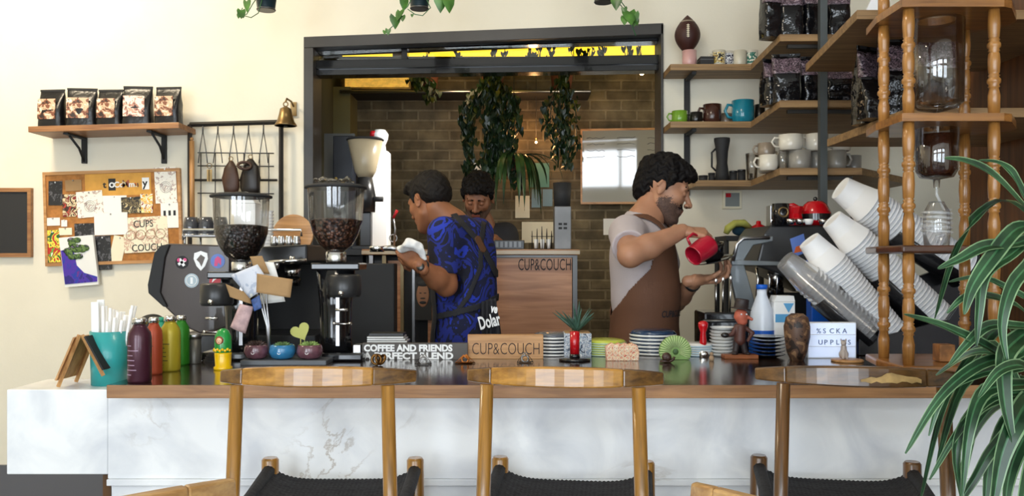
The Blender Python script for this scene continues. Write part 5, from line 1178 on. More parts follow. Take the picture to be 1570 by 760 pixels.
# figurine of a man with a hat on a wooden base
x, Y = onbar(1134, 549)
mat('fig_face', 'b8604a', .5); mat('fig_coat', '4f2d26', .5); mat('fig_dark', '2a2020', .5)
k = Y/F; bz = SZ
t = thing('hat_figurine', 'figurine of a red faced man in a brown hat and coat on a wooden base', 'figurine', (x, Y, bz))
MB().b2((x-26*k, Y-.025, bz), (x+26*k, Y+.025, bz+.014)).build('plinth', 'orange_wood', t, bevel=.002) if 'orange_wood' in M else (mat('orange_wood', '8f4f24', .5, noise=.3, nscale=30, stretch=(1, 5, 5)), MB().b2((x-26*k, Y-.025, bz), (x+26*k, Y+.025, bz+.014)).build('plinth', 'orange_wood', t, bevel=.002))
def fz(py): return PZ(py, Y)
def fx(px): return PX(px, Y)
m_ = MB(); add_sdf(m_, [K((fx(1127), Y, bz+.016), (fx(1130), Y, fz(522)), .010, .012, .004), K((fx(1143), Y, bz+.016), (fx(1138), Y, fz(522)), .010, .012, .004), E((fx(1125), Y-.008, bz+.018), (.011, .016, .006), None, .004), E((fx(1145), Y-.008, bz+.018), (.011, .016, .006), None, .004)], .0022); m_.build('trousers', 'fig_dark', t)
m_ = MB(); add_sdf(m_, [K((fx(1134), Y, fz(521)), (fx(1135), Y, fz(502)), .020, .017, .006), K((fx(1141), Y, fz(501)), (fx(1153), Y-.004, fz(510)), .008, .007, .004), K((fx(1153), Y-.004, fz(510)), (fx(1145), Y-.016, fz(521)), .007, .006, .004), K((fx(1129), Y, fz(500)), (fx(1122), Y-.008, fz(512)), .008, .007, .004), K((fx(1122), Y-.008, fz(512)), (fx(1113), Y-.012, fz(514)), .006, .006, .004)], .0022); m_.build('coat', 'fig_coat', t)
m_ = MB(); add_sdf(m_, [E((fx(1136), Y, fz(484)), (.023, .022, .026), None, .005), K((fx(1146), Y-.008, fz(486)), (fx(1151), Y-.012, fz(489)), .006, .005, .006), E((fx(1138), Y-.002, fz(493)), (.017, .016, .013), None, .006), E((fx(1128), Y, fz(486)), (.006, .004, .008), None, .003), K((fx(1135), Y, fz(502)), (fx(1136), Y, fz(492)), .009, .009, .004)], .0018); m_.build('head', 'fig_face', t)
MB().lathe([(.033, 0), (.034, .003), (.024, .005), (.022, .028), (.023, .034), (.019, .037), (1e-6, .037)], T(fx(1136), Y, fz(474)) @ R(8, 'Y'), 28, sx=1.05).build('hat', 'fig_dark', t)
m_ = MB().sph((fx(1142), Y-.021, fz(481)), .003).sph((fx(1134), Y-.023, fz(481)), .003); m_.build('eye', 'white', t)
MB().sph((fx(1110), Y-.014, fz(513)), .012, sc=(1.2, 1, .8)).build('held_cup', 'gloss_black', t)
# woven ornament with penguin
x, Y = PX(1222, 2.88), 2.88
picture_mat('basket_weave', ['241812', '5a4030', '8a6a4c', '2c1e18'], 22)
t = thing('woven_vase', 'dark brown woven gourd vase left of the light box', 'vase', (x, Y, SZ))
MB().lathe([(.022, 0), (.034, .03), (.042, .08), (.043, .115), (.036, .145), (.02, .158), (.018, .155), (.03, .14), (.0, .135)], T(x, Y, SZ), 30, wob=lambda a, z: 1+.03*math.sin(9*a+z*60)).build('vase_body', 'basket_weave', t)
x, Y = onbar(1213, 549)
t = thing('penguin_figure', 'small black and white penguin figure before the woven vase', 'figurine', (x, Y, SZ))
m_ = MB(); add_sdf(m_, [E((x, Y, SZ+.032), (.014, .013, .032), None, .004), E((x-.002, Y, SZ+.068), (.010, .010, .011), None, .006), K((x-.01, Y-.003, SZ+.068), (x-.018, Y-.006, SZ+.066), .003, .001, .002), E((x+.013, Y, SZ+.04), (.004, .01, .022), None, .003)], .0018); m_.build('penguin_body', 'gloss_black', t)
MB().sph((x-.006, Y-.0065, SZ+.034), .012, sc=(.75, .7, 2.4)).build('belly', 'white', t)
# light box
Y = cy(549); x0, x1 = PX(1238, Y), PX(1313, Y); z1 = PZ(494, Y)
mat('lightbox_face', (.72, .80, .95), .3, emit=(.60, .72, 1), es=.35)
t = thing('light_box', 'pale blue cinema light box with rows of black letters', 'light box', ((x0+x1)/2, Y, SZ))
MB().b2((x0, Y, SZ), (x1, Y+.035, z1)).build('case', 'white_plastic', t, bevel=.002); MB().b2((x0+.004, Y-.0012, SZ+.004), (x1-.004, Y-.0001, z1-.004)).build('panel', 'lightbox_face', t)
h = z1-SZ
for i in range(1, 3): MB().b2((x0+.003, Y-.004, SZ+h*i/3-.0012), (x1-.003, Y-.0013, SZ+h*i/3+.0012)).build('slot_rail', 'white_plastic', t)
mat('lb_letter', '3a4668', .5)
for i, ch in enumerate('%SCKA'): MB().text(ch, .024, T(x0+.030+.0225*i, Y-.0018, SZ+h*.70) @ UP).build('letter', 'lb_letter', t)
for i, ch in enumerate('UPPLES'): MB().text(ch, .024, T(x0+.036+.0205*i, Y-.0018, SZ+h*.385) @ UP).build('letter', 'lb_letter', t)
x, Y = onbar(1299, 554)
tag(MB().lathe([(.050, 0), (.052, .002), (.052, .006), (.049, .008), (1e-6, .008)], T(x, Y, SZ), 32).build('wooden_coaster', 'pine', at=(x, Y, SZ)), 'round pale wooden coaster under the little glass ornament', 'coaster')
t = thing('dog_ornament', 'small pale seated ornament on the wooden coaster before the light box', 'figurine', (x-.01, Y, SZ+.008)); mat('pale_clay', 'b0a49c', .3)
m_ = MB(); z_ = SZ+.008; x_ = x-.012
add_sdf(m_, [E((x_, Y, z_+.016), (.016, .014, .016), None, .004), E((x_, Y, z_+.036), (.010, .010, .014), None, .006), E((x_-.001, Y-.002, z_+.054), (.009, .010, .009), None, .004), K((x_-.008, Y, z_+.062), (x_-.009, Y, z_+.068), .003, .002, .003), K((x_+.007, Y, z_+.062), (x_+.008, Y, z_+.068), .003, .002, .003), K((x_-.006, Y-.012, z_+.004), (x_-.004, Y-.008, z_+.025), .004, .004, .004), K((x_+.007, Y-.012, z_+.004), (x_+.005, Y-.008, z_+.025), .004, .004, .004)], .0018); m_.build('ornament_body', 'pale_clay', t)
# ------------------------------------------------------------------ right side: wooden partition and shelving
struct(MB().b2((1.905, 1.7, 0), (1.945, 3.55, ZC)).build('trim_6', 'partition_wood'))
L1, L2, L3 = PZ(98, 4.1), PZ(186, 4.1), PZ(276, 4.1)
XC, MFY = 1.155, 3.56
for i, (z, lab) in enumerate(((L1, 'highest corner shelf board, holding the football and the upper bags'), (L2, 'middle corner shelf board, holding the green and teal mugs'), (L3, 'lowest corner shelf board, holding the white mugs'))):
    t = thing('corner_shelf', lab, 'shelf', (1.4, 4.1, z-.035), 0, 'old wooden corner shelves on the right wall')
    x0 = PX(1028, 4.1); x2 = PX(1322, MFY)
    if i == 2: x0 = PX(1066, 4.1)
    q = MB().prism([(x0, -4.299), (x2+.4, -4.299), (x2+.4, -4.0), (x2, -MFY), (XC-.03, -MFY), (XC, -4.1), (x0, -4.1)], z-.03, z, SC(1, -1, 1)); q.build('board', 'shelf_old', t, bevel=.0015)
    q = MB().b2((XC+.02, MFY+.05, z-.045), (x2-.02, MFY+.07, z-.0305)); q.build('support_bar', 'dark_iron', t)
    if i < 3:
        xb = PX(1054, 4.28); MB().b2((xb-.014, 4.285, z-.24 if i < 2 else z-.06), (xb+.014, 4.2995, z-.0305)).build('bracket', 'matte_black', t)
        if i < 2: MB().b2((xb-.01, 4.12, z-.045), (xb+.01, 4.2845, z-.0305)).build('bracket', 'matte_black', t)
sp = thing('shelf_post', 'grey iron post running up the front of the corner shelves', 'post', (PX(1262, 3.53), 3.53, WZ)); mat('post_grey', '555a5a', .5, .5)
MB().b2((PX(1257, 3.53), 3.525, WZ+.001), (PX(1268, 3.53), 3.554, ZC-.001)).build('post', 'post_grey', sp)
sp = thing('wall_rail', 'dark iron rail on the wall at the right end of the corner shelves', 'rail', (PX(1322, 4.2), 4.28, WZ)); 
MB().b2((PX(1310, 4.25), 4.27, WZ+.001), (PX(1330, 4.25), 4.2995, L3-.0305)).build('rail', 'dark_iron', sp)
# near shelf boards (fixed to the partition)
ZA, ZB = PZ(110, 3.45), PZ(225, 3.4)
for z, (pa, ya), (pb, yb), lab in ((ZA, (1235, 3.45), (1314, 2.70), 'upper near shelf board seen from below, beside the iron post'), (ZB, (1268, 3.40), (1392, 2.70), 'lower near shelf board behind the spindles, holding black bags')):
    t = thing('side_shelf', lab, 'shelf', (1.6, 3.1, z), 0, 'dark boards fixed to the wooden partition')
    MB().prism([(PX(pa, ya), -ya), (PX(pb, yb), -yb), (1.904, -yb), (1.904, -ya)], z, z+.03, SC(1, -1, 1)).build('board', 'shelf_old', t, bevel=.0015)
# coffee bags
GR = 'black coffee bags with pinkish bands on the right shelves'
def rbag(lab, a, b_, tp, z, Y, sd, rz=0, band='pink_band'):
    x = (PX(a, Y)+PX(b_, Y))/2; coffee_bag(lab, (x, Y, z+.001), PX(b_, Y)-PX(a, Y), PZ(tp, Y)-z, .085, rz, GR, sd, None, band, 'foil_crinkle', .006)
Yb = 3.64
rbag('crinkled black bag at the left end of the top corner shelf', 1166, 1198, -30, L1, Yb, 21, 12)
rbag('crinkled black bag, second on the top corner shelf', 1194, 1230, -22, L1, Yb-.005, 22, -4)
rbag('crinkled black bag beside the iron post on the top corner shelf', 1228, 1262, -28, L1, Yb+.02, 23, 5)
rbag('crinkled black bag right of the iron post on the top corner shelf', 1266, 1302, -25, L1, Yb, 24, -6)
rbag('small crinkled black bag at the left end of the middle corner shelf', 1168, 1190, 92, L2, Yb+.06, 25, 20)
rbag('crinkled black bag with a pink band, second on the middle corner shelf', 1184, 1226, 84, L2, Yb, 26, -8)
rbag('crinkled black bag left of the iron post on the middle corner shelf', 1226, 1260, 88, L2, Yb+.02, 27, 3)
rbag('crinkled black bag right of the iron post on the middle corner shelf', 1264, 1306, 98, L2, Yb, 28, -3)
rbag('leaning crinkled black bag behind the left spindles', 1308, 1352, 72, ZB+.03, 3.05, 31, 25)
rbag('crinkled black bag with purple band between the front spindles', 1346, 1394, 60, ZB+.03, 2.95, 32, -6)
rbag('crinkled black bag behind the glass water vessel', 1396, 1440, 45, ZB+.03, 3.0, 33, 8)
rbag('crinkled black bag behind the right of the glass water vessel', 1438, 1480, 50, ZB+.03, 2.98, 34, -8)
rbag('black bag low behind the left spindles on the near board', 1318, 1352, 120, ZB+.03, 2.93, 35, 10, None)
t = thing('paper_roll', 'white paper packet resting on the upper near shelf board', 'packet', (PX(1315, 3.1), 3.1, ZA+.03))
MB().box((0, 0, .13), (.07, .012, .26), T(PX(1312, 3.3), 3.3, ZA+.031) @ R(24, 'Y')).build('packet', 'white', t)
# mugs
def mug(lab, px, Y, z, rpx, hpx, mm, side=-1, grp=None, inner=None, nm='mug', tilt=0, band=None):
    k = Y/F; r = rpx*k; h = hpx*k; x = PX(px, Y); t = thing(nm, lab, 'mug', (x, Y, z), 0, grp)
    MB().lathe([(r*.78, 0), (r*.92, h*.06), (r, h*.3), (r, h), (r*.9, h), (r*.88, h*.12), (1e-6, h*.1)], T(x, Y, z), 30).build('cup_body', mm, t)
    if side:
        a = [(x+side*r*.95, Y, z+h*.8), (x+side*r*1.35, Y, z+h*.82), (x+side*r*1.6, Y, z+h*.55), (x+side*r*1.35, Y, z+h*.28), (x+side*r*.93, Y, z+h*.22)]
        MB().tube(a, h*.07, 8).build('handle', mm, t)
    if band: MB().lathe([(r*1.004, h*.2), (r*1.004, h*.85)], T(x, Y, z) @ R(200, 'Z'), 20, ang=110, caps=False).build('printed_band', band, t)
    return t
for n_, c_, r_ in (('mug_green', '6f9a2c', .25), ('mug_brown', '40241c', .25), ('mug_teal', '1c7c92', .2), ('mug_white', 'd6d0c2', .25), ('mug_grey', '8c8880', .3), ('mug_cream', 'cfc8b4', .3), ('mug_black', '14120f', .3), ('mug_pink', 'c79a94', .35), ('mug_taupe', '8a7c6c', .35)): mat(n_, c_, r_, coat=.4)
picture_mat('print_mix', ['101010', 'e0d8b0', 'c8a020', '202038', 'f0ece0'], 55); picture_mat('print_teal', ['1f6a5a', 'e0e0d0', '2a8a70'], 50); picture_mat('stripe_blue', ['20243a', 'd8d8d8', '20243a', 'e8e8e8'], 50)
YB = 4.17
mug('pink cup under the football on the top shelf', 1057, YB, L1, 11, 25, 'mug_pink', 0, nm='cup')
mug('patterned mug with yellow rim on the top shelf', 1102, YB, L1, 10, 25, 'mug_cream', -1, band='print_mix')
mug('dark blue and white printed mug on the top shelf', 1117, YB+.02, L1, 9, 25, 'mug_white', 0, band='stripe_blue')
mug('plain cream mug on the top shelf', 1134, YB, L1, 10, 25, 'mug_cream', -1)
mug('teal and white printed mug at the right of the top shelf', 1153, YB, L1, 9, 25, 'mug_white', 0, band='print_teal')
t = thing('black_case', 'small flat black case between the pink cup and the mugs', 'case', (PX(1081, YB), YB, L1)); MB().b2((PX(1071, YB), YB-.04, L1), (PX(1092, YB), YB+.04, L1+.045)).build('case_body', 'matte_black', t, bevel=.004)
MB().b2((PX(1071, YB)-.001, YB-.041, L1+.028), (PX(1092, YB)+.001, YB+.041, L1+.031)).build('seam', 'dark_steel', t)
mug('lime green cup at the left end of the middle shelf', 1042, YB, L2, 12, 19, 'mug_green', -1)
mug('dark brown mug with a wide rim beside the green cup', 1092, YB, L2, 14, 29, 'mug_brown', -1)
mug('small black cup between the green cup and the brown mug', 1067, YB, L2, 10, 17, 'mug_black', -1, nm='cup')
mug('big teal mug on the middle shelf', 1139, YB-.02, L2, 17, 34, 'mug_teal', -1)
mug('small taupe cup peeping between the brown and teal mugs', 1113, YB+.06, L2, 10, 18, 'mug_taupe', 0, nm='cup')
mug('dark cup half hidden behind the middle bags', 1165, YB-.02, L2, 8, 28, 'mug_black', 0, nm='cup')
# football
fb = thing('football', 'brown leather football standing on end in the pink cup', 'football', (PX(1056, YB), YB, L1+25*YB/F))
mat('pigskin', '3a1a14', .45, bump=.5, bscale=400)
k = YB/F; fh = 62*k; z0 = L1+18*k; fr = 19.5*k
MB().lathe([(max(fr*math.sin(math.pi*i/18)**.92, 1e-6), z0+fh*i/18+0*k) for i in range(19)], T(PX(1054, YB), YB, 0) @ I4, 32).build('ball', 'pigskin', fb)
for i in range(7): MB().box((0, 0, 0), (.014, .003, .003), T(PX(1051, YB), YB-fr*.99, z0+fh*(.40+.045*i))).build('lace', 'paper_cream', fb)
MB().box((0, 0, 0), (.003, .003, .065), T(PX(1051, YB), YB-fr*.985-.0005, z0+fh*.535)).build('lace_strip', 'paper_cream', fb)
m_ = MB(); m_.lathe([(fr*math.sin(math.pi*.80)**.92*1.02, z0+fh*.8), (fr*math.sin(math.pi*.84)**.92*1.03, z0+fh*.84)], T(PX(1054, YB), YB, 0), 32, caps=False); m_.build('stripe', 'mug_taupe', fb)
# lowest shelf: black things, glasses, white and grey mugs
t = thing('hand_grinder', 'tall black hourglass shaped hand grinder on the lowest shelf', 'grinder', (PX(1107, 4.16), 4.16, L3)); x = PX(1107, 4.16)
k = 4.16/F
MB().lathe([(11*k, 0), (10*k, 12*k), (8*k, 28*k), (9*k, 45*k), (12*k, 62*k), (12*k, 66*k), (1e-6, 67*k)], T(x, 4.16, L3), 26).build('body', 'matte_black', t)
MB().tube([(x-.03, 4.16, L3+50*k), (x-.05, 4.16, L3+44*k), (x-.05, 4.16, L3+22*k), (x-.03, 4.16, L3+16*k)], .005).build('handle', 'matte_black', t)
for i, (px, w_, h_) in enumerate(((1078, 14, 9), (1091, 10, 13), (1124, 12, 16), (1137, 12, 18), (1150, 8, 12))):
    x = PX(px, 4.17); k = 4.17/F; t = thing('black_jar', ['low black lidded jar at the left of the lowest shelf', 'black lidded jar left of the hand grinder', 'black lidded jar right of the hand grinder', 'taller black lidded jar near the clear glass', 'small black lidded jar beside the clear glass'][i], 'jar', (x, 4.17, L3), 0, 'black jars on the lowest shelf')
    r = w_*k*.5; MB().lathe([(r*.9, 0), (r, .004), (r, h_*k*.8)], T(x, 4.17, L3), 20).build('jar_body', 'matte_black', t); MB().lathe([(r*1.05, h_*k*.8+.0003), (r*1.05, h_*k), (1e-6, h_*k)], T(x, 4.17, L3), 20).build('lid', 'machine_dark', t)
def clearcup(lab, px, Y, z, rpx, hpx, nm='drinking_glass'):
    k = Y/F; r = rpx*k; h = hpx*k; x = PX(px, Y)
    tag(MB().lathe([(1e-6, .002), (r*.75, 0), (r, h), (r*.94, h), (r*.7, .005), (1e-6, .005)], T(x, Y, z), 26).build(nm, 'clear_plastic', at=(x, Y, z)), lab, 'glass')
clearcup('straight clear glass at the left of the white mugs', 1153, 4.08, L3, 10, 40)
clearcup('clear glass standing between the white and grey mugs', 1200, 3.68, L3, 11, 30)
Ym = 3.66
GM = 'mugs on the lowest corner shelf'
mug('white mug leaning at the left of the lowest shelf, behind the clear glass', 1178, Ym+.02, L3, 14, 24, 'mug_white', -1, GM)
mug('grey mug with white lettering left of the iron post', 1226, Ym, L3, 17, 30, 'mug_grey', 0, GM, band=None)
mug('grey mug just right of the iron post on the lowest shelf', 1283, Ym, L3, 14, 30, 'mug_grey', 1, GM)
mug('small grey mug half hidden behind the near shelf board', 1308, Ym+.1, L3, 12, 26, 'mug_grey', 0, GM)
kk = 30*Ym/F
mug('big white mug stacked on the grey mug left of the post', 1212, Ym+.0, L3+kk+.0005, 18, 24, 'mug_white', -1, GM)
mug('big white mug stacked on the grey mug behind the post', 1252, Ym+.02, L3+kk+.0005, 17, 26, 'mug_white', -1, GM)
mug('grey mug under the stacked white mug behind the post', 1253, Ym+.04, L3, 12, 30, 'mug_grey', 0, GM)
mug('white mug stacked at the right end behind the near board', 1290, Ym+.02, L3+kk+.0005, 14, 22, 'mug_white', -1, GM)
mug('taupe mug stacked behind the clear glass', 1175, Ym+.12, L3+24*(Ym+.1)/F, 13, 22, 'mug_taupe', -1, GM)
mug('grey mug under the taupe mug at the back of the lowest shelf', 1175, Ym+.12, L3, 13, 25, 'mug_grey', 0, GM)
# thermostat
t = thing('thermostat', 'square white wall thermostat with a grey screen under the shelves', 'thermostat', tuple(P(1122, 306, 4.29)))
(x0, z1), (x1, z0) = (PX(1108, 4.29), PZ(292, 4.29)), (PX(1137, 4.29), PZ(320, 4.29))
MB().b2((x0, 4.285, z0), (x1, 4.2995, z1)).build('case', 'paper_cream', t, bevel=.002); mat('screen_grey', '7f8480', .3)
MB().b2((x0+.012, 4.2835, z0+.012), (x1-.012, 4.2849, z1-.012)).build('screen', 'screen_grey', t); MB().b2((x0+.014, 4.2825, z1-.034), (x0+.04, 4.2834, z1-.014)).build('indicator', 'red_gloss', t)

# ------------------------------------------------------------------ right espresso machine
mat('machine_grey', '6f7578', .35, .3, coat=.3)
EM = 3.36
em = thing('espresso_machine', 'black espresso machine with grey side frames behind the apron man\'s cups', 'espresso machine', (PX(1250, EM), 3.5, WZ))
MB().prism(poly([(1172, 358), (1182, 345), (1345, 345), (1345, 452), (1262, 452), (1196, 420), (1160, 408)], EM), -3.74, -EM, UP).build('body', 'machine_dark', em, bevel=.008)
MB().b2((PX(1128, EM), EM+.02, WZ+.02), (PX(1345, EM), 3.7, WZ+.13)).build('drip_tray', 'machine_dark', em, bevel=.005)
MB().b2((PX(1205, EM), EM+.2, WZ+.1305), (PX(1345, EM), 3.7, PZ(453, EM))).build('back_panel', 'matte_black', em)
for px, y in ((1140, EM+.05), (1335, EM+.05), (1140, 3.65), (1335, 3.65)): MB().cyl((PX(px, EM), y, WZ), (PX(px, EM), y, WZ+.0205), .02).build('foot', 'dark_steel', em)
def bar_poly(pts, w_, Y, th, nm, mm):
    m_ = MB(); m_.tube([P(a, b_, Y) for a, b_ in pts], w_, 8); return m_.build(nm, mm, em)
MB().prism(poly([(1128, 372), (1136, 362), (1182, 362), (1182, 370), (1152, 376), (1136, 402), (1118, 403)], EM), -EM+.001, -EM+.03, UP).build('side_frame', 'machine_grey', em, bevel=.004)
MB().prism(poly([(1113, 402), (1137, 402), (1160, 482), (1160, 500), (1140, 500), (1128, 470)], EM), -EM+.001, -EM+.03, UP).build('side_frame', 'machine_grey', em, bevel=.004)
MB().prism(poly([(1118, 398), (1192, 401), (1192, 407), (1118, 406)], EM), -EM+.031, -EM+.045, UP).build('arm_rest', 'machine_grey', em, bevel=.002)
bar_poly([(1124, 400), (1130, 374), (1140, 365), (1180, 364)], .007, EM-.045, 0, 'handle_bar', 'steel')
for i, px in enumerate((1160, 1178, 1190)):
    m_ = MB(); m_.tube([P(px, 408, EM+.05), P(px+2, 430, EM+.05), P(px, 455, EM+.04)], .005); m_.build('steam_wand', 'chrome', em)
MB().cyl(P(1190, 412, EM+.08), P(1190, 440, EM+.08), .03, .026, 20).build('group_head', 'chrome', em)
m_ = MB(); m_.cyl(P(1190, 440, EM+.08), P(1190, 450, EM+.08), .03, .03, 20); m_.tube([P(1188, 445, EM+.06), P(1180, 448, EM-.02)], .010); m_.build('portafilter', 'gloss_black', em)
m_ = MB(); m_.tube([P(1182, 347, EM+.01), P(1182, 338, EM+.01), P(1340, 338, EM+.01), P(1340, 346, EM+.01)], .004); m_.build('cup_rail', 'chrome', em)
stp = MB().prism(poly([(1211, 366), (1232, 358), (1238, 386), (1217, 394)], EM), -EM+.0006, -EM+.0018, UP).build('sticker', 'sticker_blue', em); stp['label'] = 'blue and orange cartoon sticker'
MB().prism(poly([(1218, 384), (1222, 376), (1231, 376), (1235, 384), (1219, 390)], EM), -EM+.0019, -EM+.0025, UP).build('mark', 'sticker_orange', stp) if 'sticker_orange' in M else (mat('sticker_orange', 'c85a28', .5), MB().prism(poly([(1217, 388), (1220, 378), (1230, 375), (1235, 384)], EM), -EM+.0019, -EM+.0025, UP).build('mark', 'sticker_orange', stp))
# things on top of the machine
tz = PZ(345, EM)
def on_top(nm, lab, cat, px, Y, build, grp=None):
    t = thing(nm, lab, cat, (PX(px, Y), Y, tz), 0, grp); build(t, PX(px, Y), Y); return t
def kettle(t, x, Y):
    MB().lathe([(.05, 0), (.062, .02), (.062, .05), (.045, .085), (.03, .098), (1e-6, .10)], T(x, Y, tz), 30).build('kettle_body', 'red_gloss', t)
    MB().sph((x, Y, tz+.108), .009).build('knob', 'gloss_black', t); MB().tube([(x-.05, Y, tz+.06), (x-.09, Y, tz+.085), (x-.12, Y, tz+.08)], [.012, .008, .006]).build('spout', 'red_gloss', t)
    MB().lathe([(.0625, .02), (.0625, .047)], T(x, Y, tz), 30, caps=False).build('dark_band', 'gloss_black', t)
on_top('red_kettle', 'round red kettle with a dark band on top of the right machine', 'kettle', 1250, 3.42, kettle)
def moka(t, x, Y):
    MB().lathe([(.03, 0), (.034, .03), (.03, .045), (.036, .07), (.036, .075), (1e-6, .08)], T(x, Y, tz), 10, smooth=False).build('pot', 'red_gloss', t)
    MB().tube([(x-.03, Y, tz+.07), (x-.055, Y, tz+.06), (x-.052, Y, tz+.02)], .006).build('handle', 'gloss_black', t)
on_top('red_pot', 'small red faceted pot beside the round red kettle', 'pot', 1217, 3.38, moka)
def tin(t, x, Y):
    MB().lathe([(.033, 0), (.033, .085), (1e-6, .085)], T(x, Y, tz), 24).build('tin_body', 'gloss_black', t); MB().torus((0, 0, 0), .018, .004, T(x, Y-.034, tz+.05) @ R(88, 'X')).build('gold_ring', 'brass', t)
on_top('black_tin', 'black tin with a gold ring at the left end of the machine top', 'tin', 1197, 3.36, tin)
def gauge(t, x, Y): MB().box((x, Y, tz+.045), (.04, .06, .09)).build('box_body', 'steel', t, bevel=.003); MB().box((x, Y-.031, tz+.07), (.03, .002, .02)).build('panel', 'matte_black', t)
on_top('steel_box', 'small upright steel box behind the black tin', 'box', 1185, 3.56, gauge)
for i, (px, Y) in enumerate(((1212, 3.31), (1226, 3.32), (1240, 3.315), (1262, 3.33))):
    def cupf(t, x, Y): MB().lathe([(.012, 0), (.017, .012), (.018, .022), (.015, .022), (.01, .004), (1e-6, .004)], T(x, Y, tz), 18).build('cup_body', 'chrome' if i != 2 else 'white', t)
    on_top('espresso_cup', ['small metal cup nearest the sticker on the machine top', 'second small metal cup on the machine top', 'small white cup on the machine top edge', 'small metal cup before the round red kettle'][i], 'cup', px, Y, cupf, 'small cups along the machine top')
# folded cloth and red pot left of the machine (on the machine's rear rack)
rk = thing('rear_rack', 'low black rack holding a folded cloth beside the right machine', 'rack', (PX(1140, 3.9), 3.92, 0))
rz_ = PZ(362, 3.92)
MB().b2((PX(1108, 3.9), 3.84, rz_-.02), (PX(1185, 3.9), 4.05, rz_)).build('top_plate', 'matte_black', rk)
for px in (1110, 1180):
    for y in (3.86, 4.03): MB().cyl((PX(px, 3.9), y, 0), (PX(px, 3.9), y, rz_-.0205), .012).build('leg', 'matte_black', rk)
mat('cloth_yellow', 'a8a850', .85, noise=.2, nscale=20); mat('cloth_teal', '1c3c4c', .85)
t = thing('folded_cloth', 'yellow green cloth heaped on the rack left of the machine', 'cloth', (PX(1133, 3.9), 3.93, rz_)); x = PX(1133, 3.9)
m_ = MB(); m_.tube([(x-.06, 3.9, rz_+.012), (x-.05, 3.9, rz_+.035), (x-.02, 3.9, rz_+.058), (x+.02, 3.9, rz_+.06), (x+.05, 3.91, rz_+.04)], [.012, .018, .017, .017, .012], 10, flat=1.6); m_.build('cloth_roll', 'cloth_yellow', t)
MB().sph((x+.02, 3.94, rz_+.025), .026, sc=(1.6, 1, .9)).build('dark_fold', 'cloth_teal', t)
t = thing('red_cloche', 'glossy red lidded dish beside the yellow green cloth', 'dish', (PX(1163, 3.92), 3.92, rz_)); x = PX(1163, 3.92)
MB().lathe([(.045, 0), (.05, .02), (.035, .045), (.012, .055), (.010, .07), (1e-6, .072)], T(x, 3.92, rz_), 26).build('lid', 'red_gloss', t)
# milk jug and carton, on the drip tray side
mat('milk', (.72, .78, .88), .3, coat=.3); mat('blue_cap', '1a5fc8', .35); mat('carton_blue', '58a0d0', .4)
Yj = 3.16; wz2 = WZ; x = PX(1168, Yj); k = Yj/F
t = thing('milk_jug', 'translucent milk jug with a blue cap and blue label', 'milk jug', (x, Yj, WZ))
zt_ = PZ(436, Yj); H = zt_-WZ
MB().lathe([(19*k, 0), (20*k, .01), (20*k, H*.62), (17*k, H*.75), (8*k, H*.9), (7.5*k, H*.955)], T(x, Yj, WZ), 28, sx=.95).build('jug_body', 'milk', t)
MB().lathe([(8.5*k, H*.956), (8.5*k, H), (1e-6, H)], T(x, Yj, WZ), 24).build('cap', 'blue_cap', t); MB().lathe([(20.2*k, H*.28), (20.2*k, H*.56)], T(x, Yj, WZ), 28, sx=.955, caps=False).build('label', 'blue_cap', t)
x = PX(1199, Yj); t = thing('milk_carton', 'white and blue milk carton beside the milk jug', 'carton', (x, Yj, WZ)); zt_ = PZ(462, Yj)
MB().b2((x-16*k, Yj-.03, WZ), (x+16*k, Yj+.04, zt_)).build('carton_body', 'white', t, bevel=.002)
MB().prism([(-16*k, 0), (16*k, 0), (14*k, .022), (-12*k, .022)], -.04, .03, T(x, Yj, zt_+.0005) @ R(90, 'X')).build('gable', 'white', t)
MB().prism([(x-2*k, zt_-.005), (x+14*k, zt_-.005), (x+6*k, zt_-.04)], -Yj+.0301, -Yj+.0315, UP).build('blue_mark', 'carton_blue', t); MB().b2((x-14*k, Yj-.0315, zt_-.075), (x+14*k, Yj-.0302, zt_-.045)).build('blue_strip', 'carton_blue', t)
x = PX(1257, 3.2); t = thing('blue_packet', 'blue and red packet behind the white cup stacks', 'packet', (x, 3.2, WZ)); MB().b2((PX(1243, 3.2), 3.19, WZ), (PX(1272, 3.2), 3.25, PZ(398, 3.2))).build('packet_body', 'blue_cap', t, bevel=.002)
MB().sph((PX(1263, 3.2), 3.189, PZ(430, 3.2)), .02, sc=(1, .1, .8)).build('red_mark', 'red_paint', t)
t = thing('knock_box', 'wide black knock box beside the apron man', 'box', (PX(1112, 3.3), 3.3, WZ))
MB().b2((PX(1078, 3.2), 3.18, WZ), (PX(1146, 3.2), 3.36, PZ(478, 3.2))).build('box_body', 'gloss_black', t, bevel=.008); MB().tube([P(1078, 492, 3.17), P(1146, 492, 3.17)], .006).build('trim_bar', 'dark_steel', t)
for i, px in enumerate((1096, 1106, 1117)):
    x = PX(px, 3.3); z0 = PZ(478, 3.2); t = thing('bar_spoon', ['steel bar spoon nearest the apron man', 'middle steel bar spoon beside the apron man', 'steel bar spoon nearest the grey frame'][i], 'spoon', (x, 3.28, z0), 0, 'spoons standing behind the knock box')
    MB().cyl((x, 3.28, z0), (x+.002*i, 3.28, PZ(432-2*i, 3.28)), .0035, seg=8).build('stem', 'chrome', t); MB().sph((x+.002*i, 3.28, PZ(430-2*i, 3.28)), .008, sc=(.8, .4, 1.3)).build('bowl', 'chrome', t)

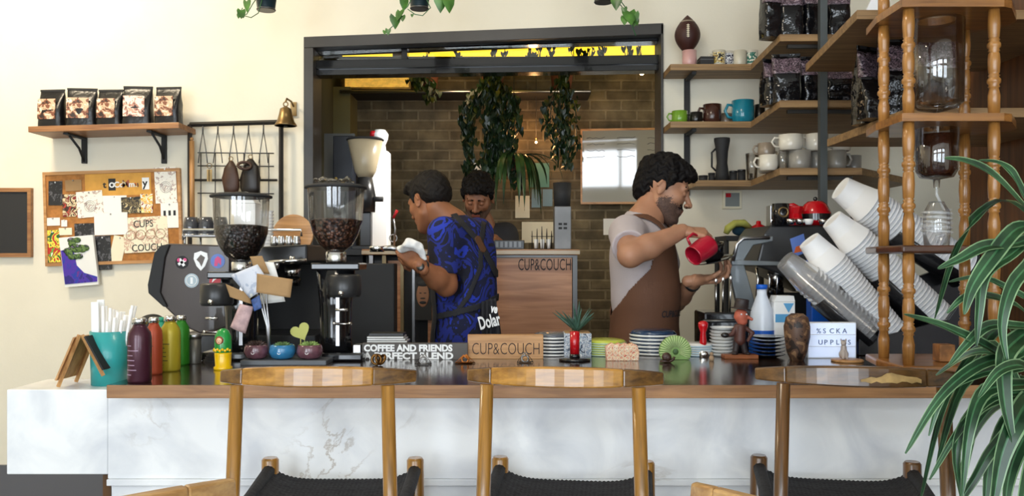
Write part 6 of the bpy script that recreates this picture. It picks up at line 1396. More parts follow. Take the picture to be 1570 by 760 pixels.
# ------------------------------------------------------------------ angled cup dispensers
mat('paper_cup', (.82, .83, .85), .5); mat('tube_black', (.016, .016, .018), .22, coat=.3)
Yc = 3.15
rack = thing('cup_dispenser', 'black slanted cup dispenser rack holding four stacks of cups', 'cup dispenser', (PX(1390, Yc), Yc, WZ))
stacks = [('clear', (1203, 398), (1322, 500), 16, 24, 16, 3.045), ('white', (1240, 368), (1350, 496), 17, 27, 24, 3.08), ('white', (1275, 336), (1428, 480), 17, 27, 30, 3.12), ('white', (1288, 288), (1462, 402), 19, 29, 30, 3.16)]
names = ['clear plastic cups', 'lowest white stack', 'middle white stack', 'highest white stack']
m_cup = {}
for si, (kind, a, b_, r0, r1, n, Y) in enumerate(stacks):
    A = P(a[0], a[1], Y); B = P(b_[0], b_[1], Y); ax = (B-A).normalized(); k = Y/F
    rt, rb = r1*k, r0*k; L = .115*(1.05 if kind == 'white' else .95)
    tot = (B-A).length; pitch = (tot-L*.55)/n
    proto = MB().lathe([(rb*.85, .004), (rb*.97, .004), (rb, 0), (rb*1.02, .003), (rt*.94, L*.97), (rt*1.02, L*.975), (rt*1.02, L), (rt*.99, L), (rb*.975, .006), (1e-6, .006)], I4, 28)
    proto.v = proto.v; o0 = None
    for i in range(n):
        X = align(A+ax*pitch*i, A+ax*(pitch*i+1))
        if i == 0:
            o0 = proto.build('plastic_cup' if kind == 'clear' else 'paper_cup', 'cup_plastic' if kind == 'clear' else 'paper_cup'); o = o0
        else: o = o0.copy(); C.objects.link(o)
        o.matrix_basis = X
        first = i == 0
        lab = {0: 'clear plastic cup nested in the see-through stack', 1: 'white paper cup nested in the lowest white stack', 2: 'white paper cup nested in the middle white stack', 3: 'white paper cup nested in the highest white stack'}[si]
        if first: lab = ['outermost clear plastic cup, its base pointing up left', 'outermost white cup of the lowest white stack, base up', 'outermost white cup of the middle white stack, base up', 'outermost white cup of the highest white stack, base up'][si]
        tag(o, lab, 'cup', 'nested '+names[si] if kind == 'white' else 'nested clear plastic cups')
    # tube around the lower end: open along the top like a trough
    s0 = {0: .50, 1: .46, 2: .52, 3: .50}[si]; rr = rt*1.12
    X = align(A+ax*tot*s0, A+ax*(tot*s0+1)); up_local = X.inverted().to_3x3() @ Vector((.0, -.62, .78)); ang = math.degrees(math.atan2(up_local.y, up_local.x))
    ln = tot*(1-s0)+.05
    tb = MB().lathe([(rr, 0), (rr, ln)], X @ R(ang+72, 'Z'), 30, ang=216, caps=False); tb.build('holder_tube', 'tube_black', rack, solid=.004)
    MB().lathe([(1e-6, 0), (rr, 0), (rr, .008), (1e-6, .008)], T(*(ax*(ln-.008))) @ X, 28, smooth=False).build('end_cap', 'tube_black', rack)
m_ = MB(); m_.prism(poly([(1262, 548), (1300, 500), (1336, 470), (1395, 430), (1470, 400), (1500, 548)], 3.23), -3.26, -3.235, UP); m_.build('back_plate', 'tube_black', rack, bevel=.003)
m_ = MB(); m_.b2((PX(1316, 3.1), 3.085, WZ), (PX(1500, 3.1), 3.26, WZ+.10)); m_.build('base', 'tube_black', rack, bevel=.004)
m_ = MB(); m_.prism(poly([(1318, 545), (1318, 505), (1355, 515), (1455, 490), (1500, 425), (1500, 545)], 3.0), -3.03, -3.005, UP); m_.build('front_plate', 'tube_black', rack, bevel=.003)

# ------------------------------------------------------------------ spindle tower with cold drip brewer
wood('spindle_wood', 'b47e40', '885a28', 'Z', 1.3, .3, .4); wood('tower_wood', 'a67038', '764a20', 'X', 1.3, .3, .4); wood('tower_dark', '5a3420', '3a2012', 'X', 1.3, .3, .4)
tw = thing('drip_tower', 'turned wooden spindle tower holding glass cold drip coffee vessels', 'coffee tower', (PX(1437, 2.5), 2.5, SZ))
TYf, TYb = 2.38, 2.62
posts = [(1393, TYf), (1524, TYf), (1355, 2.55), (1479, 2.60)]
def hexp(pts): return pts
levels = [(PZ(549, TYf)+.0, 'tower_wood', .026), (PZ(378, TYf), 'tower_dark', .024), (PZ(178, TYf), 'tower_wood', .022), (PZ(8, TYf), 'tower_wood', .022)]
lz = [SZ+.045, PZ(376, TYf), PZ(176, TYf), PZ(3, TYf)]
xa, xb = PX(1376, TYf), PX(1541, TYf); xc, xd = PX(1343, 2.52), PX(1560, 2.52)
foot_ = [(xa, -TYf+.03), (xb, -TYf+.03), (xd, -2.52), (xb-.03, -2.67), (xa+.03, -2.67), (xc, -2.52)]
for i, z in enumerate(lz):
    th = .022
    if i in (2, 3):   # ring shaped plates hold the glasses
        outer = foot_; m_ = MB(); cx_ = PX(1436, 2.49); cy_ = -2.49; n_ = 36; inn = [(cx_+.052*math.cos(6.283*q/n_), cy_+.052*math.sin(6.283*q/n_)) for q in range(n_)]
        # radial resample of the hexagon
        out_ = []
        for q in range(n_):
            d = Vector((math.cos(6.283*q/n_), math.sin(6.283*q/n_))); best = None
            for e in range(6):
                p0, p1 = Vector(outer[e]), Vector(outer[(e+1) % 6]); ed = p1-p0; den = d.x*ed.y-d.y*ed.x
                if abs(den) < 1e-9: continue
                w0 = p0-Vector((cx_, cy_)); t_ = (w0.x*ed.y-w0.y*ed.x)/den; s_ = (w0.x*d.y-w0.y*d.x)/den
                if t_ > 0 and -1e-6 <= s_ <= 1+1e-6 and (best is None or t_ < best): best = t_
            out_.append((cx_+d.x*best, cy_+d.y*best))
        vs = [(p[0], -p[1], z) for p in out_]+[(p[0], -p[1], z-th) for p in out_]+[(p[0], -p[1], z) for p in inn]+[(p[0], -p[1], z-th) for p in inn]; fs = []
        for q in range(n_):
            r_2 = (q+1) % n_; fs += [(q, r_2, n_+r_2, n_+q), (q, 2*n_+q, 2*n_+r_2, r_2), (2*n_+q, 3*n_+q, 3*n_+r_2, 2*n_+r_2), (n_+q, n_+r_2, 3*n_+r_2, 3*n_+q)]
        m_.add(vs, fs); m_.build('shelf_plate', 'tower_wood', tw)
    else: MB().prism(foot_, z-th, z, SC(1, -1, 1)).build('shelf_plate', 'tower_dark' if i == 1 else 'tower_wood', tw, bevel=.006, bseg=3)
for (px, Y) in posts:
    x = PX(px, Y)
    MB().lathe([(.012, SZ), (.014, SZ+.004), (.010, SZ+.0225)], T(x, Y, 0), 16).build('foot', 'chrome', tw)
    for i in range(3):
        z0, z1 = lz[i], lz[i+1]-.022; H = z1-z0; pr = []
        r = .0165
        def bead(c): return [(r*.72, c-.019), (r*.95, c-.016), (r*.78, c-.011), (r*1.1, c-.004), (r*1.1, c+.004), (r*.78, c+.011), (r*.95, c+.016), (r*.72, c+.019)]
        pr = [(r*.9, 0), (r*1.0, H*.18)]+bead(H*.32)+[(r*.9, H*.32+.024), (r, H*.5), (r*.9, H*.66-.024)]+bead(H*.66)+[(r*.88, H*.66+.024), (r, H*.85), (r*.9, H)]
        MB().lathe(pr, T(x, Y, z0), 18).build('spindle', 'spindle_wood', tw)
    MB().lathe([(.0165, lz[3]), (.0165, lz[3]+.06), (.01, lz[3]+.07), (1e-6, lz[3]+.072)], T(x, Y, 0), 18).build('spindle', 'spindle_wood', tw)
MB
gx, gy = PX(1436, 2.49), 2.49; k = 2.49/F
wv = thing('water_vessel', 'large clear glass vessel at the top of the spindle tower', 'glass vessel', (gx, gy, lz[2]))
zT, zB = PZ(14, gy), PZ(166, gy)
MB().lathe([(.006, zB-.035), (.01, zB-.012), (38*k*.7, zB-.002), (38*k, zB+.014), (40*k, zT), (38.6*k, zT), (37*k, zB+.016), (.008, zB+.002)], T(gx, gy, 0), 40, caps=False).build('vessel', 'clear_glass', wv)
MB().lathe([(40.5*k, zT), (41.5*k, zT+.004), (40*k, zT+.009), (1e-6, zT+.010)], T(gx, gy, 0), 40).build('glass_lid', 'clear_glass', wv)
m_ = MB(); m_.lathe([(.004, zB-.085), (.006, zB-.07), (.012, zB-.06), (.006, zB-.05), (.008, zB-.036)], T(gx, gy, 0), 20); m_.tube([(gx-.018, gy, zB-.055), (gx+.018, gy, zB-.055)], .004); m_.build('drip_valve', 'clear_plastic', wv)
m_ = MB(); m_.lathe([(.052, lz[2]+.0005), (.075, lz[2]+.0005), (.075, lz[2]+.006), (.052, lz[2]+.006)], T(gx, gy, 0), 36, caps=False); m_.build('seat_ring', 'pine', wv)
mat('coffee', '3a1a10', .25, noise=.3, nscale=60)
cv = thing('coffee_vessel', 'glass vessel of dark ground coffee in the middle of the spindle tower', 'glass vessel', (gx, gy, PZ(278, gy)))
zT, zB = PZ(180, gy), PZ(272, gy)
MB().lathe([(.008, zB-.03), (.01, zB-.006), (24*k, zB), (30*k, zB+.02), (31.5*k, zT), (30.5*k, zT), (28.5*k, zB+.022), (.01, zB+.003)], T(gx, gy, 0), 40, caps=False).build('vessel', 'clear_glass', cv)
MB().lathe([(1e-6, zB+.004), (21*k, zB+.004), (27*k, zB+.024), (29.5*k, PZ(207, gy)), (1e-6, PZ(206, gy))], T(gx, gy, 0), 36, caps=False).build('ground_coffee', 'coffee', cv)
MB().cyl((gx-.006, gy-.02, PZ(206, gy)), (gx-.006, gy-.02, zT+.0), .003, seg=8).build('glass_tube', 'white', cv)
m_ = MB(); m_.lathe([(31.6*k, zT-.004), (34*k, zT-.002), (34*k, zT+.003), (31.6*k, zT+.003)], T(gx, gy, 0), 36, caps=False); m_.tube([(gx-.052, gy, zT), (gx-.052, gy, lz[2]-.0225)], .003, 6); m_.tube([(gx+.052, gy, zT), (gx+.052, gy, lz[2]-.0225)], .003, 6); m_.build('hanging_ring', 'pine', cv)
cc = thing('glass_coil', 'clear glass coil hanging under the ground coffee vessel', 'glass coil', (gx, gy, PZ(360, gy)))
pts = []
for i in range(5*20+1):
    a = 6.283*i/20; z = PZ(322, gy)+(PZ(357, gy)-PZ(322, gy))*i/100; pts.append((gx+.040*math.cos(a), gy+.040*math.sin(a), z))
m_ = MB(); m_.tube([(gx, gy, zB-.031), (gx, gy, zB-.05), (gx+.02, gy, PZ(320, gy))]+pts+[(gx, gy, PZ(362, gy)), (gx, gy, PZ(372, gy))], .0042, 8); m_.build('coil', 'coil_glass', cc) if 'coil_glass' in M else (mat('coil_glass', (.75, .78, .8), .08, alpha=.3, spec=.9), m_.build('coil', 'coil_glass', cc))
tag(MB().lathe([(.034, 0), (.038, .05), (.036, .1), (.022, .125), (.020, .13)], T(gx, gy, lz[1]+.0), 30).build('glass_beaker', 'clear_glass', at=(gx, gy, lz[1])), 'small clear glass beaker under the glass coil', 'glass')
x = PX(1447, 2.46); tag(MB().box((x, 2.46, lz[0]+.026), (.045, .045, .05), I4).build('wood_cube', 'cube_wood', at=(x, 2.46, lz[0]), bevel=.003) if 'cube_wood' in M else (mat('cube_wood', 'a06a38', .6, noise=.5, nscale=30), MB().box((x, 2.46, lz[0]+.026), (.045, .045, .05)).build('wood_cube', 'cube_wood', at=(x, 2.46, lz[0]), bevel=.003))[1], 'carved pale wooden cube on the base of the spindle tower', 'wooden cube')
# ------------------------------------------------------------------ people
mat('skin_a', 'a97a5e', .5, sub=.08, noise=.12, nscale=14); mat('stubble_a', '5a4338', .65, noise=.35, nscale=160); mat('skin_b', '9a6444', .5, sub=.08, noise=.12, nscale=14)
mat('skin_c', '85583e', .55, noise=.12, nscale=14); mat('lip', '8a4f42', .45); mat('hair_black', (.006, .005, .005), .6, bump=.9, bscale=120, spec=.15); mat('hair_short', (.010, .008, .007), .6, bump=.7, bscale=220, spec=.2)
mat('tee_grey', 'b3a9ab', .85, bump=.3, bscale=300, noise=.06, nscale=8); mat('apron_brown', '62402c', .75, bump=.2, bscale=400, noise=.08, nscale=6)
picture_mat('tee_blue', ['0c0e20', '17267a', '0c1234', '1c33a4', '0e1330'], 9, .85)
mat('jeans', '1a2238', .85); mat('shoe', (.03, .03, .03), .5); mat('apron_black', (.018, .018, .022), .8, bump=.2, bscale=400); mat('strap_leather', '5a3c28', .5); mat('watch_black', (.015, .015, .015), .4)
def head_prims(fat=1.0):
    p = [E((-.012, 0, .035), (.094, .074, .084), None, .01), E((.028, 0, -.028), (.062*fat, .060*fat, .085), None, .03),
         K((.005, .046, -.055), (.062, .020, -.096), .022, .018, .03), K((.005, -.046, -.055), (.062, -.020, -.096), .022, .018, .03), E((.073, 0, -.100), (.020, .022, .017), None, .02),
         E((.058, .040, -.018), (.024, .020, .020), None, .02), E((.058, -.040, -.018), (.024, .020, .020), None, .02), K((.078, -.036, .022), (.078, .036, .022), .010, .010, .02), K((.085, 0, .026), (.089, 0, .015), .008, .008, .012),
         ('nell', (.096, .031, .004), (.014, .017, .012), None, .014), ('nell', (.096, -.031, .004), (.014, .017, .012), None, .014),
         K((.088, 0, .012), (.112, 0, -.024), .0075, .0105, .009), E((.114, 0, -.028), (.0105, .0105, .009), None, .006), E((.104, .0125, -.032), (.010, .0075, .0075), None, .005), E((.104, -.0125, -.032), (.010, .0075, .0075), None, .005),
         E((.079, .030, .003), (.0115, .014, .0105), None, .004), E((.079, -.030, .003), (.0115, .014, .0105), None, .004),
         E((.083, 0, -.060), (.014, .026, .018), None, .014), K((.092, -.020, -.055), (.092, .020, -.055), .0035, .0035, .006), K((.094, 0, -.0545), (.094, 0, -.0555), .006, .006, .006), K((.088, -.017, -.066), (.088, .017, -.066), .0055, .0055, .005), ('ncap', (.104, -.02, -.0605), (.104, .02, -.0605), .0055, .0055, .004)]
    for s in (-1, 1):
        p += [E((-.004, s*.075, -.006), (.017, .008, .028), None, .005), K((-.008, s*.080, .017), (-.017, s*.082, -.004), .005, .005, .004), K((-.004, s*.080, -.030), (.002, s*.077, -.020), .006, .006, .004), ('nell', (.002, s*.088, .002), (.009, .006, .015), None, .005)]
    return p
def hair_prims(style):
    if style == 'curly':
        p = [E((-.015, 0, .048), (.098, .080, .084), None, .01), E((.050, 0, .086), (.050, .058, .036), None, .02), E((.082, -.012, .075), (.028, .045, .022), None, .015), E((-.068, 0, .0), (.045, .062, .07), None, .02)]
        for s in (-1, 1): p += [K((.026, s*.074, .045), (.024, s*.072, .0), .016, .010, .01), K((.022, s*.070, .0), (.030, s*.066, -.032), .009, .008, .008)]
        rs = random.Random(4)
        for i in range(70):
            a = rs.uniform(0, 6.283); e = rs.uniform(.05, 1.5); c = (-.012+.091*math.cos(a)*math.cos(e), .075*math.sin(a)*math.cos(e), .050+.078*math.sin(e))
            if c[0] > .06 and c[2] < .085: continue
            p.append(E(c, (.016, .015, .015), None, .010))
        p += [('nell', (.108, 0, -.006), (.062, .09, .070), None, .010), ('nell', (.045, .075, -.022), (.030, .04, .040), None, .006), ('nell', (.045, -.075, -.022), (.030, .04, .040), None, .006)]
    else:
        p = [E((-.014, 0, .040), (.098, .078, .088), None, .01), E((.062, 0, .092), (.042, .052, .028), None, .02), K((.092, -.03, .080), (.092, .03, .080), .014, .014, .015), E((-.055, 0, .01), (.050, .066, .055), None, .02)]
        for s in (-1, 1): p += [K((.024, s*.071, .045), (.024, s*.069, .005), .012, .007, .01)]
        p += [('nell', (.110, 0, -.010), (.058, .09, .070), None, .012), ('nell', (-.01, 0, -.10), (.16, .12, .068), None, .012), ('nell', (-.002, .085, -.004), (.026, .02, .036), None, .005), ('nell', (-.002, -.085, -.004), (.026, .02, .036), None, .005)]
    return p
def add_head(mb, hmb, X, style, stub=True, vox=.0028, moust=True):
    """mb materials: 0 skin, 1 stubble, 2 lip, 3 hair"""
    def fn(c):
        j_ = np.random.RandomState(3).normal(0, .0035, c.shape); x, y, z = (c+j_).T; o = np.zeros(len(c), int)
        if stub:
            jaw = (z < -.026-.35*np.clip(.045-x, -.03, .09)) & (x > .0) & (z > -.125)
            chk = (x > .045) & (z > -.045) & (np.abs(y) > .026+.0*x)
            o[jaw & ~((x > .045) & (z > -.043))] = 1
            mo = (x > .066) & (z < -.037) & (z > -.056) & (np.abs(y) < .034)
            if moust: o[mo] = 3
        x, y, z = c.T
        lp = (x > .088) & (np.abs(y) < .021) & (z < -.0545) & (z > -.071); o[lp] = 2
        return o
    add_sdf(mb, head_prims(), vox, 0, fn, X)
    add_sdf(mb, [K((.0885, s*.013, .024), (.080, s*.044, .027), .0056, .0040, .004) for s in (-1, 1)]+[K((.0885, s*.020, -.003), (.080, s*.041, -.004), .0016, .0014, .002) for s in (-1, 1)], .0018, 3, None, X)
    a_ = .0024 if style == 'curly' else .0012
    def dsp(v): return v+a_*np.stack([np.sin(v[:, 1]*210+np.sin(v[:, 2]*150)*2), np.sin(v[:, 2]*230+np.sin(v[:, 0]*170)*2), np.sin(v[:, 0]*220+np.sin(v[:, 1]*160)*2)], 1)
    add_sdf(hmb, hair_prims(style), .0028, 0, None, X, dsp)
def hand_prims(W, fx_, back, side, curls, th=(35, 25), sc=1.0, spread=0.0, tdir=None):
    Xh = frame(W, fx_, back)          # x to the fingertips, z out of the back of the hand, thumb on side*y
    def G(p): return tuple(Xh @ (Vector(p)*sc))
    p = []; s = side
    ys = (.030, .010, -.010, -.028); xs_ = (.088, .092, .087, .079); Ls = ((.042, .026, .021), (.046, .029, .022), (.042, .027, .021), (.033, .021, .018))
    for i in range(4):
        b = Vector((xs_[i], ys[i]*s, 0)); p.append(K(G((.010, ys[i]*s*.55, -.002)), G(b), .0155*sc, .0115*sc, .010*sc))
        a = 0; q = b; d_y = (spread*(1.5-i))*s
        for j in range(3):
            a += math.radians(curls[i][j]); d = Vector((math.cos(a), d_y, -math.sin(a))).normalized(); n = q+d*Ls[i][j]
            r0 = (.0092, .0084, .0076)[j]*(1 if i < 3 else .88); r1 = (.0084, .0076, .0064)[j]*(1 if i < 3 else .88)
            p.append(K(G(q), G(n), r0*sc, r1*sc, .0035*sc)); q = n
    a0 = math.radians(th[0]); a1 = math.radians(th[1]); q0 = Vector((.020, .020*s, -.006)); d0 = Vector((math.cos(a0), math.sin(a0)*s, -.30)).normalized(); q1 = q0+d0*.045
    d1 = (d0+Vector((.25, -math.sin(a1)*s*.6, -.55*math.sin(a1)))).normalized(); q2 = q1+d1*.034; d2 = (d1+Vector((.2, -math.sin(a1)*s*.5, -.4*math.sin(a1)))).normalized(); q3 = q2+d2*.026
    p += [K(G(q0), G(q1), .014*sc, .0115*sc, .010*sc), K(G(q1), G(q2), .0105*sc, .0095*sc, .004*sc), K(G(q2), G(q3), .0095*sc, .0078*sc, .004*sc), K(G((-.03, 0, 0)), G((.02, 0, -.001)), .024*sc, .022*sc, .012*sc)]
    return p
def shell(name, parent, prims, mm, cond, vox=.008, solid=.003, inflate=0):
    q = []
    for p in prims:
        if p[0] == 'cap': q.append(('cap', p[1], p[2], p[3]+inflate, p[4]+inflate, p[-1]))
        elif p[0] == 'ell': q.append(('ell', p[1], tuple(r+inflate for r in p[2]), p[3], p[-1]))
        else: q.append(p)
    v, f = sdf_mesh(q, vox); c = v[f].mean(1); a_, b_ = v[f[:, 2]]-v[f[:, 0]], v[f[:, 3]]-v[f[:, 1]]; nn = np.cross(a_, b_)
    keep = cond(c, nn); f = f[keep]; us = np.unique(f); mp = np.full(len(v), -1); mp[us] = np.arange(len(us)); mb = MB()
    mb.v = [tuple(x) for x in v[us]]; mb.f = [tuple(int(i) for i in r) for r in mp[f]]; mb.m = [0]*len(mb.f); mb.sm = [True]*len(mb.f)
    return mb.build(name, mm, parent, solid=solid)
def to_px(c): return CX+F*c[:, 0]/c[:, 1], HY+F*(CZ-c[:, 2])/c[:, 1]
def legs(parent, hip, f, floor, trouser='jeans'):
    f = Vector((f[0], f[1], 0)).normalized(); l = Vector((-f.y, f.x, 0)); hip = Vector(hip); p = [K(hip-l*.08, hip+l*.08, .12, .12, .04)]
    skin = []
    for s in (-1, 1):
        h_ = hip+l*.095*s; kn = Vector((h_.x, h_.y, floor+.50))+f*.03+l*.02*s; an = Vector((kn.x, kn.y, floor+.09))-f*.05+l*.01*s
        p += [K(h_, kn, .098, .068, .03), K(kn, an+Vector((0, 0, .01)), .066, .052, .02)]; skin += [K(h_, kn, .06, .04, .02), K(kn, an, .04, .035, .02), K(an, an+f*.12-Vector((0, 0, .045)), .035, .03, .02)]
        MB_ = MB(); add_sdf(MB_, [K(an+Vector((0, 0, -.045)), an+f*.16+Vector((0, 0, -.055)), .042, .034, .02), K(an, an+Vector((0, 0, -.04)), .045, .045, .02), ('nell', tuple(an+Vector((0, 0, -.29))), (.4, .4, .2), None, .002)], .006); MB_.build('shoe', 'shoe', parent)
    m_ = MB(); add_sdf(m_, p, .010); m_.build('trousers', trouser, parent)
    return skin

# --- the man pouring milk (apron)
Y0 = 3.45
p2 = thing('person', 'man with curly black hair in grey tee and brown apron, tilting a red jug', 'person', (PX(985, Y0), Y0, 0))
f2 = Vector((.93, -.20, -.36)).normalized(); HX = frame(P(1016, 291, 3.50), f2, Vector((.34, .05, .94))) @ SC(1.09, 1.09, 1.09)
nb = P(985, 342, 3.46); shN = P(962, 357, 3.29); elN = P(966, 391, 3.10); wrN = P(1046, 354, 3.18)
shF = P(1005, 357, 3.62); elF = P(1035, 462, 3.60); wrF = P(1066, 430, 3.36)
body = MB(); hair = MB(); add_head(body, hair, HX, 'curly')
core = [K(HX @ Vector((-.022, 0, -.045)), nb, .056, .062, .02), K(HX @ Vector((.0, 0, -.07)), nb+Vector((.02, 0, -.01)), .045, .06, .02), K(nb, P(985, 460, 3.46), .07, .08, .03), K(P(985, 460, 3.46), Vector((PX(985, Y0), Y0, .95)), .09, .09, .03), K(shN, shF, .045, .045, .03),
        K(shN, elN, .052, .043, .02), K(elN, elN+(wrN-elN)*.35, .043, .045, .02), K(elN+(wrN-elN)*.35, wrN, .045, .028, .02), K(shF, elF, .05, .042, .02), K(elF, elF+(wrF-elF)*.3, .042, .042, .02), K(elF+(wrF-elF)*.3, wrF, .042, .027, .02)]
core += legs(p2, (PX(985, Y0), Y0, .93), (1, 0, 0), 0)
add_sdf(body, core, .006)
dN = (P(1078, 352, 3.16)-wrN).normalized()
add_sdf(body, hand_prims(wrN+dN*.004, (1, -.05, .02), (.10, -.45, .9), 1, ((38, 62, 35), (45, 65, 35), (52, 65, 38), (58, 65, 40)), (30, 45), .92), .0026)
add_sdf(body, hand_prims(wrF, (.93, -.22, .12), (.15, .25, -.95), 1, ((28, 42, 25), (32, 42, 25), (34, 44, 25), (38, 42, 25)), (48, 25), .98, .12), .0026)
body.build('body', ['skin_a', 'stubble_a', 'lip', 'hair_black'], p2); hair.build('hair', 'hair_black', p2)
tor = [E(P(983, 392, 3.46), (.128, .185, .16), None, .03), E(P(988, 455, 3.46), (.135, .170, .20), None, .06), E(Vector((PX(988, Y0), 3.46, 1.03)), (.135, .168, .17), None, .05), K(shN+Vector((.01, .03, -.01)), shF+Vector((-.01, -.03, -.01)), .066, .066, .05), K(nb+Vector((-.01, 0, .0)), nb+Vector((0, 0, -.08)), .07, .09, .04)]
slv = [K(shN, shN+(elN-shN)*.62, .072, .066, .03), K(shF, shF+(elF-shF)*.45, .068, .066, .03)]
m_ = MB(); add_sdf(m_, tor+slv+[('nell', tuple(nb+Vector((.03, 0, .05))), (.085, .075, .07), None, .01), ('nell', tuple(shN+(elN-shN)*.62+(elN-shN).normalized()*.075), (.10, .075, .10), None, .004), ('nell', (PX(988, Y0), 3.46, .72), (.4, .4, .2), None, .005)], .006); m_.build('tee_shirt', 'tee_grey', p2)
ex = lambda z: np.interp(z, [.5, 1.08, 1.20, 1.29, 1.37, 1.46, 1.52, 1.60], [.36, .385, .405, .46, .535, .560, .556, .548])
shell('apron', p2, [tor[0], tor[1], E(Vector((PX(988, Y0), 3.46, .98)), (.145, .18, .24), None, .06), K((PX(992, Y0), 3.40, .80), (PX(992, Y0), 3.52, .80), .13, .13, .06), tor[4]], 'apron_brown', lambda c, n: (c[:, 0] > ex(c[:, 2])) & (c[:, 2] > .62) & (c[:, 2] < 1.475), .005, .003, .010)
shell('apron_strap', p2, tor, 'apron_brown', lambda c, n: (c[:, 2] >= 1.465) & (c[:, 2] < 1.60) & ((np.abs(c[:, 1]-3.355) < .016) | (np.abs(c[:, 1]-3.565) < .016)) & (c[:, 0] > .44), .006, .003, .008)
from mathutils.bvhtree import BVHTree
apo = [c for c in p2.children if c.name.startswith('apron') and 'strap' not in c.name][0]; Wp = wm(p2)
bv = BVHTree.FromPolygons([Wp @ v.co for v in apo.data.vertices], [tuple(p.vertices) for p in apo.data.polygons])
m_ = MB().text('CUP&COUCH', .036, I4, sx=.72, ext=0, bold=.0009); tc_ = Vector((PX(988, Y0), 3.46, 0)); zt_ = PZ(487, 3.27)
for i_, (u, v_, _) in enumerate(m_.v):      # wrap the printed words round the apron
    a = math.radians(-76)+u/.165; d = Vector((math.cos(a), math.sin(a), 0)); h_ = bv.ray_cast(tc_+d*.6+Vector((0, 0, zt_+v_)), -d)
    m_.v[i_] = tuple(h_[0]+d*.0035) if h_[0] else tuple(tc_+d*.165+Vector((0, 0, zt_+v_)))
m_.build('apron_lettering', 'apron_black', p2)
wat = MB(); wx = (wrF-elF).normalized(); wat.lathe([(.031, -.009), (.033, -.006), (.033, .006), (.031, .009)], align(wrF-wx*.035, wrF), 20); wat.build('wristband', 'watch_black', p2)
# red jug held by its handle
jc = P(1076, 383, 3.15); ja = Vector((-.66, -.42, -.40)).normalized()
jt = thing('milk_pitcher', 'crimson steaming jug tilted in the hand of the apron man', 'jug', tuple(jc)); JX = align(jc-ja*.045, jc)
mat('crimson', 'a8142c', .3, coat=.4)
MB().lathe([(1e-6, .0), (.040, 0), (.042, .008), (.041, .045), (.037, .088), (.038, .095), (.035, .095), (.034, .088), (.038, .045), (.038, .005), (1e-6, .004)], JX, 34).build('jug_body', 'crimson', jt)
m_ = MB(); m_.tube([JX @ Vector(v) for v in ((-.01, .038, .08), (-.015, .065, .078), (-.015, .068, .045), (-.01, .042, .02))], .0055, 8); m_.build('handle', 'crimson', jt)
# black cup with saucer held in the other hand
cc_ = P(1093, 395, 3.29); ct = thing('black_cup', 'black cup on a dark saucer held in the palm of the apron man', 'cup', tuple(cc_)); CXm = frame(cc_, (1, 0, .1), (-.25, -.1, 1))
MB().lathe([(.026, -.012), (.042, .0), (.050, .03), (.053, .050), (.050, .050), (.046, .03), (.03, .0), (1e-6, -.004)], CXm, 30).build('cup_bowl', 'gloss_black', ct)
MB().lathe([(.02, -.020), (.065, -.012), (.080, -.008), (.080, -.006), (.06, -.009), (1e-6, -.013)], CXm, 34).build('saucer', 'gloss_black', ct)
MB().lathe([(.047, .036), (1e-6, .037)], CXm, 24, caps=False).build('milk_foam', 'white', ct)

# --- the man in the blue patterned shirt
Y1 = 3.74
p1 = thing('person', 'man in a blue patterned tee with crossed apron straps, working with his back turned', 'person', (PX(710, Y1), Y1, 0))
f1 = Vector((-.68, .60, -.36)).normalized(); HX = frame(P(659, 308, 3.76), f1, Vector((-.25, .24, .92))) @ SC(1.05, 1.05, 1.05)
nb = P(694, 345, 3.76); shN = P(680, 357, 3.61); elN = P(684, 437, 3.58); wrN = P(642, 406, 3.44); shF = P(733, 357, 3.88); elF = P(700, 440, 4.02); wrF = P(656, 402, 3.62)
body = MB(); hair = MB(); add_head(body, hair, HX, 'short', False)
core = [K(HX @ Vector((-.025, 0, -.04)), nb, .056, .064, .02), K(HX @ Vector((.0, 0, -.07)), nb+Vector((-.02, 0, -.01)), .045, .06, .02), K(nb, P(710, 455, 3.76), .07, .08, .03), K(P(710, 455, 3.76), Vector((PX(712, Y1), Y1, .95)), .09, .09, .03), K(shN, shF, .045, .045, .03),
        K(shN, elN, .054, .046, .02), K(elN, elN+(wrN-elN)*.35, .046, .046, .02), K(elN+(wrN-elN)*.35, wrN, .046, .029, .02), K(shF, elF, .052, .045, .02), K(elF, wrF, .044, .029, .02)]
core += legs(p1, (PX(712, Y1), Y1, .93), (-.75, .65, 0), 0)
add_sdf(body, core, .006)
add_sdf(body, hand_prims(wrN, (-.70, .10, .70), (-.1, -.95, .1), 1, ((50, 70, 45), (52, 72, 45), (55, 74, 45), (58, 75, 45)), (30, 50), .95), .0026)
add_sdf(body, hand_prims(wrF, (-.80, -.35, .35), (.2, .3, .9), 1, ((55, 70, 40), (58, 70, 40), (60, 70, 40), (62, 70, 40)), (30, 40), .95), .0026)
body.build('body', ['skin_b', 'stubble_a', 'lip', 'hair_short'], p1); hair.build('hair', 'hair_short', p1)
th = math.atan2(.65, -.75); Rm = np.array([[math.cos(th), -math.sin(th), 0], [math.sin(th), math.cos(th), 0], [0, 0, 1]])
tor = [E(P(709, 392, 3.75), (.125, .178, .165), Rm, .03), E(P(714, 450, 3.75), (.125, .155, .19), Rm, .06), E(Vector((PX(716, Y1), 3.75, 1.06)), (.13, .165, .17), Rm, .05), K(shN+Vector((.02, .02, -.01)), shF+Vector((-.01, -.01, -.01)), .066, .066, .05), K(nb+Vector((0, 0, -.01)), nb+Vector((0, 0, -.08)), .068, .09, .04)]
slv = [K(shN, shN+(elN-shN)*.72, .070, .064, .03), K(shF, shF+(elF-shF)*.6, .068, .064, .03)]
cutp = shN+(elN-shN)*.72+(elN-shN).normalized()*.078
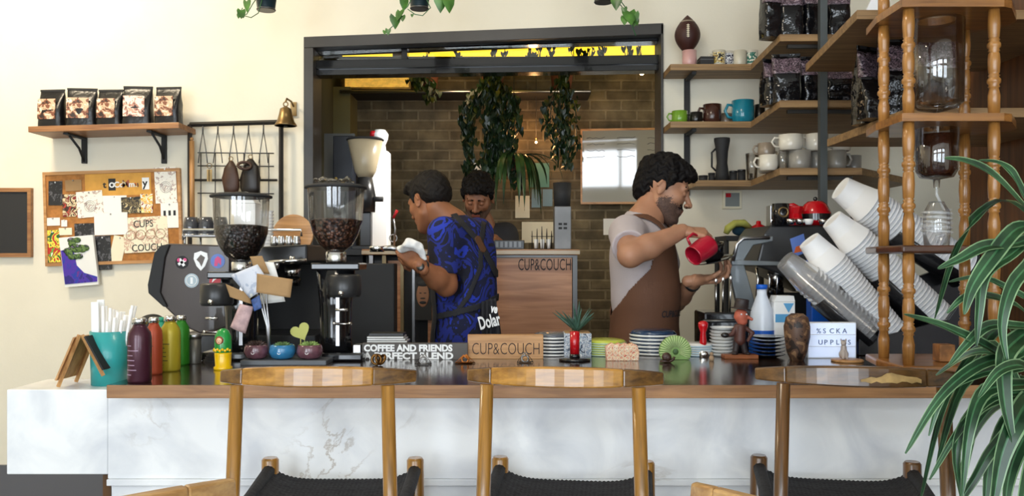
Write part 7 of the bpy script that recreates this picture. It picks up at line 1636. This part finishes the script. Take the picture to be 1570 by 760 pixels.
m_ = MB(); add_sdf(m_, tor+slv+[('nell', tuple(nb+Vector((-.03, .02, .055))), (.08, .08, .07), None, .01), ('nell', tuple(cutp), (.078, .09, .078), None, .004), ('nell', (PX(715, Y1), 3.75, .70), (.4, .4, .2), None, .005)], .006); m_.build('tee_shirt', 'tee_blue', p1)
def seg_d(px, py, a, b):
    ax, ay = a; bx, by = b; L = (bx-ax)**2+(by-ay)**2; t = np.clip(((px-ax)*(bx-ax)+(py-ay)*(by-ay))/L, 0, 1); return np.hypot(px-ax-t*(bx-ax), py-ay-t*(by-ay))
def near_line(pts, w):
    def fn(c, n):
        px, py = to_px(c); d = np.full(len(px), 1e9)
        for a, b in zip(pts[:-1], pts[1:]): d = np.minimum(d, seg_d(px, py, a, b))
        return (d < w) & (n[:, 1] < 0)
    return fn
shell('apron_strap', p1, tor, 'apron_black', near_line([(694, 326), (715, 348), (738, 374), (762, 420)], 4.2), .0045, .002, .007)
shell('apron_strap', p1, tor, 'apron_black', near_line([(742, 340), (738, 374), (737, 410), (718, 455), (697, 482)], 3.6), .0045, .002, .007)
shell('strap_patch', p1, tor, 'strap_leather', near_line([(733, 366), (741, 382)], 4.6), .0045, .002, .010)
shell('waist_strap', p1, tor, 'apron_black', near_line([(660, 487), (700, 479), (740, 468), (765, 455)], 4.6), .0045, .002, .008)
f1h = Vector((-.75, .65, 0)).normalized()
def fr(c, n):
    px, py = to_px(c); l = (c[:, 0]-PX(712, 3.75))*f1h.x+(c[:, 1]-3.75)*f1h.y; return (l > .02+.0*l) & (c[:, 2] < 1.42) & (c[:, 2] > .6)
shell('apron', p1, [tor[1], tor[2], E(Vector((PX(714, Y1), 3.75, .85)), (.14, .17, .25), Rm, .06)], 'apron_black', fr, .008, .003, .012)
t_ = MB(); t_.lathe([(.032, -.008), (.034, 0), (.032, .008)], align(wrN+(elN-wrN)*.12, wrN), 20); t_.build('wristwatch', 'watch_black', p1)
t_ = MB(); t_.lathe([(1e-6, 0), (.016, 0), (.016, .007), (1e-6, .007)], T(*(wrN+(elN-wrN)*.10+Vector((0, -.034, 0)))) @ R(70, 'X'), 18); t_.build('watch_dial', 'dark_steel', p1)
# hanging patterned cloth at his hip
t = thing('bar_towel', 'black towel with white brush lettering hanging at the hip of the blue shirted man', 'towel', tuple(P(757, 470, 3.56)))
def tw_(u, v):
    a = P(738+22*u+8*v*u, 462-6*u+62*v, 3.60); return (a.x+.004*math.sin(u*9), a.y-.03*u+.012*math.sin(u*11+v*2), a.z)
MB().grid(tw_, 18, 14).build('towel_cloth', 'apron_black', t, solid=.003)
MB().text('Dolar', .075, T(*P(736, 505, 3.555)) @ R(-14, 'Y') @ UP, sx=.52, bold=.002, ext=.002).build('lettering', 'white', t)
MB().text('ve', .05, T(*P(752, 478, 3.545)) @ R(10, 'Y') @ UP, sx=.6, bold=.002, ext=.002).build('lettering', 'white', t)
# white cloth in his hands
t = thing('white_cloth', 'crumpled white cloth in the hands of the blue shirted man', 'cloth', tuple(P(630, 384, 3.46)))
pr = [K(P(614, 383, 3.44), P(628, 374, 3.41), .014, .018, .02), K(P(626, 374, 3.41), P(645, 380, 3.42), .016, .016, .02), K(P(640, 378, 3.42), P(652, 396, 3.44), .014, .010, .02)]
m_ = MB(); add_sdf(m_, pr, .004, disp=lambda v: v+.004*np.sin(v[:, [2, 0, 1]]*150)); m_.build('cloth_body', 'white', t)
t = thing('portafilter_handle', 'steel portafilter held in the white cloth', 'portafilter', tuple(P(600, 381, 3.5)))
m_ = MB(); m_.tube([P(584, 381, 3.50), P(600, 380, 3.50), P(618, 384, 3.50)], [.010, .012, .008]); m_.build('handle', 'steel', t); MB().lathe([(.03, 0), (.032, .02), (.03, .024)], T(*P(578, 386, 3.50)), 24).build('basket', 'chrome', t)

# --- the man behind the kitchen bar
Y3 = 5.02
p3 = thing('person', 'man with short black hair and beard bending over behind the kitchen bar', 'person', (PX(738, Y3), Y3+.1, .22))
HX = frame(P(733, 302, 4.95), Vector((-.10, -.84, -.52)), Vector((0, -.5, .85))) @ SC(1.1, 1.1, 1.1)
nb = P(738, 346, 5.05); shN = P(703, 362, 5.08); shF = P(775, 360, 5.08); elN = P(697, 396, 5.02); elF = P(786, 394, 5.02)
body = MB(); hair = MB(); add_head(body, hair, HX, 'curly', True, .0034)
wA, wB = P(722, 368, 4.76), P(757, 366, 4.78)
core = [K(HX @ Vector((-.022, 0, -.05)), nb, .056, .064, .02), K(nb, (PX(738, Y3), 5.1, 1.15), .08, .09, .03), K(shN, shF, .045, .045, .03), K(shN, elN, .05, .043, .02), K(elN, wA, .042, .028, .02), K(shF, elF, .05, .043, .02), K(elF, wB, .042, .028, .02)]
core += legs(p3, (PX(738, Y3), 5.12, 1.14), (0, -1, 0), .22, 'apron_black')
add_sdf(body, core, .007)
for w_, s in ((wA, 1), (wB, -1)): add_sdf(body, hand_prims(w_, (.25*s, -.9, -.1), (0, -.1, 1), -s, ((25, 35, 20),)*4, (30, 30), .95), .003)
body.build('body', ['skin_c', 'stubble_a', 'lip', 'hair_black'], p3); hair.build('hair', 'hair_black', p3)
tor = [E(P(738, 392, 5.08), (.19, .125, .18), None, .03), E((PX(738, Y3), 5.1, 1.3), (.17, .125, .22), None, .06), K(shN, shF, .07, .07, .05), K(shN, shN+(elN-shN)*.6, .07, .064, .03), K(shF, shF+(elF-shF)*.6, .07, .064, .03)]
m_ = MB(); add_sdf(m_, tor+[('nell', tuple(nb+Vector((0, -.03, .05))), (.08, .085, .07), None, .01)], .007); m_.build('dark_shirt', 'apron_black', p3)
# ------------------------------------------------------------------ plants
def leaf_mat(name, c1, c2, stripe=None):
    m, nt, b = _nt(name); M[name] = m
    tc = nt.nodes.new('ShaderNodeTexCoord'); n = nt.nodes.new('ShaderNodeTexNoise'); n.inputs['Scale'].default_value = 14; n.inputs['Detail'].default_value = 4; lk(nt, tc.outputs['Object'], n.inputs['Vector'])
    r = nt.nodes.new('ShaderNodeValToRGB'); lk(nt, n.outputs['Fac'], r.inputs[0]); r.color_ramp.elements[0].position = .35; r.color_ramp.elements[1].position = .65; r.color_ramp.elements[0].color = c4(hx(c1)); r.color_ramp.elements[1].color = c4(hx(c2))
    lk(nt, r.outputs[0], b.inputs['Base Color']); b.inputs['Roughness'].default_value = .35; b.inputs['Specular IOR Level'].default_value = .5
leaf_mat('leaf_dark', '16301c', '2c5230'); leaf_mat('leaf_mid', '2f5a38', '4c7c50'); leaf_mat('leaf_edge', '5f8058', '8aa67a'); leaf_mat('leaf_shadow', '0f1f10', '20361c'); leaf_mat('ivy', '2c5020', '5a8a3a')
mat('stem_brown', '5a4630', .8); mat('terracotta', '7a4a34', .8); mat('soil', (.03, .02, .015), .95)
def bez(p0, p1, p2, p3, n):
    return [p0*(1-t)**3+p1*3*t*(1-t)**2+p2*3*t*t*(1-t)+p3*t**3 for t in [i/n for i in range(n+1)]]
pl = thing('corn_plant', 'tall potted plant with long striped arching leaves at the right edge', 'potted plant', (1.30, 1.62, 0))
MB().lathe([(.13, 0), (.15, .02), (.18, .28), (.19, .28), (.19, .31), (.17, .31), (.165, .27), (1e-6, .27)], T(1.30, 1.62, 0), 40).build('pot', 'terracotta', pl)
MB().lathe([(1e-6, .275), (.164, .275)], T(1.30, 1.62, 0), 30, caps=False).build('soil', 'soil', pl)
heads = [Vector((1.16, 1.66, 1.46)), Vector((1.12, 1.60, 1.15)), Vector((1.20, 1.70, .98)), Vector((1.10, 1.66, .80))]
for i, h in enumerate(heads):
    m_ = MB(); b0 = Vector((1.30+.05*math.cos(i*2), 1.62+.05*math.sin(i*2), .27)); m_.tube(bez(b0, b0+Vector((0, 0, .4)), h-Vector((-.05, 0, .3)), h, 12), .014, 8); m_.build('stem', 'stem_brown', pl)
def long_leaf(path, w, n=14):
    pts = [Vector(p) for p in path]; cr = []
    for i in range(len(pts)-1):          # Catmull-Rom through the given points
        p0 = pts[max(i-1, 0)]; p1, p2 = pts[i], pts[i+1]; p3 = pts[min(i+2, len(pts)-1)]
        for k in range(5):
            t = k/5; cr.append(.5*((2*p1)+(-p0+p2)*t+(2*p0-5*p1+4*p2-p3)*t*t+(-p0+3*p1-3*p2+p3)*t**3))
    cr.append(pts[-1]); n = len(cr); m_ = MB(); vs = []
    for i, p in enumerate(cr):
        t = i/(n-1); d = (cr[min(i+1, n-1)]-cr[max(i-1, 0)]).normalized(); sd = d.cross(Vector((.15, -.75, .65))).normalized(); nn = sd.cross(d)
        ww = w*.78*(math.sin(math.pi*min(t*1.0, 1)**.75)**.7 if t < .999 else .02)+.0015
        for k, q in enumerate((-1, -.82, -.12, 0, .12, .82, 1)):
            vs.append(tuple(p+sd*ww*q*.8+nn*ww*(.28*abs(q)-.06*math.sin(t*9)*q)))
    fs = []; ms = []
    for i in range(n-1):
        for k in range(6): fs.append((i*7+k, i*7+k+1, (i+1)*7+k+1, (i+1)*7+k)); ms.append(1 if k in (0, 5) else (0 if k in (1, 4) else 2))
    m_.add(vs, fs, 0, True); m_.m = ms; o = m_.build('leaf', ['leaf_dark', 'leaf_edge', 'leaf_mid'], pl); return o
H = [P(1600, 350, 1.62), P(1590, 500, 1.60), P(1600, 590, 1.66), P(1590, 660, 1.62)]
LV = [  # head, points (px, py, depth), half width
 (0, [(1570, 318, 1.58), (1520, 268, 1.54), (1480, 248, 1.52), (1448, 243, 1.50)], .020), (0, [(1562, 372, 1.56), (1510, 378, 1.50), (1470, 398, 1.47), (1438, 412, 1.46)], .017),
 (0, [(1560, 350, 1.56), (1520, 395, 1.50), (1490, 440, 1.48), (1478, 482, 1.47)], .022), (0, [(1550, 390, 1.55), (1510, 420, 1.50), (1500, 480, 1.48), (1497, 530, 1.48)], .016),
 (1, [(1560, 552, 1.54), (1500, 525, 1.50), (1440, 498, 1.47), (1386, 482, 1.44)], .019), (1, [(1560, 470, 1.56), (1520, 455, 1.52), (1480, 455, 1.49), (1452, 480, 1.48)], .012),
 (1, [(1565, 540, 1.55), (1500, 560, 1.50), (1440, 610, 1.46), (1388, 695, 1.44)], .016), (1, [(1570, 560, 1.55), (1510, 570, 1.50), (1450, 600, 1.47), (1424, 668, 1.46)], .013),
 (1, [(1560, 520, 1.52), (1538, 550, 1.46), (1540, 620, 1.43), (1555, 684, 1.42)], .026), (1, [(1565, 500, 1.54), (1515, 500, 1.5), (1480, 530, 1.48), (1455, 560, 1.47)], .014),
 (2, [(1575, 600, 1.55), (1520, 610, 1.5), (1470, 660, 1.48), (1425, 735, 1.46)], .012), (2, [(1570, 590, 1.55), (1510, 600, 1.5), (1485, 660, 1.46), (1475, 760, 1.45)], .020),
 (2, [(1570, 600, 1.55), (1500, 625, 1.5), (1465, 690, 1.47), (1480, 790, 1.46)], .017), (2, [(1580, 610, 1.55), (1560, 640, 1.44), (1535, 700, 1.42), (1520, 790, 1.41)], .030),
 (2, [(1580, 620, 1.6), (1540, 650, 1.55), (1515, 720, 1.52), (1510, 800, 1.5)], .020), (3, [(1570, 640, 1.55), (1520, 690, 1.5), (1490, 740, 1.5), (1450, 800, 1.5)], .015),
 (3, [(1590, 650, 1.5), (1585, 700, 1.42), (1570, 760, 1.4), (1560, 830, 1.4)], .028), (0, [(1570, 300, 1.66), (1550, 265, 1.66), (1530, 250, 1.68), (1500, 246, 1.70)], .017),
 (0, [(1580, 400, 1.54), (1550, 440, 1.48), (1535, 500, 1.46), (1545, 560, 1.45)], .018), (1, [(1590, 470, 1.66), (1540, 440, 1.68), (1500, 425, 1.70), (1455, 432, 1.72)], .013),
 (2, [(1580, 560, 1.68), (1520, 540, 1.70), (1480, 545, 1.72), (1435, 575, 1.74)], .013), (3, [(1580, 620, 1.68), (1530, 620, 1.70), (1495, 660, 1.72), (1470, 725, 1.72)], .014),
 (2, [(1585, 580, 1.5), (1565, 560, 1.45), (1530, 570, 1.40), (1500, 610, 1.38)], .016), (3, [(1590, 640, 1.6), (1560, 690, 1.55), (1545, 740, 1.52), (1540, 800, 1.5)], .022)]
for h, pts, w_ in LV: long_leaf([H[h]]+[P(*q) for q in pts], w_)
rs = random.Random(31)
for i in range(22):          # leaves on the far and outer side of the heads
    h = H[(1, 2, 3, 2, 3, 0)[i % 6]]; a = rs.uniform(-1.5, 2.6); L = rs.uniform(.28, .42); up = rs.uniform(.0, .16); d = Vector((math.cos(a), math.sin(a), 0))
    if d.x < -.2: d.x *= .3
    long_leaf([h, h+d*L*.35+Vector((0, 0, up)), h+d*L*.75+Vector((0, 0, up*.5-.05)), h+d*L+Vector((0, 0, -.12-rs.random()*.12))], rs.uniform(.012, .022))
# hanging ivy pots near the ceiling
mat('pot_teal', '10262e', .35, coat=.3)
def heart_leaf(m_, c, s, rz, tilt, mi=0):
    X = T(*c) @ R(rz, 'Z') @ R(tilt, 'X'); pts = [(0, 0), (.35, .28), (.48, 0), (.42, -.35), (.2, -.75), (0, -1.05), (-.2, -.75), (-.42, -.35), (-.48, 0), (-.35, .28)]
    vs = [(p[0]*s, .12*abs(p[0])*s, p[1]*s) for p in pts]+[(0, -.05*s, -.4*s)]
    m_.add(vs, [(i, (i+1) % 10, 10) for i in range(10)], mi, True, X)
def ivy_pot(lab, px, rpx, bottom, Y, vines, seed):
    k = Y/F; r = rpx*k; x = PX(px, Y); z = PZ(bottom, Y); t = thing('ivy_pot', lab, 'hanging plant', (x, Y, z), 0, 'hanging ivy pots under the ceiling')
    MB().lathe([(r*.72, 0), (r*.8, .006), (r*1.05, .10), (r*1.12, .10), (r*1.12, .125), (r, .125), (r*.95, .10), (1e-6, .09)], T(x, Y, z), 28).build('pot', 'pot_teal', t)
    MB().lathe([(r*.8, -.004), (r*.86, .0), (r*.8, .004)], T(x, Y, z), 28).build('drip_saucer', 'dark_steel', t)
    for s in (0, 2.1, 4.2): MB().tube([(x+r*math.cos(s), Y+r*math.sin(s), z+.12), (x, Y, z+.40)], .0015, 5).build('cord', 'matte_black', t)
    MB().tube([(x, Y, z+.40), (x, Y, ZC)], .002, 5).build('cord', 'matte_black', t)
    rs = random.Random(seed); lm = MB()
    for pts, lf in vines:
        pp = [Vector((x, Y, z+.11))]+[P(a, b_, Y-.08) for a, b_ in pts]; m_ = MB(); m_.tube(pp, .0022, 5); m_.build('vine', 'leaf_mid', t)
        for (a, b_, s) in lf: heart_leaf(lm, P(a, b_, Y-.085), s*k, rs.uniform(-35, 35), rs.uniform(-25, 10))
    for i in range(16):
        a = rs.uniform(0, 6.283); heart_leaf(lm, (x+r*1.2*math.cos(a), Y+r*1.2*math.sin(a), z+.12+rs.uniform(0, .05)), rs.uniform(10, 16)*k, math.degrees(a)+90, rs.uniform(-40, 0))
    lm.build('leaves', 'ivy', t)
ivy_pot('hanging teal ivy pot left of the opening', 408, 17, 15, 3.75, [([(388, 5), (378, 22), (366, 24), (372, 12)], [(378, 2, 16), (370, 16, 14), (366, 22, 7)]), ([(396, 20), (385, 27), (374, 24)], [(373, 22, 6)])], 1)
ivy_pot('middle hanging teal ivy pot above the opening', 643, 17, 13, 3.75, [([(625, 10), (612, 22), (604, 38), (594, 48)], [(620, 0, 16), (613, 17, 17), (606, 26, 18), (617, 24, 10), (595, 45, 9), (590, 47, 7)]), ([(660, 12), (648, 24), (636, 22), (625, 14)], [(632, 22, 5)]), ([(668, 2), (682, 3)], [(676, -6, 24), (688, -2, 22)])], 2)
ivy_pot('right hanging ivy pot above the whiteboard end of the opening', 925, 17, 3, 3.75, [([(945, 0), (955, 12), (960, 24), (966, 35)], [(945, -4, 20), (957, 12, 10), (965, 18, 24), (972, 22, 18), (958, 26, 14), (976, 28, 12)]), ([(958, 10), (975, 55)], [(975, 30, 8)])], 3)
# trailing plants on the kitchen shelf
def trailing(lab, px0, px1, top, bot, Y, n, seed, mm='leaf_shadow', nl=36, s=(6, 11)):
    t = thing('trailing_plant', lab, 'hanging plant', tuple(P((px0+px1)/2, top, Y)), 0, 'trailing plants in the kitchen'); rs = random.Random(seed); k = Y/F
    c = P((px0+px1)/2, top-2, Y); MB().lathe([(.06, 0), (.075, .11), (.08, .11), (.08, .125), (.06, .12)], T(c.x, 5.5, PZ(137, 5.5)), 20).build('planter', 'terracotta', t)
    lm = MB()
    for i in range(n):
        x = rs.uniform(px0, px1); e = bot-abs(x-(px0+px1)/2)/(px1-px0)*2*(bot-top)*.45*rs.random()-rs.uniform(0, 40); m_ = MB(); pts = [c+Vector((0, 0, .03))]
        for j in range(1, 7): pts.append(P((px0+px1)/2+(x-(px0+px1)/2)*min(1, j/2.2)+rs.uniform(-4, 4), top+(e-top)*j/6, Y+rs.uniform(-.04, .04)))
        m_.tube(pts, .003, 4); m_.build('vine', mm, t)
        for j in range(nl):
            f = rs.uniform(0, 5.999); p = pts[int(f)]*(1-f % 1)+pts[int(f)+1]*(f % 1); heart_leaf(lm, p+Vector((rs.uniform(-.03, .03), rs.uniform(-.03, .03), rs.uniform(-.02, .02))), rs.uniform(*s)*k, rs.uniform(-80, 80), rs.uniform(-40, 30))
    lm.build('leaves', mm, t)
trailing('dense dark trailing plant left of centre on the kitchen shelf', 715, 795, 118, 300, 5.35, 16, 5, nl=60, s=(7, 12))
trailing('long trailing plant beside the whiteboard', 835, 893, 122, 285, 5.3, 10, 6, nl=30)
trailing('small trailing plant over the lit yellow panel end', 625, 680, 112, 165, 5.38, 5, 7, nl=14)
leaf_mat('leaf_blade', '182c14', '3a5a2c')
t = thing('strap_leaf_plant', 'plant with long drooping strap leaves before the notes on the brick', 'plant', tuple(P(790, 262, 5.42))); rs = random.Random(9)
c0 = P(788, 245, 5.42)
mb_ = MB(); mb_.lathe([(.05, 0), (.07, .10), (.075, .10), (.06, .095)], T(c0.x, c0.y, c0.z-.10), 20); mb_.build('pot', 'terracotta', t)
mb_ = MB(); mb_.tube([(c0.x, c0.y, c0.z), (c0.x, c0.y, 2.92)], .003, 5); mb_.build('cord', 'matte_black', t)
for i in range(34):
    a = rs.uniform(0, 6.283); L = rs.uniform(.14, .30); drop = rs.uniform(.12, .36); d = Vector((math.cos(a), math.sin(a)*.8, 0))
    pts = bez(c0, c0+d*L*.5+Vector((0, 0, .08)), c0+d*L+Vector((0, 0, .02)), c0+d*L*1.05+Vector((0, 0, -drop)), 9); q = MB(); q.leaf(pts, lambda t_: .016*math.sin(math.pi*min(.999, t_*.95+.05))**.6+.001); q.build('leaf', 'leaf_blade', t)
# greenery silhouettes on the transom ledge
t = thing('ledge_plant', 'small leafy plants silhouetted in the transom before the yellow light', 'plant', tuple(P(860, 88, 4.75))); rs = random.Random(14); lm = MB()
struct(MB().b2((PX(500, 4.75), 4.70, PZ(94, 4.75)), (PX(1040, 4.75), 4.82, PZ(90, 4.75))).build('trim_7', 'gloss_black'))
for px in (655, 700, 760, 775, 815, 828, 845, 880, 895, 905, 925, 960, 985):
    for j in range(rs.randint(3, 7)):
        q = P(px+rs.uniform(-8, 8), 90-rs.uniform(2, 20), 4.75); lm.tube([P(px, 91, 4.76), q], .002, 4); heart_leaf(lm, q, rs.uniform(5, 11)*4.75/F, rs.uniform(-60, 60), rs.uniform(-30, 30))
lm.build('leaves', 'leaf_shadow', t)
